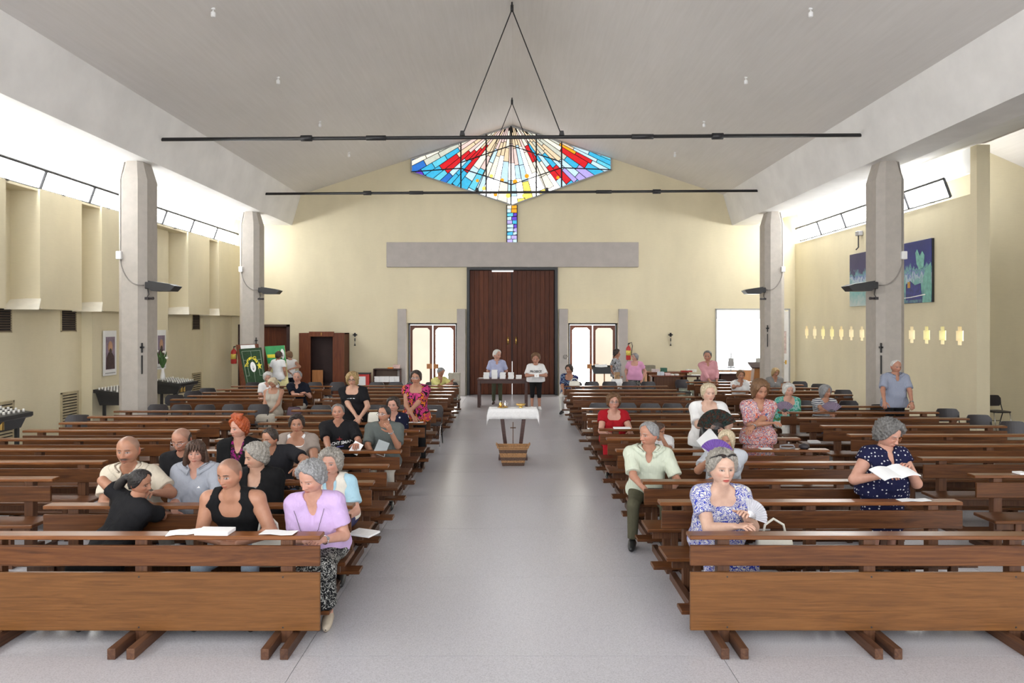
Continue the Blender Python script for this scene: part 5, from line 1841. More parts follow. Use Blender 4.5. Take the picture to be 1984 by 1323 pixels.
def cloth(name, col, rough=0.85, var=0.05):
    if name in MATS:
        return name
    m, nt, b = nodes_of(name)
    v = texco(nt)
    f = noise(nt, v, 5, 4)
    link(nt, ramp(nt, f, [(0.3, [c * (1 - var * 2) for c in col]), (0.7, [min(1, c * (1 + var)) for c in col])]), b.inputs['Base Color'])
    b.inputs['Roughness'].default_value = rough
    b.inputs['Specular IOR Level'].default_value = 0.12
    w = texco(nt, (1.0, 1.0, 0.55))
    bump(nt, b, noise(nt, w, 13, 3, 0.5, 1.4), 0.55, 0.02)
    MATS[name] = m
    return name


def pattern(name, kind, cols, scale):
    m, nt, b = nodes_of(name)
    v = texco(nt)
    if kind == 'dots':
        vo = nt.nodes.new('ShaderNodeTexVoronoi')
        vo.inputs['Scale'].default_value = scale
        vo.inputs['Randomness'].default_value = 0.35
        link(nt, v, vo.inputs['Vector'])
        c = ramp(nt, vo.outputs['Distance'], [(0.2, cols[1]), (0.26, cols[0])])
    elif kind == 'stripes':
        w = nt.nodes.new('ShaderNodeTexWave')
        w.bands_direction = 'Z' if len(cols) < 3 else 'X'
        w.inputs['Scale'].default_value = scale
        w.inputs['Distortion'].default_value = 0.4
        link(nt, v, w.inputs['Vector'])
        c = ramp(nt, w.outputs['Fac'], [(0.4, cols[0]), (0.55, cols[1])])
    else:
        f = noise(nt, v, scale, 3, 0.55, 1.2)
        n_ = len(cols)
        st = []
        for i, q in enumerate(cols):
            a = 0.32 + 0.36 * i / n_
            st += [(a, q), (a + 0.36 / n_ - 0.012, q)]
        c = ramp(nt, f, st)
    link(nt, c, b.inputs['Base Color'])
    b.inputs['Roughness'].default_value = 0.85
    b.inputs['Specular IOR Level'].default_value = 0.12
    bump(nt, b, noise(nt, texco(nt, (1, 1, 0.55)), 13, 3, 0.5, 1.4), 0.5, 0.02)
    MATS[name] = m
    return name


pattern('blue_floral', 'mix', [(0.66, 0.66, 0.63), (0.03, 0.045, 0.34), (0.64, 0.64, 0.62), (0.03, 0.05, 0.38), (0.62, 0.62, 0.62), (0.03, 0.05, 0.36), (0.66, 0.65, 0.6)], 15)
pattern('red_floral', 'mix', [(0.1, 0.11, 0.22), (0.62, 0.55, 0.55), (0.6, 0.1, 0.04), (0.2, 0.2, 0.32), (0.65, 0.55, 0.5), (0.62, 0.12, 0.05), (0.12, 0.12, 0.2)], 16)
pattern('navy_dots', 'dots', [(0.012, 0.013, 0.045), (0.6, 0.6, 0.62)], 27)
pattern('big_dots', 'dots', [(0.01, 0.012, 0.03), (0.7, 0.7, 0.72)], 9)
pattern('white_stripe', 'stripes', [(0.68, 0.68, 0.68), (0.12, 0.13, 0.17)], 9)
pattern('pale_stripe', 'stripes', [(0.62, 0.66, 0.55), (0.52, 0.57, 0.46), 1], 22)
pattern('blue_stripe', 'stripes', [(0.34, 0.37, 0.46), (0.24, 0.27, 0.36), 1], 20)
pattern('pink_multi', 'mix', [(0.01, 0.01, 0.015), (0.35, 0.03, 0.12), (0.5, 0.05, 0.18), (0.012, 0.01, 0.015), (0.6, 0.16, 0.03), (0.4, 0.03, 0.1)], 6)
pattern('purple_floral', 'mix', [(0.015, 0.012, 0.014), (0.06, 0.04, 0.02), (0.012, 0.01, 0.012), (0.4, 0.02, 0.2), (0.1, 0.02, 0.1), (0.015, 0.012, 0.012)], 17)
pattern('black_print', 'mix', [(0.012, 0.012, 0.014), (0.012, 0.012, 0.014), (0.014, 0.014, 0.014), (0.4, 0.4, 0.38), (0.012, 0.012, 0.014), (0.012, 0.012, 0.013)], 26)
pattern('navy_print', 'mix', [(0.012, 0.015, 0.06), (0.02, 0.02, 0.09), (0.2, 0.28, 0.4), (0.015, 0.015, 0.06), (0.03, 0.03, 0.12)], 9)
pattern('bw_print', 'mix', [(0.05, 0.05, 0.05), (0.4, 0.42, 0.44), (0.12, 0.12, 0.13), (0.5, 0.5, 0.5), (0.1, 0.1, 0.1)], 10)
pattern('teal_print', 'mix', [(0.03, 0.26, 0.2), (0.05, 0.36, 0.3), (0.3, 0.5, 0.45), (0.04, 0.3, 0.22), (0.1, 0.2, 0.06)], 6)
for nm_, c_ in (('black_tee', (0.014, 0.014, 0.016)), ('black_knit', (0.01, 0.01, 0.011)), ('beige_polo', (0.62, 0.56, 0.46)), ('grey_polo', (0.33, 0.35, 0.4)), ('lilac_tee', (0.55, 0.4, 0.66)), ('cream_vest', (0.72, 0.69, 0.62)),
                ('pale_blue', (0.4, 0.62, 0.74)), ('grey_top', (0.24, 0.235, 0.23)), ('dark_tee', (0.022, 0.022, 0.026)), ('taupe_top', (0.3, 0.25, 0.22)), ('white_tee', (0.78, 0.78, 0.78)), ('green_grey', (0.11, 0.125, 0.12)),
                ('beige_top', (0.42, 0.38, 0.32)), ('navy_polo', (0.012, 0.014, 0.024)), ('yellow_polo', (0.72, 0.68, 0.27)), ('blue_shirt', (0.4, 0.43, 0.62)), ('pink_tee', (0.66, 0.32, 0.5)), ('pink_shirt', (0.6, 0.3, 0.33)),
                ('red_top', (0.36, 0.012, 0.02)), ('pale_grey_tee', (0.5, 0.53, 0.58)), ('olive', (0.09, 0.085, 0.055)), ('green_trousers', (0.075, 0.08, 0.05)), ('jeans', (0.32, 0.4, 0.5)), ('blue_jeans', (0.08, 0.12, 0.22)), ('black_trousers', (0.012, 0.012, 0.013)),
                ('white_trousers', (0.7, 0.69, 0.66)), ('stone_trousers', (0.48, 0.45, 0.4)), ('navy_trousers', (0.015, 0.018, 0.03)), ('khaki_grey', (0.3, 0.28, 0.25)), ('plaid_dark', (0.05, 0.05, 0.12)), ('dark_skirt', (0.03, 0.03, 0.04))):
    cloth(nm_, c_)
plain('shoe_brown', (0.06, 0.03, 0.02), 0.45)
plain('shoe_black', (0.015, 0.015, 0.016), 0.4)
plain('shoe_beige', (0.42, 0.36, 0.28), 0.6)
plain('shoe_white', (0.7, 0.7, 0.7), 0.6)
plain('glasses_frame', (0.05, 0.04, 0.04), 0.3)

nrm = lambda v: v / (np.linalg.norm(v) + 1e-12)
G = lambda v, s: np.exp(-(v / s) ** 2)
sst = lambda v, a, b: np.clip((v - a) / (b - a), 0, 1) ** 2 * (3 - 2 * np.clip((v - a) / (b - a), 0, 1))


def head_shape(R, Cn, opt, skin):
    th = np.linspace(0.0, PI, R)
    u = np.linspace(-1, 1, Cn, endpoint=False)
    az = np.sign(u) * PI * np.abs(u) ** 1.35
    TH, AZ = np.meshgrid(th, az, indexing='ij')
    dx, dy, dz = np.sin(TH) * np.sin(AZ), np.sin(TH) * np.cos(AZ), np.cos(TH)
    fill = 1 + 0.2 * np.clip(dz, 0, 1) ** 2 * np.clip(1.15 - dz, 0, 1) * 3.0
    x, y, z = 0.081 * dx * fill, 0.096 * dy * (1 + (fill - 1) * 0.7), 0.118 * dz
    fat = opt.get('jowl', 0.0)
    t = np.clip(-z / 0.118, 0, 1)
    x = x * (1 - (0.27 - 0.2 * fat) * t ** 1.6) * (1 + 0.05 * G(z + 0.03, 0.04))
    y = np.where(y < 0, y * (1 - 0.35 * t) * (1 + 0.05 * G(z - 0.03, 0.05)), y * (1 - 0.06 * t ** 2))
    m = sst(dy, 0.05, 0.5)
    y = y - 0.009 * m * G(z - 0.0, 0.06)
    y = y + 0.011 * G(x, 0.022) * G(z + 0.1, 0.018) * m + 0.006 * G(x, 0.032) * G(z + 0.066, 0.024) * m
    ex = np.abs(x) - 0.031
    y = y - 0.0125 * G(ex, 0.017) * G(z - 0.004, 0.012) * m
    y = y + 0.007 * G(ex, 0.0105) * G(z - 0.001, 0.0065) * m
    y = y + 0.0055 * G(ex, 0.022) * G(z - 0.0245, 0.007) * m
    y = y + 0.005 * G(np.abs(x) - 0.045, 0.018) * G(z + 0.022, 0.017) * m
    ns = opt.get('nose', 1.0)
    pr = np.clip((0.02 - z) / 0.056, 0, 1)
    h = (0.005 + 0.02 * pr ** 1.2) * sst(0.024 - z, 0, 0.02) * sst(z + 0.047, 0, 0.012) * ns
    y = y + h * G(x, 0.008 + 0.006 * pr) * m
    y = y + 0.006 * G(np.abs(x) - 0.0135, 0.006) * G(z + 0.036, 0.007) * m
    y = y - 0.004 * G(np.abs(x) - 0.03, 0.006) * G(z + 0.05, 0.016) * m * opt.get('age', 0.3)
    lips = 0.0045 * (G(z + 0.061, 0.0045) + 1.15 * G(z + 0.074, 0.0055)) * G(x, 0.02) - 0.003 * G(z + 0.0675, 0.002) * G(x, 0.024)
    y = y + lips * m
    P = np.stack([x, y, z], -1)
    col = np.ones(P.shape) * np.array(skin)
    def mixc(mask, c):
        nonlocal col
        col = col * (1 - mask[..., None]) + np.array(c) * mask[..., None]
    red = np.array(skin) * np.array([1.02, 0.72, 0.68])
    mixc(0.55 * (G(np.abs(x) - 0.045, 0.02) * G(z + 0.03, 0.02) + G(x, 0.013) * G(z + 0.032, 0.013)) * m, red)
    mixc(0.35 * G(ex, 0.02) * G(z - 0.0, 0.014) * m, np.array(skin) * np.array([0.72, 0.6, 0.58]))
    bz = opt.get('buzz')
    if bz is not None:
        mixc(0.5 * sst(z - np.interp(np.abs(AZ), [0, .6, 1.0, 1.4, PI], [0.09, 0.085, 0.05, -0.01, -0.06]), 0, 0.02), bz)
    bd = opt.get('beard')
    if bd is not None:
        mk = G(x, 0.034) * (G(z + 0.053, 0.009)) * 1.6
        if opt.get('goatee'):
            mk = mk + 1.2 * G(x, 0.022) * G(z + 0.098, 0.018)
        mixc(np.clip(mk * m, 0, 0.95), bd)
    lipc = opt.get('lips', np.array(skin) * np.array([0.85, 0.48, 0.48]))
    lm = sst(1.15 - ((x / 0.024) ** 2 + ((z + 0.0675) / 0.0105) ** 2), 0, 0.5) * m
    mixc(lm * (0.85 if bd is None else 0.5), lipc)
    mixc(lm * G(z + 0.0675, 0.0022) * 0.8, np.array(lipc) * 0.3)
    brow = opt.get('brow', (0.08, 0.05, 0.04))
    bzc = z - 0.0255 + 0.35 * np.maximum(0, ex - 0.006)
    mixc(sst(1.3 - ((ex / 0.019) ** 2 + (bzc / 0.0045) ** 2), 0, 0.6) * m * opt.get('browk', 0.8), brow)
    e = opt.get('eyes', 1.0)     # 1 open, 0 lowered
    eh = 0.0054 * e + 0.0008
    ez = z - 0.0012
    q = (ex / 0.0135) ** 2 + (ez / eh) ** 2
    mixc(sst(2.0 - q, 0, 0.7) * m * 0.9, (0.06, 0.035, 0.03))
    if e > 0.3:
        mixc(sst(1.15 - q, 0, 0.4) * m, (0.42, 0.38, 0.36))
        gx = opt.get('gaze', 0.0)
        d2 = np.hypot(np.abs(x) * np.sign(x) - np.sign(x) * 0.031 - gx, ez)
        mixc(sst(0.0075 - d2, 0, 0.002) * sst(1.25 - q, 0, 0.4) * m, opt.get('iris', (0.05, 0.03, 0.02)))
    V = P.reshape(-1, 3)
    c = col.reshape(-1, 3)
    i, j = np.meshgrid(np.arange(R - 1), np.arange(Cn), indexing='ij')
    a = i * Cn + j
    b = i * Cn + (j + 1) % Cn
    Q = np.stack([a, a + Cn, b + Cn, b], -1).reshape(-1, 4)
    # ears
    for s in (-1, 1):
        o = len(V)
        ev, eq = ellipsoid(10, 12, (0.009, 0.02, 0.033))
        rim = 1 - 0.35 * G(ev[:, 0] * 60 * s - 0.3, 0.4) * G(np.hypot(ev[:, 1] / 0.02, ev[:, 2] / 0.033), 0.5)
        ev = ev * rim[:, None]
        ca, sa = math.cos(0.5), math.sin(0.5)
        ev = np.stack([ev[:, 0] * ca - s * ev[:, 1] * sa * 0.8, ev[:, 1] * ca + s * ev[:, 0] * sa, ev[:, 2]], 1)
        ev[:, 1] += -0.18 * ev[:, 2]
        V = np.concatenate([V, ev + np.array([s * 0.079, -0.012, -0.006])])
        c = np.concatenate([c, np.ones((len(ev), 3)) * red * 0.98])
        Q = np.concatenate([Q, eq + o])
    return V, Q, c


def ellipsoid(R, Cn, r):
    th = np.linspace(0, PI, R)
    az = np.linspace(0, 2 * PI, Cn, endpoint=False)
    TH, AZ = np.meshgrid(th, az, indexing='ij')
    V = np.stack([r[0] * np.sin(TH) * np.cos(AZ), r[1] * np.sin(TH) * np.sin(AZ), r[2] * np.cos(TH)], -1).reshape(-1, 3)
    i, j = np.meshgrid(np.arange(R - 1), np.arange(Cn), indexing='ij')
    a = i * Cn + j
    b = i * Cn + (j + 1) % Cn
    return V, np.stack([a, a + Cn, b + Cn, b], -1).reshape(-1, 4)


HAZ = [0, 0.4, 0.8, 1.1, 1.4, 1.75, 2.3, PI]
HST = {  # lower hair line by azimuth, thickness, lower stretch, curl
    'man': ([.09, .088, .07, .03, -.012, -.02, -.05, -.075], 0.013, 1.0, 0.002),
    'thin': ([.1, .1, .088, .05, .0, -.02, -.05, -.075], 0.007, 1.0, 0.001),
    'short': ([.08, .076, .05, .0, -.03, -.045, -.075, -.1], 0.024, 1.1, 0.005),
    'perm': ([.076, .07, .04, -.02, -.05, -.06, -.085, -.105], 0.032, 1.1, 0.009),
    'bob': ([.078, .062, .0, -.06, -.095, -.115, -.13, -.14], 0.022, 1.3, 0.003),
    'curly': ([.072, .055, .0, -.06, -.09, -.11, -.13, -.135], 0.036, 1.3, 0.012),
    'fringe': ([.045, .045, .045, .04, .03, .02, -.05, -.075], 0.006, 1.0, 0.001),
    'back': ([.086, .082, .06, .02, -.01, -.03, -.07, -.09], 0.012, 1.05, 0.002)}


def hair_shape(style, R, Cn, seed=0.0):
    zb, T, low, curl = HST[style]
    th = np.linspace(0, PI, R)
    az = np.linspace(-PI, PI, Cn, endpoint=False)
    TH, AZ = np.meshgrid(th, az, indexing='ij')
    dx, dy, dz = np.sin(TH) * np.sin(AZ), np.sin(TH) * np.cos(AZ), np.cos(TH)
    c = np.where(dz < 0, 0.118 * low, 0.118)
    z0 = c * dz
    b = np.interp(np.abs(AZ), HAZ, zb) + 0.006 * np.sin(AZ * 5 + seed)
    m = sst(z0 - b, -0.004, 0.014)
    if style == 'fringe':
        m = m * sst(np.interp(np.abs(AZ), [0, 1.0, 1.3, 1.6, PI], [-.1, -.1, .03, .055, .06]) - z0, -0.004, 0.012)
        m = sst(z0 - np.interp(np.abs(AZ), HAZ, [.2, .2, .2, .0, -.015, -.02, -.05, -.075]), -.004, .012) * sst(np.interp(np.abs(AZ), [0, 1.0, 1.3, 1.6, PI], [-.1, -.1, .03, .055, .06]) - z0, -0.004, 0.012)
    nz = (np.sin(AZ * 9 + 4 * np.sin(TH * 5 + seed)) * np.sin(TH * 13 + seed) + 0.6 * np.sin(AZ * 17 + TH * 11 + seed * 2) + 0.5 * np.sin(AZ * 29 - TH * 19)) * curl
    t = T * (0.75 + 0.25 * np.clip(z0 / 0.1, -1, 1)) + nz
    k = np.where(m > 0, m, 0)
    sc = 0.62 + 0.38 * k
    fill = 1 + 0.2 * np.clip(dz, 0, 1) ** 2 * np.clip(1.15 - dz, 0, 1) * 3.0
    x = dx * (0.082 + t) * sc * fill
    y = dy * (0.097 + t) * sc * (1 + (fill - 1) * 0.7)
    z = dz * (c + t * 0.9) * (0.8 + 0.2 * k)
    y = np.where(y < 0, y * 1.04, y)
    V = np.stack([x, y, z], -1).reshape(-1, 3)
    i, j = np.meshgrid(np.arange(R - 1), np.arange(Cn), indexing='ij')
    a = i * Cn + j
    b2 = i * Cn + (j + 1) % Cn
    return V, np.stack([a, a + Cn, b2 + Cn, b2], -1).reshape(-1, 4)


def tube_np(pts, rs, n=7, flat=None):
    "lofted tube with rounded ends as quads"
    pts = [np.array(p, float) for p in pts]
    d0, d1 = nrm(pts[1] - pts[0]), nrm(pts[-1] - pts[-2])
    pts = [pts[0] - d0 * rs[0] * 0.5] + pts + [pts[-1] + d1 * rs[-1] * 0.6, pts[-1] + d1 * rs[-1] * 0.9]
    rs = [rs[0] * 0.6] + list(rs) + [rs[-1] * 0.72, rs[-1] * 0.15]
    V = []
    up = None
    for i, p in enumerate(pts):
        d = nrm(pts[min(i + 1, len(pts) - 1)] - pts[max(i - 1, 0)])
        if up is None:
            up = np.array([0, 0, 1.0]) if abs(d[2]) < 0.9 else np.array([1.0, 0, 0])
        a = nrm(np.cross(d, up))
        b = np.cross(a, d)
        up = b
        for k in range(n):
            t = 2 * PI * k / n
            o = a * math.cos(t) * rs[i] + b * math.sin(t) * rs[i]
            if flat is not None:
                o = o - flat[0] * (o @ flat[0]) * (1 - 1 / flat[1])
            V.append(p + o)
    m = len(pts)
    Q = [(i * n + k, i * n + (k + 1) % n, (i + 1) * n + (k + 1) % n, (i + 1) * n + k) for i in range(m - 1) for k in range(n)]
    return np.array(V), np.array(Q)


def hand_shape(w, d, nrm_p, side, S, curl):
    "four fingers and a thumb; w wrist, d direction, nrm_p palm normal, side +-1 gives the thumb side"
    d = nrm(d)
    nrm_p = nrm(nrm_p - d * (nrm_p @ d))
    s = np.cross(d, nrm_p) * side
    Vs, Qs, o = [], [], 0
    def put(V, Q):
        nonlocal o
        Vs.append(V)
        Qs.append(Q + o)
        o += len(V)
    for i, (off, L, adv) in enumerate(((0.029, 0.072, 0.083), (0.0095, 0.08, 0.088), (-0.0105, 0.074, 0.085), (-0.03, 0.058, 0.076))):
        b = w + (d * adv + s * off) * S
        pts = [b]
        ang = curl * (0.5 + 0.1 * i)
        cur = b
        for seg, fl in enumerate((0.45, 0.32, 0.23)):
            dd = d * math.cos(ang) + nrm_p * math.sin(ang) + s * (off * 1.5)
            cur = cur + nrm(dd) * L * fl * S
            pts.append(cur)
            ang += curl * 0.75
        put(*tube_np(pts, [0.0098 * S, 0.0094 * S, 0.0086 * S, 0.0076 * S], 7))
    b = w + (d * 0.022 + s * 0.028) * S
    t1 = nrm(d * 0.66 + s * 0.75 + nrm_p * 0.25 * curl)
    t2 = nrm(d * 0.85 + s * 0.42 + nrm_p * 0.45 * curl)
    p1 = b + t1 * 0.042 * S
    p2 = p1 + t2 * 0.03 * S
    put(*tube_np([b, p1, p2, p2 + t2 * 0.024 * S], [0.0145 * S, 0.0115 * S, 0.0105 * S, 0.0085 * S], 7))
    return np.concatenate(Vs), np.concatenate(Qs)


def ik(a, t, l1, l2, pole):
    v = t - a
    D = np.linalg.norm(v)
    if D > (l1 + l2) * 0.995:
        t = a + v / D * (l1 + l2) * 0.995
        v = t - a
        D = np.linalg.norm(v)
    D = max(D, abs(l1 - l2) + 0.02)
    x = (l1 * l1 - l2 * l2 + D * D) / (2 * D)
    hh = math.sqrt(max(1e-6, l1 * l1 - x * x))
    e = v / np.linalg.norm(v)
    p = pole - e * (pole @ e)
    return a + e * x + nrm(p) * hh, t


SK = {'fair': (0.52, 0.31, 0.22), 'pink': (0.53, 0.29, 0.215), 'tan': (0.4, 0.2, 0.125), 'ruddy': (0.45, 0.225, 0.15), 'pale': (0.58, 0.38, 0.29)}
PEOPLE = []


def seat_y(x, y):
    rows = (LIN + LIB) if -4.8 < x < 0 else (LOUT + LOUB) if x < 0 else (RIN + RIB) if x < 4.8 else (ROUT + ROUB)
    n = [r for r in rows if r > y + 0.12]
    return (n[0] - 0.2) if n else y + 0.08


def person(label, cx, yt, yc, Y, mode='sit', yaw=0, pitch=0, roll=0, by=0, S=1.06, fem=True, fat=0.3, bust=0.9, A=None, B=None, skin='fair',
           top=('white_tee', 0.55, 'crew'), bottom=('trousers', 'black_trousers'), hair=('short', 'grey'), glasses=None, face=None, lean=0.0, slide=0.0, vest=None,
           curl=(0.6, 0.6), poles=(None, None), shoe='shoe_black', group='people', feet=True, zp=None, bare=True, text=None, inset=None, sh=None, arm=1.0, knees=0.0, pz=None, seat=None, ly=None):
    face = dict(face or {})
    near = Y < 8.9
    h = 0.0105 if near else (0.015 if Y < 12.8 else 0.021)
    hairT = HST[hair[0]][1] * 0.85 if hair else 0.0
    Ht = (yc - yt) * Y / F
    hs = max(0.85, (Ht - hairT) / 0.236)
    hcx, _, ztop = W(cx, yt, Y)
    zc = W(cx, yc, Y)[2] + 0.118 * hs
    Hc = np.array([hcx, Y, zc])
    ra = math.radians
    def frame(yw, pt, rl):
        f = np.array([math.sin(ra(yw)) * math.cos(ra(pt)), -math.cos(ra(yw)) * math.cos(ra(pt)), -math.sin(ra(pt))])
        q = np.array([math.cos(ra(yw)), math.sin(ra(yw)), 0.0])
        u = -np.cross(q, f)
        if u[2] < 0:
            u = -u
        q2 = q * math.cos(ra(rl)) + u * math.sin(ra(rl))
        u2 = u * math.cos(ra(rl)) - q * math.sin(ra(rl))
        return q2, f, u2
    hq, hf, hu = frame(yaw, pitch, roll)
    bf0 = np.array([math.sin(ra(by)), -math.cos(ra(by)), 0.0])
    N = Hc - np.array([0, 0, 1.0]) * 0.15 * hs - bf0 * (0.03 + 0.055 * math.sin(ra(max(0, pitch))))
    N = N - hu * 0.012
    if mode == 'sit':
        pel = np.array([N[0] + slide, (seat_y(hcx, Y) if seat is None else seat), zp or 0.565])
    else:
        pel = np.array([N[0] + slide, N[1] + 0.02 + lean, zp or (zc + 0.118 * hs) * 0.535])
    u = nrm(N - pel)
    T = np.linalg.norm(N - pel)
    q = nrm(np.cross(u, bf0))
    f = np.cross(q, u)
    pt = lambda t, x=0.0, y=0.0: pel + u * (T * t) + q * (x * S) + f * (y * S)
    shw = sh or (0.165 if fem else 0.188)
    SJ = [pt(0.915, -shw, 0.0), pt(0.915, shw, 0.0)]
    ff = lambda v: (f, v)

    def torso(Fd, g, full=True):
        k = 0.05
        Fd.cap(pt(0.88, -shw * 0.55, -0.005), pt(0.88, shw * 0.55, -0.005), 0.075 * S + g, None, ff(1.15), k)
        Fd.cap(pt(0.72, -0.075, 0.0), pt(0.72, 0.075, 0.0), (0.118 if fem else 0.128) * S + g, None, ff(1.22), k)
        w_ = 0.1 + 0.045 * fat
        Fd.cap(pt(0.46, -0.05, 0.005), pt(0.46, 0.05, 0.005), w_ * S + g, None, ff(1.12), k)
        if fat > 0.25:
            Fd.cap(pt(0.3, -0.05, 0.02 + 0.05 * fat), pt(0.3, 0.05, 0.02 + 0.05 * fat), (0.085 + 0.075 * fat) * S + g, None, None, k)
        Fd.cap(pt(0.06, -0.075, 0.0), pt(0.06, 0.075, 0.0), (0.118 + 0.03 * fat) * S + g, None, ff(1.08), k)
        for s in (0, 1):
            Fd.cap(N + u * 0.012 - f * 0.012, SJ[s], 0.042 * S + g, 0.056 * S * arm + g, None, k)
            if fem and bust > 0:
                sx = -1 if s == 0 else 1
                Fd.cap(pt(0.68 - 0.04 * fat, sx * 0.07, 0.075), pt(0.64 - 0.04 * fat, sx * 0.074, 0.085), 0.066 * S * bust + g, None, None, 0.04)

    # --- arms
    l1, l2 = 0.285 * S, 0.25 * S
    wr, el, hd = [], [], []
    for s, tgt in enumerate((A, B)):
        sx = -1 if s == 0 else 1
        if tgt is None:
            t = (pel + f * 0.3 * S + u * 0.07 + q * sx * 0.07) if mode == 'sit' else (pel + q * sx * 0.235 * S + f * 0.05 - u * 0.02)
        elif tgt == 'back':
            t = pel - f * 0.16 * S + u * 0.06 + q * sx * 0.06
        elif len(tgt) == 3:
            t = np.array(W(*tgt))
        else:
            t = np.array(tgt[:3])
        pole = poles[s] if poles[s] is not None else (q * sx * 0.4 - f * 0.3 - u * 0.9)
        if poles[s] is not None:
            pole = q * (poles[s][0] * 0.6) + f * poles[s][1] + u * (poles[s][2] - 0.3)
        e, t = ik(SJ[s], t, l1, l2, np.array(pole))
        el.append(e)
        wr.append(t)
        d = nrm(t - e)
        if tgt is None and mode == 'sit':
            d = nrm(d * 0.6 + f * 0.25 - q * sx * 0.7)
        hd.append(d)

    root = empty('person', (float(pel[0]), float(pel[1]), 0.0))
    tag(root, label, 'person', group)
    O = np.array([pel[0], pel[1], 0.0])

    # --- skin: torso, neck, arms, legs
    Fs = Field()
    torso(Fs, 0.0)
    Fs.cap(N - u * 0.03, Hc - hu * 0.05 * hs - hf * 0.012 * hs, 0.06 * S if not fem else 0.054 * S, 0.05 * hs, None, 0.03)
    Fs.cap(N + f * 0.02 + u * 0.0, Hc - hu * 0.085 * hs + hf * 0.035 * hs, 0.04 * S, 0.03 * hs + 0.012 * fat, None, 0.03)
    for s in (0, 1):
        Fs.cap(SJ[s], el[s], 0.054 * S * arm, 0.04 * S * arm, None, 0.03)
        Fs.cap(el[s], wr[s], 0.042 * S * arm, 0.027 * S, None, 0.015)
        pn = np.cross(hd[s], q * (-1 if s == 0 else 1))
        pn = nrm(-u if abs(hd[s] @ u) < 0.8 else f)
        pn = nrm(pn - hd[s] * (pn @ hd[s]))
        if pz is not None and pz[s] is not None:
            pn = nrm(np.array(pz[s], float) - hd[s] * (np.array(pz[s], float) @ hd[s]))
        sd = np.cross(hd[s], pn)
        Fs.cap(wr[s] + hd[s] * 0.02 * S, wr[s] + hd[s] * 0.068 * S, 0.036 * S, 0.042 * S, (pn, 2.5), 0.012)
    # legs
    lf_ = bf0 if ly is None else np.array([math.sin(ra(ly)), -math.cos(ra(ly)), 0.0])
    lq = np.cross(np.array([0, 0, 1.0]), lf_)
    hip, kn, an = [], [], []
    for s in (0, 1):
        sx = -1 if s == 0 else 1
        hp = pt(0.02, sx * 0.085, 0.0) if ly is None else pel + lq * sx * 0.085
        if mode == 'sit':
            k_ = np.array([hp[0], hp[1], 0.0]) + nrm(lf_) * 0.42 * S + np.array([lq[0], lq[1], 0]) * sx * (0.04 + knees)
            k_[2] = 0.53
            a_ = k_ - lf_ * 0.13
            a_[2] = 0.09
        else:
            k_ = np.array([hp[0] + q[0] * sx * 0.01, hp[1] + q[1] * sx * 0.01, 0]) + bf0 * 0.03
            k_[2] = hp[2] * 0.53
            a_ = np.array([hp[0] + q[0] * sx * 0.02, hp[1] + q[1] * sx * 0.02, 0.09]) - bf0 * 0.0
        hip.append(hp)
        kn.append(k_)
        an.append(a_)
        if bottom[0] != 'trousers' or len(bottom) > 2:
            Fs.cap(k_, a_, 0.055 * S, 0.036 * S, None, 0.02)
    V, Q = Fs.mesh(h)
    sc = np.array(SK[skin])
    Ccol = np.ones((len(V), 3)) * sc
    # head
    R_, C_ = (100, 110) if near else ((70, 84) if Y < 13 else (52, 60))
    face.setdefault('age', 0.3)
    hv, hq_, hc_ = head_shape(R_, C_, face, SK[skin])
    M = np.stack([hq, hf, hu]) * hs
    hv = hv @ M + Hc
    Q = np.concatenate([Q, hq_ + len(V)])
    V = np.concatenate([V, hv])
    Ccol = np.concatenate([Ccol, hc_])
    for s in (0, 1):
        sx = -1 if s == 0 else 1
        pn = nrm(-u if abs(hd[s] @ u) < 0.8 else f)
        if pz is not None and pz[s] is not None:
            pn = np.array(pz[s], float)
        # thumb points towards the other hand
        dd = nrm(hd[s])
        p2 = nrm(pn - dd * (pn @ dd))
        sd = np.cross(dd, p2)
        side = 1 if (sd @ q) * (-sx) > 0 else -1
        fv, fq = hand_shape(wr[s], hd[s], pn, side, S, curl[s])
        Q = np.concatenate([Q, fq + len(V)])
        V = np.concatenate([V, fv])
        Ccol = np.concatenate([Ccol, np.ones((len(fv), 3)) * sc * np.array([1.0, 0.94, 0.93])])
    body = inst('body', np_mesh('body', V - O, Q, 'skin', None, Ccol), root)

    # --- clothes
    mat, slv, neck = top[:3]
    loose = top[3] if len(top) > 3 else 0.016

    def shirt(mat_, slv_, neck_, g, name):
        Ft = Field()
        torso(Ft, g)
        Ft.wob = (0.0022 if slv_ > 0 else 0.0006) if Y < 12 else 0.0
        if mode != 'sit' or True:
            hem = pt(-0.02 if mode == 'sit' else -0.16)
            if mode != 'sit':
                Ft.cap(pt(0.0, -0.085), pt(0.0, 0.085), (0.125 + 0.03 * fat) * S + g, None, ff(1.08), 0.05)
                Ft.cap(pt(-0.14, -0.085), pt(-0.14, 0.085), (0.12 + 0.03 * fat) * S + g, None, ff(1.08), 0.05)
            Ft.planes.append((hem, -u))
        for s in (0, 1):
            if slv_ <= 0:
                continue
            a, b = SJ[s], el[s]
            ra_ = 0.058 * S * arm + g
            if slv_ <= 1.0:
                e_ = a + (b - a) * slv_
                Ft.cap(a, e_ + nrm(b - a) * 0.03, ra_ - 0.004, ra_ + 0.003, None, 0.03, (e_, nrm(b - a)))
            else:
                Ft.cap(a, b, ra_, 0.046 * S + g, None, 0.03)
                e_ = b + (wr[s] - b) * (slv_ - 1.0)
                Ft.cap(b, e_ + nrm(wr[s] - b) * 0.02, 0.046 * S + g, 0.034 * S + g, None, 0.02, (e_, nrm(wr[s] - b)))
        nr = 0.066 * S
        Ft.sub(N - u * 0.02, N + u * 0.2, nr, nr + 0.03)
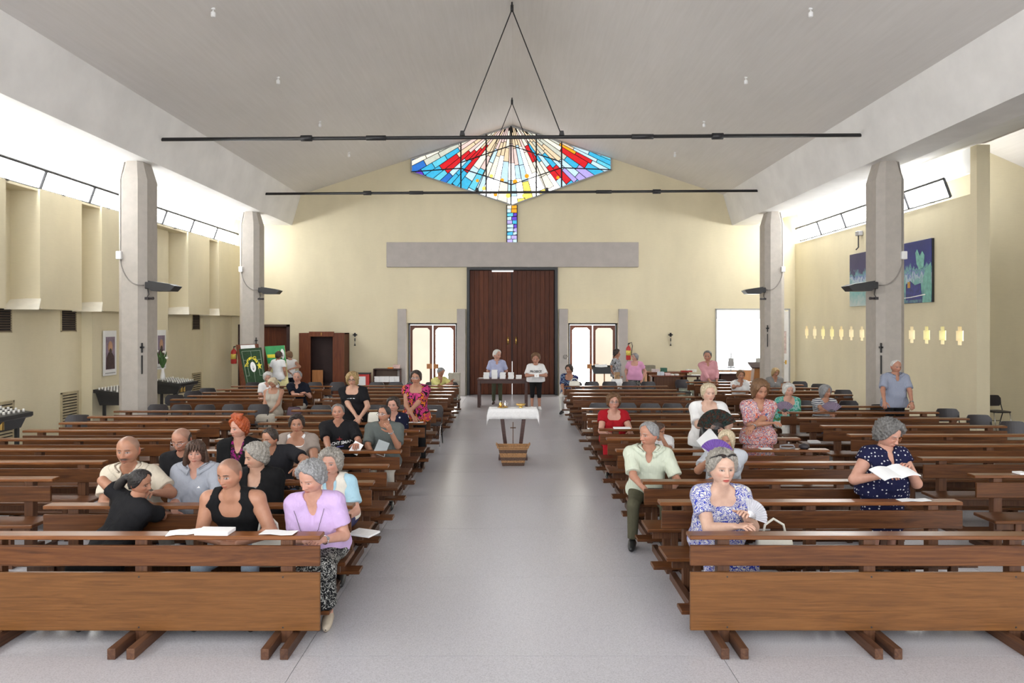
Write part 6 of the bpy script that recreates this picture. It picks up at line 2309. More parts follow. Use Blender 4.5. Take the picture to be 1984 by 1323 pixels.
        if neck_ in ('v', 'polo', 'collar', 'deepv', 'vest'):
            dp = {'v': 0.74, 'polo': 0.78, 'collar': 0.76, 'deepv': 0.6, 'vest': 0.3}[neck_]
            wd = {'vest': 0.075, 'deepv': 0.07}.get(neck_, 0.045)
            Ft.sub(N + f * 0.05 - u * 0.01, pt(dp, 0, 0.15), wd * S, 0.012 if neck_ != 'vest' else 0.06)
        if neck_ in ('scoop', 'tank', 'square'):
            dz_ = {'scoop': 0.94, 'tank': 0.9, 'square': 0.92}[neck_]
            wx = 0.035 if neck_ == 'tank' else 0.05
            Ft.sub(pt(dz_, -wx, 0.1), pt(dz_, wx, 0.1), 0.062 * S)
            Ft.sub(pt(1.02, -wx, 0.03), pt(1.02, wx, 0.03), 0.055 * S)
            if neck_ == 'tank':
                Ft.sub(pt(0.84, -0.03, 0.12), pt(0.84, 0.03, 0.12), 0.055 * S)
        if slv_ <= 0:
            for s in (0, 1):
                sx = -1 if s == 0 else 1
                Ft.sub(pt(1.0, sx * (shw + 0.035), 0.0), pt(0.74, sx * (shw + 0.05), 0.0), 0.088 * S)
        V, Q = Ft.mesh(h)
        so = inst(name, np_mesh(name, V - O, Q, mat_), root)
        Ft.obj = so
        if neck_ in ('polo', 'collar'):
            # folded collar: a band from the neck ring down over the shirt, opening at the throat
            vs, fs = [], []
            n_ = 22
            for i in range(n_ + 1):
                a = math.radians(24 + (336 - 24) * i / n_)
                fr = math.cos(a) * 0.5 + 0.5
                rad = q * math.sin(a) + f * math.cos(a)
                p_in = N + rad * (0.062 + 0.012 * fr) * S + u * (0.045 - 0.035 * fr)
                p_top = p_in + u * 0.012 + rad * 0.012
                dr = nrm(rad * 0.7 + f * 0.35 * fr - u * (0.75 + 0.5 * fr))
                p_out = p_top + dr * (0.042 + 0.034 * fr ** 4) * S
                psh = nrm(rad + u * 0.6)
                for p_ in (p_in - u * 0.02, p_top, (p_top + p_out) / 2, p_out):
                    pp = np.array(p_)
                    for _ in range(25):
                        if float(Ft.eval(pp[None, :])[0]) > 0.007:
                            break
                        pp = pp + psh * 0.004
                    vs.append(pp - O)
            for i in range(n_):
                for k in range(3):
                    fs.append((i * 4 + k, i * 4 + k + 1, (i + 1) * 4 + k + 1, (i + 1) * 4 + k))
            co = inst('collar', np_mesh('collar', np.array(vs), np.array(fs), mat_), so)
            co.modifiers.new('thick', 'SOLIDIFY').thickness = 0.005
        return Ft
    Ft = shirt(mat, slv, neck, loose, 'dress_top' if bottom[0] == 'dress' else 'shirt')
    if vest:
        shirt(vest[0], vest[1], vest[2], loose + 0.014, 'cardigan' if vest[1] > 0 else 'vest')
    if inset:
        Fi = Field()
        torso(Fi, 0.005)
        Fi.sub(N - u * 0.02, N + u * 0.2, 0.07 * S, 0.1)
        Fi.sub(pt(0.95, -0.05, 0.1), pt(0.95, 0.05, 0.1), 0.06 * S)
        Fi.planes.append((pt(0.6), -u))
        V, Q = Fi.mesh(h)
        inst('inner_top', np_mesh('inner_top', V - O, Q, inset), root)
    Fb = Field()
    g = 0.01
    Fb.cap(pt(0.06, -0.075, 0.0), pt(0.06, 0.075, 0.0), (0.12 + 0.03 * fat) * S + g, None, ff(1.08), 0.05)
    if bottom[0] == 'trousers':
        for s in (0, 1):
            Fb.cap(hip[s], kn[s], (0.085 + 0.015 * fat) * S, 0.062 * S, None, 0.04)
            e_ = kn[s] + (an[s] - kn[s]) * (bottom[2] if len(bottom) > 2 else 0.96)
            Fb.cap(kn[s], e_, 0.064 * S, 0.052 * S, None, 0.02, (e_, np.array([0, 0, -1.0])))
    elif mode == 'sit':
        for s in (0, 1):
            Fb.cap(hip[s], kn[s], 0.1 * S, 0.08 * S, None, 0.06)
        mid = (kn[0] + kn[1]) / 2
        Fb.cap(pt(0.03, 0, 0.05), mid, 0.09 * S, 0.07 * S, None, 0.06)
        lo_ = mid + np.array([0, 0, -0.2 if len(bottom) < 3 else -bottom[2]])
        for s in (0, 1):
            Fb.cap(kn[s], kn[s] + (lo_ - mid), 0.085 * S, 0.095 * S, None, 0.06, (lo_, np.array([0, 0, -1.0])))
        Fb.cap(mid, lo_, 0.1 * S, 0.12 * S, None, 0.06, (lo_, np.array([0, 0, -1.0])))
        Fb.wob = 0.003
    else:
        zl = bottom[2] if len(bottom) > 2 else 0.5
        e_ = np.array([pel[0], pel[1], zl])
        for dx in (-0.06, 0, 0.06):
            Fb.cap(pt(0.0, dx, 0), e_ + q * dx * 1.5, 0.115 * S, 0.145 * S, None, 0.06, (e_, np.array([0, 0, -1.0])))
        Fb.wob = 0.004
    V, Q = Fb.mesh(max(h, 0.015))
    bn = {'trousers': 'trousers', 'skirt': 'skirt', 'dress': 'dress_skirt'}[bottom[0]]
    inst(bn, np_mesh(bn, V - O, Q, bottom[1]), root)
    if feet:
        for s in (0, 1):
            a_ = an[s]
            sf = nrm(lf_ + np.array([q[0], q[1], 0]) * (-0.15 if s == 0 else 0.15))
            heel = np.array([a_[0], a_[1], 0.045]) - sf * 0.05
            V, Q = tube_np([heel, heel + sf * 0.07 + np.array([0, 0, 0.018]), heel + sf * 0.16, heel + sf * 0.23 - np.array([0, 0, 0.01])], [0.042, 0.05, 0.046, 0.034], 10)
            V[:, 2] = np.maximum(V[:, 2], 0.002)
            inst('shoe', np_mesh('shoe', V - O, Q, shoe), root)
    # --- hair
    if hair:
        R2, C2 = (64, 90) if near else ((48, 64) if Y < 13 else (36, 48))
        V, Q = hair_shape(hair[0], R2, C2, cx * 0.37)
        V = V @ M + Hc
        extra = hair[2] if len(hair) > 2 else None
        Vs, Qs = [V], [Q]
        def more(pts, rs, n=9, flat=None):
            P_ = [Hc + (hq * a + hf * b + hu * c) * hs for (a, b, c) in pts]
            v2, q2 = tube_np(P_, [r * hs for r in rs], n, flat)
            Qs.append(q2 + sum(len(x) for x in Vs))
            Vs.append(v2)
        if extra == 'long':
            for sx in (-1, 1):
                more([(sx * 0.075, 0.01, 0.05), (sx * 0.098, 0.0, -0.03), (sx * 0.104, -0.005, -0.1), (sx * 0.1, 0.0, -0.17)], [0.02, 0.024, 0.026, 0.012])
                more([(sx * 0.075, -0.02, 0.03), (sx * 0.09, -0.03, -0.07), (sx * 0.085, -0.03, -0.17)], [0.03, 0.034, 0.018])
            more([(0, -0.08, 0.0), (0, -0.095, -0.1), (0, -0.09, -0.19)], [0.06, 0.07, 0.03])
            for k in range(5):
                more([(-0.05 + 0.025 * k, 0.07, 0.1), (-0.055 + 0.027 * k, 0.1, 0.06), (-0.055 + 0.027 * k, 0.096, 0.035)], [0.014, 0.012, 0.005], 6)
        elif extra == 'pony':
            more([(0, -0.09, 0.03), (0, -0.14, 0.02), (0.0, -0.2, -0.06), (0.0, -0.25, -0.18), (0.0, -0.27, -0.33), (0.0, -0.26, -0.42)], [0.035, 0.035, 0.046, 0.044, 0.032, 0.008])
        elif extra == 'bun':
            more([(0.0, -0.1, 0.05), (0.0, -0.12, 0.075), (0.0, -0.1, 0.1)], [0.025, 0.034, 0.025])
        elif extra == 'tuft':
            for k in range(7):
                a = -0.06 + 0.02 * k
                more([(a, 0.02, 0.1), (a * 1.1, 0.03, 0.15), (a * 1.2, 0.0, 0.165)], [0.026, 0.024, 0.012], 7)
        elif extra == 'fringe':
            for k in range(6):
                a = -0.055 + 0.022 * k
                more([(a, 0.06, 0.105), (a * 1.1 - 0.01, 0.1, 0.075), (a * 1.1 - 0.02, 0.103, 0.052)], [0.012, 0.009, 0.004], 6)
        V, Q = np.concatenate(Vs), np.concatenate(Qs)
        inst('hair', np_mesh('hair', V - O, Q, 'hair_' + hair[1]), root)
    L2W = lambda a, b, c: Vector(Hc - O + (hq * a + hf * b + hu * c) * hs)
    if glasses:
        m = MB()
        if glasses == 'up':
            for sx in (-1, 1):
                pts = [L2W(sx * 0.036 + 0.03 * math.cos(t * PI / 8), 0.088 + 0.02 * math.sin(t * PI / 8) - 0.3 * abs(sx * 0.036 + 0.03 * math.cos(t * PI / 8)) , 0.098 + 0.02 * math.sin(t * PI / 8)) for t in range(16)]
                c0 = len(m.v)
                m.add(pts + [p - Vector(hf) * 0.012 for p in pts], [tuple(range(16)), tuple(range(31, 15, -1))] + [(i, (i + 1) % 16, 16 + (i + 1) % 16, 16 + i) for i in range(16)])
                m.tube([L2W(sx * 0.068, 0.065, 0.1), L2W(sx * 0.09, 0.03, 0.08), L2W(sx * 0.098, -0.02, 0.03)], 0.005, 6)
            m.tube([L2W(-0.02, 0.09, 0.1), L2W(0.02, 0.09, 0.1)], 0.004, 6)
            m.build('sunglasses', 'black_plastic', root, True)
        else:
            r = 0.0022 if near else 0.003
            for sx in (-1, 1):
                m.tube([L2W(sx * 0.034 + 0.023 * math.cos(t * PI / 8), 0.1 - 0.5 * max(0, abs(0.034 + 0.023 * math.cos(t * PI / 8)) - 0.03) , -0.002 + 0.017 * math.sin(t * PI / 8)) for t in range(17)], r, 5)
                m.tube([L2W(sx * 0.057, 0.087, 0.003), L2W(sx * 0.08, 0.05, 0.006), L2W(sx * 0.083, -0.015, 0.005)], r, 5)
            m.tube([L2W(-0.011, 0.101, 0.002), L2W(0, 0.105, 0.005), L2W(0.011, 0.101, 0.002)], r, 5)
            m.build('glasses', glasses, root, True)
    rec = dict(root=root, pt=pt, q=q, f=f, u=u, N=N, O=O, Ft=Ft, wr=wr, hd=hd, el=el, S=S, Hc=Hc, hs=hs, hq=hq, hf=hf, hu=hu, pel=pel, kn=kn)
    PEOPLE.append(rec)
    return rec


def on_chest(rec, x, t, off=0.003):
    "point on the garment surface in front of torso position (x, t)"
    p0 = rec['pt'](t, x, 0.42)
    p = p0
    for _ in range(60):
        d = float(rec['Ft'].eval(p[None, :])[0])
        if d < off:
            return p
        p = p - rec['f'] * max(0.001, d * 0.6)
        if np.linalg.norm(p - p0) > 0.46 * rec['S']:
            break
    return rec['pt'](t, x * 0.8, 0.1)


def chest_text(rec, txt, size, t, x0=0.0, mat='white_plastic', slope=0.0, name='lettering'):
    me = text_mesh(txt, size, 0.002, True)
    co = np.empty(len(me.vertices) * 3)
    me.vertices.foreach_get('co', co)
    co = co.reshape(-1, 3)
    T = np.linalg.norm(rec['N'] - rec['pel'])
    out = []
    for (x, y, z) in co:
        p = on_chest(rec, (x0 + x) / rec['S'], t + (y + slope * x) / T, 0.009)
        out.append(p + rec['f'] * z - rec['O'])
    me.vertices.foreach_set('co', np.array(out).ravel())
    me.materials.clear()
    me.materials.append(MATS[mat])
    me.update()
    return inst(name, me, rec['Ft'].obj)


def chest_shape(rec, pts, mat, name, off=0.009):
    T = np.linalg.norm(rec['N'] - rec['pel'])
    P = [on_chest(rec, x / rec['S'], t, off) - rec['O'] for (x, t) in pts]
    c = sum(P) / len(P)
    m = MB()
    k = len(P)
    m.add(P + [c], [(i, (i + 1) % k, k) for i in range(k)])
    return m.build(name, mat, rec['Ft'].obj)


OLD = dict(age=1.0, jowl=0.45, eyes=0.75)
MID = dict(age=0.5, jowl=0.25)
def fc(base, **kw):
    d = dict(base)
    d.update(kw)
    return d
GB = (0.3, 0.28, 0.26)

# ---------------------------------------------------------------- left side
p1 = person('bald man with dark moustache in beige polo, second row left', 248, 845, 901, 6.95, fem=False, fat=0.7, skin='tan', yaw=4, pitch=4, top=('beige_polo', 0.75, 'polo'), hair=None, S=1.1, arm=1.2,
            face=fc(MID, beard=(0.05, 0.035, 0.03), goatee=True, buzz=(0.2, 0.15, 0.12), eyes=0.8), A=(222, 985, 6.66), B=(300, 955, 6.66), poles=((-1, .1, -.3), (1, .1, -.2)), bottom=('trousers', 'blue_jeans'))
p2 = person('girl in black tee leaning back over the rail with dark ponytail', 272, 908, 960, 6.42, fem=True, fat=0.15, bust=0.8, skin='tan', yaw=84, pitch=12, roll=14, by=150, ly=15, seat=6.28, top=('black_tee', 0.6, 'crew'), hair=('back', 'black', 'pony'), S=1.04,
            slide=-0.17, B=(228, 972, 6.62), A=(284, 974, 6.6), poles=((-1.6, 0.1, 0.2), (1.6, 0.1, 0.2)), bottom=('skirt', 'black_knit'), face=fc(dict(), eyes=0.6), curl=(0.5, 0.7))
p3 = person('woman with long brown hair in grey polo, second row left', 379, 852, 899, 7.15, fat=0.75, bust=1.15, skin='pink', yaw=14, pitch=3, top=('grey_polo', 1.25, 'polo'), hair=('bob', 'brown', 'long'), S=1.12, arm=1.15,
            face=fc(MID, eyes=0.7, gaze=0.003), A=(338, 992, 6.75), B=(425, 996, 6.75), bottom=('trousers', 'khaki_grey'))
p4 = person('bald man in glasses and black lettered tee, third row left', 352, 828, 876, 8.05, fem=False, fat=0.3, skin='ruddy', yaw=-6, pitch=18, top=('black_tee', 0.6, 'crew'), hair=('fringe', 'dark'), glasses='chrome', face=fc(MID, eyes=0.2, buzz=(0.2, 0.14, 0.11)), S=1.08, bottom=('trousers', 'blue_jeans'))
p5 = person('young man with shaved head in black tank top on the front seat', 445, 888, 949, 5.93, fem=False, fat=0.0, skin='tan', yaw=-16, pitch=12, top=('black_knit', 0, 'tank', 0.017), hair=None, S=1.1, arm=1.2, sh=0.19,
            face=dict(age=0.0, buzz=(0.1, 0.07, 0.06), brow=(0.02, 0.012, 0.01), browk=1.0), A=(432, 1052, 5.86), B=(462, 1053, 5.86), poles=((-1, -.2, .1), (1, -.2, .1)), bottom=('trousers', 'jeans'), knees=0.08, curl=(0.8, 0.8))
p6 = person('grey haired woman in lilac tee on the front aisle seat', 604, 889, 957, 6.02, fat=0.9, bust=1.2, skin='pink', yaw=-24, pitch=20, roll=-4, top=('lilac_tee', 0.7, 'v'), hair=('short', 'grey'), S=1.1, arm=1.15, slide=0.03, lean=0.06,
            face=fc(OLD, brow=GB, browk=0.4, eyes=0.35), A=(592, 1048, 5.84), B=(628, 1046, 5.84), bottom=('skirt', 'black_print', 0.33), shoe='shoe_beige')
p7 = person('grey haired woman in cream vest over pale blue, second row at the aisle', 641, 868, 923, 7.12, fat=0.3, skin='pink', yaw=-6, pitch=-2, top=('pale_blue', 0.75, 'v'), vest=('cream_vest', 0, 'vest'), hair=('perm', 'salt'), S=1.1, slide=0.03,
            face=fc(OLD, brow=GB, eyes=0.85), A=(640, 1010, 6.75), B=(668, 1005, 6.75), bottom=('skirt', 'plaid_dark'))
p8 = person('woman with grey streaked bun in grey top and black cardigan, second row left', 496, 856, 910, 7.12, fat=0.75, bust=1.1, skin='fair', yaw=-52, pitch=10, by=-8, top=('grey_top', 0.4, 'scoop'), vest=('black_knit', 1.85, 'vest'), hair=('short', 'salt', 'bun'), S=1.12, arm=1.05,
            face=fc(OLD, eyes=0.45), slide=0.02, bottom=('trousers', 'dark_skirt'))
p9 = person('woman with spiky red hair in black cardigan and magenta floral blouse', 463, 806, 850, 8.1, fat=0.2, skin='pink', yaw=-34, pitch=2, top=('purple_floral', 0.6, 'v'), vest=('black_knit', 1.9, 'vest'), hair=('short', 'red', 'tuft'), S=1.08, face=fc(MID, brow=(0.25, 0.08, 0.03)), bottom=('trousers', 'black_trousers'))
p10 = person('man in dark tee with short hair turning, third row left', 523, 829, 869, 7.95, fem=False, fat=0.3, skin='tan', yaw=-25, pitch=10, by=20, top=('dark_tee', 0.75, 'crew'), hair=('man', 'dark'), S=1.1, A=(545, 935, 7.7), B=(580, 905, 7.62), poles=((-1, 0, -.4), (1, 0.1, .1)), face=fc(MID, eyes=0.4), bottom=('trousers', 'blue_jeans'), lean=0.05, slide=0.05)
p11 = person('tanned woman with short dark hair in taupe top with white inset', 575, 802, 840, 9.0, fat=0.55, bust=1.1, skin='tan', yaw=16, pitch=0, top=('taupe_top', 0.55, 'scoop'), inset='white_tee', hair=('short', 'dark'), glasses='up', S=1.12, arm=1.15, face=fc(MID, gaze=0.003), B=(600, 905, 8.55), A=(560, 925, 8.6), bottom=('trousers', 'khaki_grey'))
p12 = person('grey haired man in black lettered sailing tee looking up', 655, 782, 815, 9.95, fem=False, fat=0.45, skin='ruddy', yaw=6, pitch=-8, roll=5, top=('black_tee', 0.75, 'crew', 0.018), hair=('man', 'dgrey'), S=1.1, face=fc(MID, brow=(0.1, 0.09, 0.08)), B=(691, 860, 9.5), A=(640, 880, 9.5), bottom=('trousers', 'khaki_grey'), curl=(0.6, 0.9))
p13 = person('dark haired man in grey green shirt with glasses, hand at chin', 744, 785, 818, 9.92, fem=False, fat=0.35, skin='tan', yaw=-26, pitch=-5, top=('green_grey', 0.85, 'crew', 0.016), hair=('man', 'black'), glasses='chrome', S=1.1, B=(757, 836, 9.6), A=(722, 880, 9.5), poles=((-1, 0, -.5), (0.6, 0.1, -1)), bottom=('trousers', 'stone_trousers'), curl=(0.6, 1.0), pz=(None, (-0.6, 0.3, 0.6)))
p14 = person('standing woman with curly blonde hair in black tee, hands clasped', 683, 720, 748, 12.4, 'stand', fat=0.4, skin='fair', top=('black_tee', 0.65, 'scoop'), hair=('curly', 'blonde'), glasses='glasses_frame', S=1.12, A=(690, 806, 12.1), B=(698, 808, 12.1), poles=((-1, -.1, -.3), (1, -.1, -.3)), face=fc(MID, age=0.7), bottom=('skirt', 'black_trousers', 0.5))
p15 = person('standing woman in pink and black patterned top with folded arms', 806, 717, 745, 12.4, 'stand', yaw=-4, fat=0.35, skin='tan', top=('pink_multi', 0.3, 'scoop'), hair=('short', 'dark'), glasses='chrome', S=1.1, A=(800, 806, 12.12), B=(786, 806, 12.12), poles=((-1, -.1, -.2), (1, -.1, -.2)), face=fc(OLD, eyes=0.9), bottom=('trousers', 'black_trousers'), shoe='shoe_brown')
p16 = person('dark haired woman in navy white spotted top behind the man with glasses', 762, 768, 800, 11.65, fat=0.35, skin='pink', yaw=-8, top=('big_dots', 0.6, 'v'), hair=('short', 'dark'), S=1.08, face=fc(MID, age=0.8), bottom=('skirt', 'dark_skirt'))
p17 = person('white haired woman in white tee holding a straw bag, rear left', 519, 720, 741, 17.0, fat=0.6, skin='pink', yaw=20, pitch=12, top=('white_tee', 0.6, 'crew'), hair=('perm', 'white'), S=1.08, A=(505, 772, 16.7), face=fc(OLD, brow=GB), bottom=('skirt', 'stone_trousers'))
p18 = person('blonde woman in beige sleeveless top looking down, rear left', 529, 731, 752, 15.65, fat=0.3, skin='tan', yaw=-10, pitch=26, top=('beige_top', 0, 'scoop'), hair=('perm', 'palebl'), S=1.05, face=fc(MID, eyes=0.2), bottom=('skirt', 'beige_top'))
p19 = person('smiling grey haired man in navy polo, rear left', 576, 718, 741, 17.2, fem=False, fat=0.3, skin='pink', yaw=6, pitch=4, roll=-4, top=('navy_polo', 0.7, 'polo'), hair=('man', 'grey'), S=1.1, B=(592, 762, 16.85), A=(578, 764, 16.85), face=fc(MID, brow=GB), bottom=('trousers', 'stone_trousers'))
p20 = person('standing woman in white sleeveless blouse seen from behind by the posters', 560, 680, 696, 23.2, 'stand', yaw=-115, pitch=12, by=-140, fat=0.2, skin='tan', top=('white_tee', 0.15, 'crew'), hair=('short', 'lbrown'), S=1.05, A=(566, 714, 23.0), B=(561, 721, 22.95), poles=((-1, -.6, 0), (1, -.6, 0)), bottom=('trousers', 'navy_trousers'))
p21 = person('person in white tee and blue jeans facing the yellow poster board', 540, 680, 696, 22.1, 'stand', yaw=170, by=165, fat=0.3, skin='tan', top=('white_tee', 0.6, 'crew'), hair=('short', 'brown'), S=1.05, bottom=('trousers', 'jeans'))
p22 = person('man in yellow polo bending over beside the left glazed door', 854, 711, 731, 20.7, fem=False, fat=0.3, skin='tan', yaw=45, pitch=28, by=40, top=('yellow_polo', 0.7, 'polo'), hair=('man', 'grey'), S=1.1, seat=20.95, slide=-0.14, B=(876, 738, 20.5), A=(868, 744, 20.4), bottom=('trousers', 'khaki_grey'))

# ---------------------------------------------------------------- middle and entrance
p24 = person('elderly man in pale blue shirt and green trousers behind the book table', 963, 677, 697, 22.45, 'stand', yaw=52, pitch=8, fem=False, fat=0.3, skin='pink', top=('blue_shirt', 0.8, 'collar'), hair=('man', 'white'), S=1.1, A='back', B='back', poles=((-1, 0, -.2), (1, 0, -.2)), bottom=('trousers', 'green_trousers'), shoe='shoe_brown', face=fc(OLD))
p25 = person('woman in white printed tee and black capri trousers beside the book table', 1038, 683, 705, 21.0, 'stand', yaw=-4, pitch=14, fat=0.8, skin='ruddy', top=('white_tee', 0.85, 'crew', 0.02), hair=('short', 'lbrown'), S=1.12, A=(1035, 727, 20.72), B=(1044, 727, 20.72), poles=((-1, 0, -.2), (1, 0, -.2)), bottom=('trousers', 'black_trousers', 0.35), shoe='shoe_white', arm=1.15)
p26 = person('woman in navy print top and white trousers at the aisle end, rear right', 1103, 706, 725, 20.0, yaw=-42, pitch=2, fat=0.6, skin='tan', top=('navy_print', 0.8, 'scoop'), hair=('short', 'dark'), S=1.1, A=(1092, 757, 19.7), by=-15, seat=20.3, bottom=('trousers', 'white_trousers'), arm=1.1)
p27 = person('standing woman in black and white top with glasses near the reading stand', 1195, 676, 693, 23.0, 'stand', yaw=75, by=60, fat=0.3, skin='tan', top=('bw_print', 0.6, 'crew'), hair=('short', 'dark'), glasses='chrome', S=1.05, bottom=('trousers', 'black_trousers'))
p28 = person('standing woman in pink tee and dark floral skirt', 1230, 684, 700, 22.3, 'stand', yaw=-62, by=-20, pitch=-4, fat=0.7, skin='pink', top=('pink_tee', 0.55, 'scoop'), hair=('short', 'grey'), S=1.1, bottom=('skirt', 'black_print', 0.4), arm=1.15)
p29 = person('standing grey haired man in pink shirt by the far desk', 1371, 679, 700, 21.3, 'stand', yaw=-24, pitch=10, by=-8, fem=False, fat=0.4, skin='ruddy', top=('pink_shirt', 1.7, 'collar', 0.018), hair=('man', 'dgrey'), S=1.12, A=(1376, 739, 21.05), B=(1389, 739, 21.1), bottom=('trousers', 'stone_trousers'), face=fc(OLD), slide=0.06)

# ---------------------------------------------------------------- right side
p30 = person('woman in red top with curly auburn hair and glasses, right bank', 1189, 761, 794, 11.9, yaw=0, pitch=-4, fat=0.55, skin='pink', top=('red_top', 0.45, 'square'), hair=('perm', 'lbrown'), glasses='chrome', S=1.1, A=(1176, 838, 11.5), B=(1222, 838, 11.5), arm=1.1, face=fc(OLD, eyes=0.9), bottom=('skirt', 'red_top'))
p31 = person('grey haired man in pale striped shirt looking to the aisle', 1257, 817, 865, 8.12, yaw=-58, pitch=4, fem=False, fat=0.4, skin='ruddy', top=('pale_stripe', 0.85, 'collar', 0.02), hair=('man', 'grey'), S=1.12, A=(1250, 948, 7.72), B=(1302, 950, 7.75), poles=((-1, -.1, -.4), (1, -.1, -.4)), face=fc(OLD, nose=1.25, brow=GB), bottom=('trousers', 'olive'), knees=0.05, by=-6)
p32 = person('dark haired person in white tee hiding the face behind the striped shirt man', 1277, 818, 846, 9.95, yaw=60, pitch=20, fat=0.2, skin='tan', top=('white_tee', 0.6, 'crew'), hair=('back', 'brown', 'bun'), S=0.98, B=(1283, 848, 9.75), poles=(None, (1, .3, -.8)), bottom=('trousers', 'blue_jeans'))
p33 = person('standing blonde woman in white top holding a dark fan', 1373, 742, 779, 9.92, 'stand', yaw=6, pitch=0, fat=0.95, bust=1.15, skin='pale', top=('white_tee', 0.85, 'scoop', 0.018), hair=('short', 'palebl'), S=1.1, A=(1384, 828, 9.5), B=(1408, 834, 9.48), poles=((-1, -.1, -.3), (1, -.1, -.3)), arm=1.2, face=fc(OLD, brow=GB, browk=0.3, eyes=0.8), bottom=('skirt', 'white_trousers', 0.45), curl=(1.0, 0.7))
p34 = person('silver blonde woman in pale grey tee with a purple fan', 1408, 832, 872, 8.1, yaw=-30, pitch=6, fat=0.45, skin='tan', top=('pale_grey_tee', 0.7, 'crew'), hair=('bob', 'palebl'), S=1.1, A=(1372, 893, 7.72), B=(1392, 928, 7.72), poles=((-1, 0, -.5), (1, .1, -.4)), face=fc(OLD), bottom=('trousers', 'stone_trousers'))
p35 = person('elderly woman in blue and white floral dress with sunglasses on her hair', 1399, 869, 940, 6.22, yaw=5, pitch=2, fat=0.95, bust=1.2, skin='pale', top=('blue_floral', 0.6, 'scoop', 0.016), hair=('short', 'salt'), glasses='up', S=1.12, arm=1.2, A=(1425, 1020, 5.86), B=(1447, 1000, 5.84), poles=((-1, -.1, -.6), (1, -.1, -.9)), face=fc(OLD, lips=(0.5, 0.06, 0.05), brow=GB, browk=0.3), bottom=('dress', 'blue_floral', 0.14), slide=0.0)
p36 = person('standing woman in red and blue patterned dress with folded arms', 1472, 733, 775, 9.85, 'stand', yaw=8, pitch=20, roll=3, fat=0.25, skin='tan', top=('red_floral', 0.95, 'v', 0.018), hair=('bob', 'lbrown'), S=1.12, A=(1490, 820, 9.5), B=(1458, 828, 9.52), poles=((-1, -.1, -.4), (1, -.1, -.4)), face=fc(MID, eyes=0.2), bottom=('dress', 'red_floral', 0.55))
p37 = person('white haired woman in teal top with a grey fan, right outer bank', 1528, 742, 769, 14.1, yaw=4, pitch=0, fat=0.7, skin='pink', top=('teal_print', 0.8, 'scoop'), hair=('perm', 'white'), S=1.12, A=(1518, 797, 13.55), poles=((-1, 0, -.5), None), face=fc(OLD, brow=GB), bottom=('skirt', 'white_trousers'), slide=0.0)
p38 = person('grey haired woman in striped tee with folded arms on the rail', 1599, 745, 772, 14.15, yaw=28, pitch=2, fat=0.4, skin='tan', top=('white_stripe', 0.7, 'crew'), hair=('bob', 'grey'), S=1.1, A=(1608, 800, 13.58), B=(1590, 800, 13.55), poles=((-1, 0, -.3), (1, 0, -.3)), face=fc(OLD, brow=GB), bottom=('trousers', 'blue_jeans'))
p39 = person('woman in white collared blouse, rear right outer bank', 1435, 717, 737, 18.4, fat=0.3, skin='tan', yaw=2, top=('white_tee', 0.6, 'collar'), hair=('short', 'lbrown'), S=1.08, A=(1427, 748, 17.9), poles=((-1, .2, -.9), None), bottom=('skirt', 'dark_skirt'))
p40 = person('blonde woman in grey and white top before the right rear column', 1502, 712, 730, 19.4, yaw=14, pitch=14, roll=-8, fat=0.3, skin='tan', top=('grey_top', 0.3, 'v'), inset='white_tee', hair=('bob', 'blonde'), S=1.05, bottom=('trousers', 'stone_trousers'))
p41 = person('standing white haired man in blue shirt leaning on the outer right pew', 1736, 697, 723, 13.98, 'stand', yaw=6, pitch=6, fem=False, fat=0.45, skin='ruddy', top=('blue_stripe', 0.8, 'collar', 0.018), hair=('thin', 'white'), S=1.12, A=(1713, 786, 13.62), B=(1768, 786, 13.62), poles=((-1, -.2, .2), (1, -.2, .2)), face=fc(OLD, brow=GB), bottom=('trousers', 'black_trousers'), curl=(0.9, 0.9))
p42 = person('standing grey haired woman in navy spotted dress reading an open book', 1721, 810, 868, 7.22, 'stand', yaw=26, pitch=22, by=8, fat=0.7, bust=1.2, skin='pink', top=('navy_dots', 0.3, 'v', 0.018), hair=('perm', 'dgrey'), glasses=plain('amber_frame', (0.4, 0.14, 0.05), 0.3), S=1.12, A=(1706, 922, 6.96), B=(1762, 910, 6.98), poles=((-1, -.2, -.4), (1, -.2, -.4)), arm=1.2, face=fc(OLD, brow=GB, eyes=0.3), bottom=('dress', 'navy_dots', 0.4), slide=-0.02)

# ---------------------------------------------------------------- lettering and marks on clothes
chest_text(p12, 'YACHT SMAN', 0.06, 0.58, 0.035, 'white_plastic', 0.12)
chest_shape(p12, [(0.04 + (0.05 if k % 2 == 0 else 0.012) * math.cos(PI / 2 + k * PI / 4), 0.68 + (0.07 if k % 2 == 0 else 0.02) * math.sin(PI / 2 + k * PI / 4)) for k in range(8)], plain('red_print', (0.25, 0.02, 0.02), 0.7), 'printed_star')
chest_shape(p12, [(0.0, 0.49), (0.1, 0.505), (0.1, 0.525), (0.0, 0.51)], plain('blue_print', (0.1, 0.1, 0.35), 0.7), 'printed_line')
chest_text(p4, 'c-STAR', 0.065, 0.62, 0.0, 'white_plastic', 0.25)
chest_shape(p3, [(0.07, 0.72), (0.105, 0.72), (0.09, 0.755)], 'white_plastic', 'printed_badge')
chest_text(p14, '-- - ---------', 0.035, 0.7, 0.0, 'chrome')
chest_text(p25, 'PROJECT', 0.09, 0.62, 0.0, 'black_plastic')


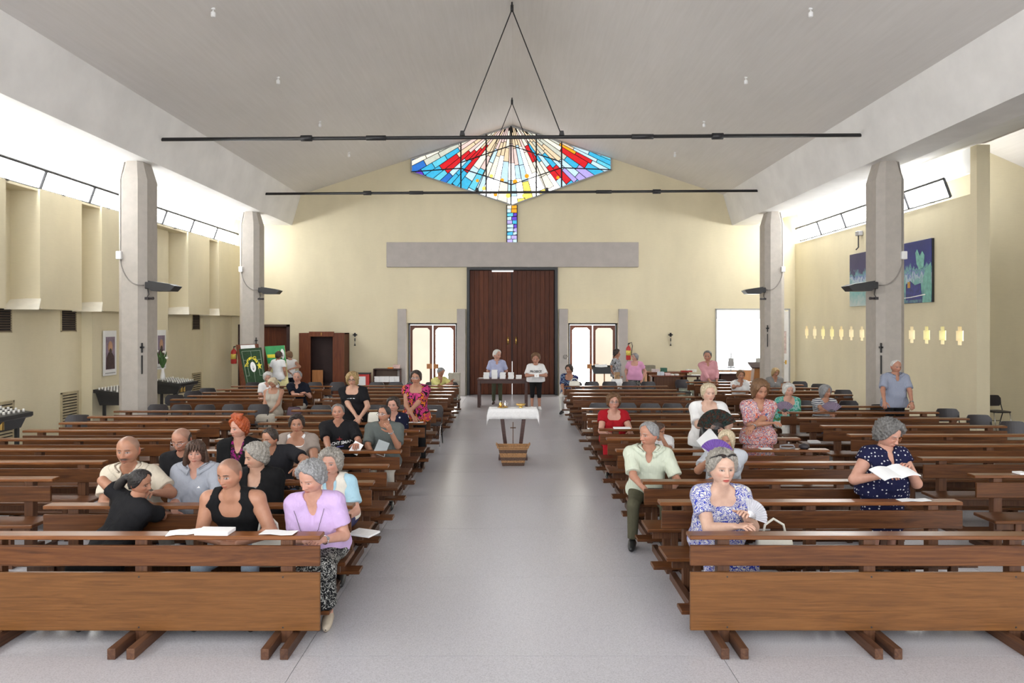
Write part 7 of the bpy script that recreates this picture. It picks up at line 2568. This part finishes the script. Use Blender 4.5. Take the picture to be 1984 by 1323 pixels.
# ---------------------------------------------------------------- things in hands
def folding_fan(loc, r, a0, a1, mat, label, tilt=0.15, sticks='black_plastic', yaw=0.0):
    fo = tag(empty('hand_fan', loc, yaw), label, 'fan', 'hand fans')
    m = MB()
    n = 26
    vs, fs = [], []
    for i in range(n + 1):
        a = math.radians(a0 + (a1 - a0) * i / n)
        zig = 0.007 * (1 if i % 2 else -1)
        for rr in (0.34 * r, r):
            vs.append((rr * math.cos(a), zig * rr / r, rr * math.sin(a)))
    for i in range(n):
        fs.append((2 * i, 2 * i + 1, 2 * i + 3, 2 * i + 2))
    m.add(vs, fs)
    lf = m.build('leaf', mat, fo)
    lf.modifiers.new('thick', 'SOLIDIFY').thickness = 0.0015
    st = MB()
    for i in range(0, n + 1, 2):
        a = math.radians(a0 + (a1 - a0) * i / n)
        st.tube([(0, 0, 0), (0.36 * r * math.cos(a), 0, 0.36 * r * math.sin(a))], 0.0035, 5)
    st.build('sticks', sticks, fo)
    fo.rotation_euler = (-tilt, 0, yaw)
    return fo


pattern('fan_dark', 'mix', [(0.012, 0.018, 0.016), (0.03, 0.05, 0.045), (0.015, 0.02, 0.018), (0.08, 0.03, 0.02), (0.012, 0.018, 0.016)], 22)
plain('fan_purple', (0.16, 0.08, 0.34), 0.6, 0.1)
plain('fan_mauve', (0.22, 0.17, 0.24), 0.6, 0.1)
plain('fan_grey', (0.5, 0.5, 0.54), 0.6, 0.1)
folding_fan(W(1390, 832, 9.36), 0.28, 22, 172, 'fan_dark', 'open dark patterned fan held by the standing blonde woman')
folding_fan(W(1388, 884, 7.58), 0.19, 25, 150, 'fan_purple', 'purple fan raised before the silver blonde woman', yaw=-0.3)
grip = lambda r, s, k=0.1: tuple(r['wr'][s] + r['hd'][s] * k * r['S'])
folding_fan(grip(p37, 0), 0.22, 30, 150, 'fan_mauve', 'mauve grey fan held by the woman in teal')
folding_fan(grip(p38, 0), 0.24, 35, 145, 'fan_mauve', 'mauve grey fan held by the woman in the striped tee')
folding_fan(W(1452, 1002, 5.74), 0.15, -20, 100, 'fan_grey', 'pale grey fan in the hand of the floral dress woman', sticks='chrome')


def open_book(loc, w, d, label, yaw=0.0, pitch=0.5, roll=0.0, name='open_book'):
    m = MB()
    for s in (-1, 1):
        vs = []
        n = 6
        for t in (0.0, 0.012):
            for i in range(n + 1):
                uu = i / n
                zz = 0.03 * math.sin(uu * PI * 0.8) - 0.02 * uu + t * (1 - 0.3 * uu)
                vs += [(s * w * uu, -d / 2, zz), (s * w * uu, d / 2, zz)]
        k = 2 * (n + 1)
        fs = []
        for i in range(n):
            a = 2 * i
            fs += [(a + k, a + 2 + k, a + 3 + k, a + 1 + k), (a + 1, a + 3, a + 2, a), (a, a + 2, a + 2 + k, a + k), (a + 3, a + 1, a + 1 + k, a + 3 + k)]
        fs.append((2 * n + 1, 2 * n + 1 + k, 2 * n + k, 2 * n))
        m.add(vs, fs)
    o = m.build(name, 'paper', None, False, loc)
    o.rotation_euler = (pitch, roll, yaw)
    tag(o, label, 'book')
    return o


open_book(W(1733, 916, 6.8), 0.19, 0.25, 'open white book in the hands of the reading woman', 0.1, 0.22, -0.1)
o = MB().box(-0.065, 0.065, -0.003, 0.003, -0.085, 0.085).build('leaflet', 'paper', None, False, W(690, 868, 9.4))
o.rotation_euler = (-0.5, 0.5, 0)
tag(o, 'white leaflet held by the man in the lettered sailing tee', 'leaflet')
o = MB().box(-0.08, 0.08, -0.003, 0.003, -0.1, 0.1).build('leaflet', plain('grey_leaflet', (0.3, 0.33, 0.34), 0.7), None, False, W(739, 868, 9.38))
o.rotation_euler = (-0.4, 0.35, 0)
tag(o, 'grey leaflet in the lap of the man with hand at chin', 'leaflet')
o = MB().box(-0.1, 0.1, -0.004, 0.004, -0.14, 0.14).build('leaflet', 'paper', None, False, W(1371, 852, 9.4))
o.rotation_euler = (-0.3, 0.9, 0)
tag(o, 'white papers held under the dark fan', 'leaflet')
o = MB().box(-0.07, 0.07, -0.003, 0.003, -0.07, 0.07).build('leaflet', 'paper', None, False, tuple((np.array(grip(p25, 0, 0.13)) + np.array(grip(p25, 1, 0.13))) / 2))
o.rotation_euler = (-0.6, 0, 0)
tag(o, 'small white paper held by the woman in printed tee', 'leaflet')
# spectacles hanging on a cord over the lilac tee
gl = tag(empty('hanging_glasses', tuple(on_chest(p6, -0.02, 0.6, 0.016))), 'spectacles hanging on a cord over the lilac tee', 'spectacles')
m = MB()
for sx in (-1, 1):
    m.tube([(sx * 0.034 + 0.026 * math.cos(t * PI / 8), -0.004, 0.017 * math.sin(t * PI / 8)) for t in range(17)], 0.0028, 5)
m.tube([(-0.01, -0.006, 0.004), (0.01, -0.006, 0.004)], 0.003, 5)
m.build('frame', 'glasses_frame', gl, True)
for sx in (-1, 1):
    a = on_chest(p6, -0.02, 0.6, 0.016)
    pts = [(0, 0, 0)]
    for k in range(1, 6):
        tt = 0.6 + (0.93 - 0.6) * k / 5
        c = on_chest(p6, -0.02 + sx * (0.06 + 0.012 * k), tt, 0.013) - a
        pts.append(tuple(c))
    pts[0] = (sx * 0.058, -0.002, 0.005)
    MB().tube(pts, 0.0022, 5).build('cord', 'glasses_frame', gl, True)
# wrist watches
for rec, s, nm in ((p6, 1, 'silver watch on the wrist of the woman in lilac'), (p13, 1, 'brown watch on the wrist of the man with hand at chin'), (p41, 1, 'steel watch on the wrist of the man leaning on the pew'), (p36, 1, 'small watch on the wrist of the woman with patterned dress')):
    d = nrm(rec['wr'][s] - rec['el'][s])
    c = rec['wr'][s] - d * 0.012
    a = nrm(np.cross(d, np.array([0.3, 0.2, 1.0])))
    b = np.cross(d, a)
    r = 0.031 * rec['S']
    w_ = tag(empty('wrist_watch', tuple(c)), nm, 'watch', 'wrist watches')
    MB().tube([tuple((a * math.cos(t * PI / 8) + b * math.sin(t * PI / 8)) * r) for t in range(17)], 0.007, 6).build('strap', 'chrome', w_, True)
    fr = nrm(np.array([0, -1.0, 0.3]) - d * (np.array([0, -1.0, 0.3]) @ d))
    MB().tube([tuple(fr * (r - 0.004)), tuple(fr * (r + 0.008))], 0.014, 10).build('dial', 'grey_metal', w_)
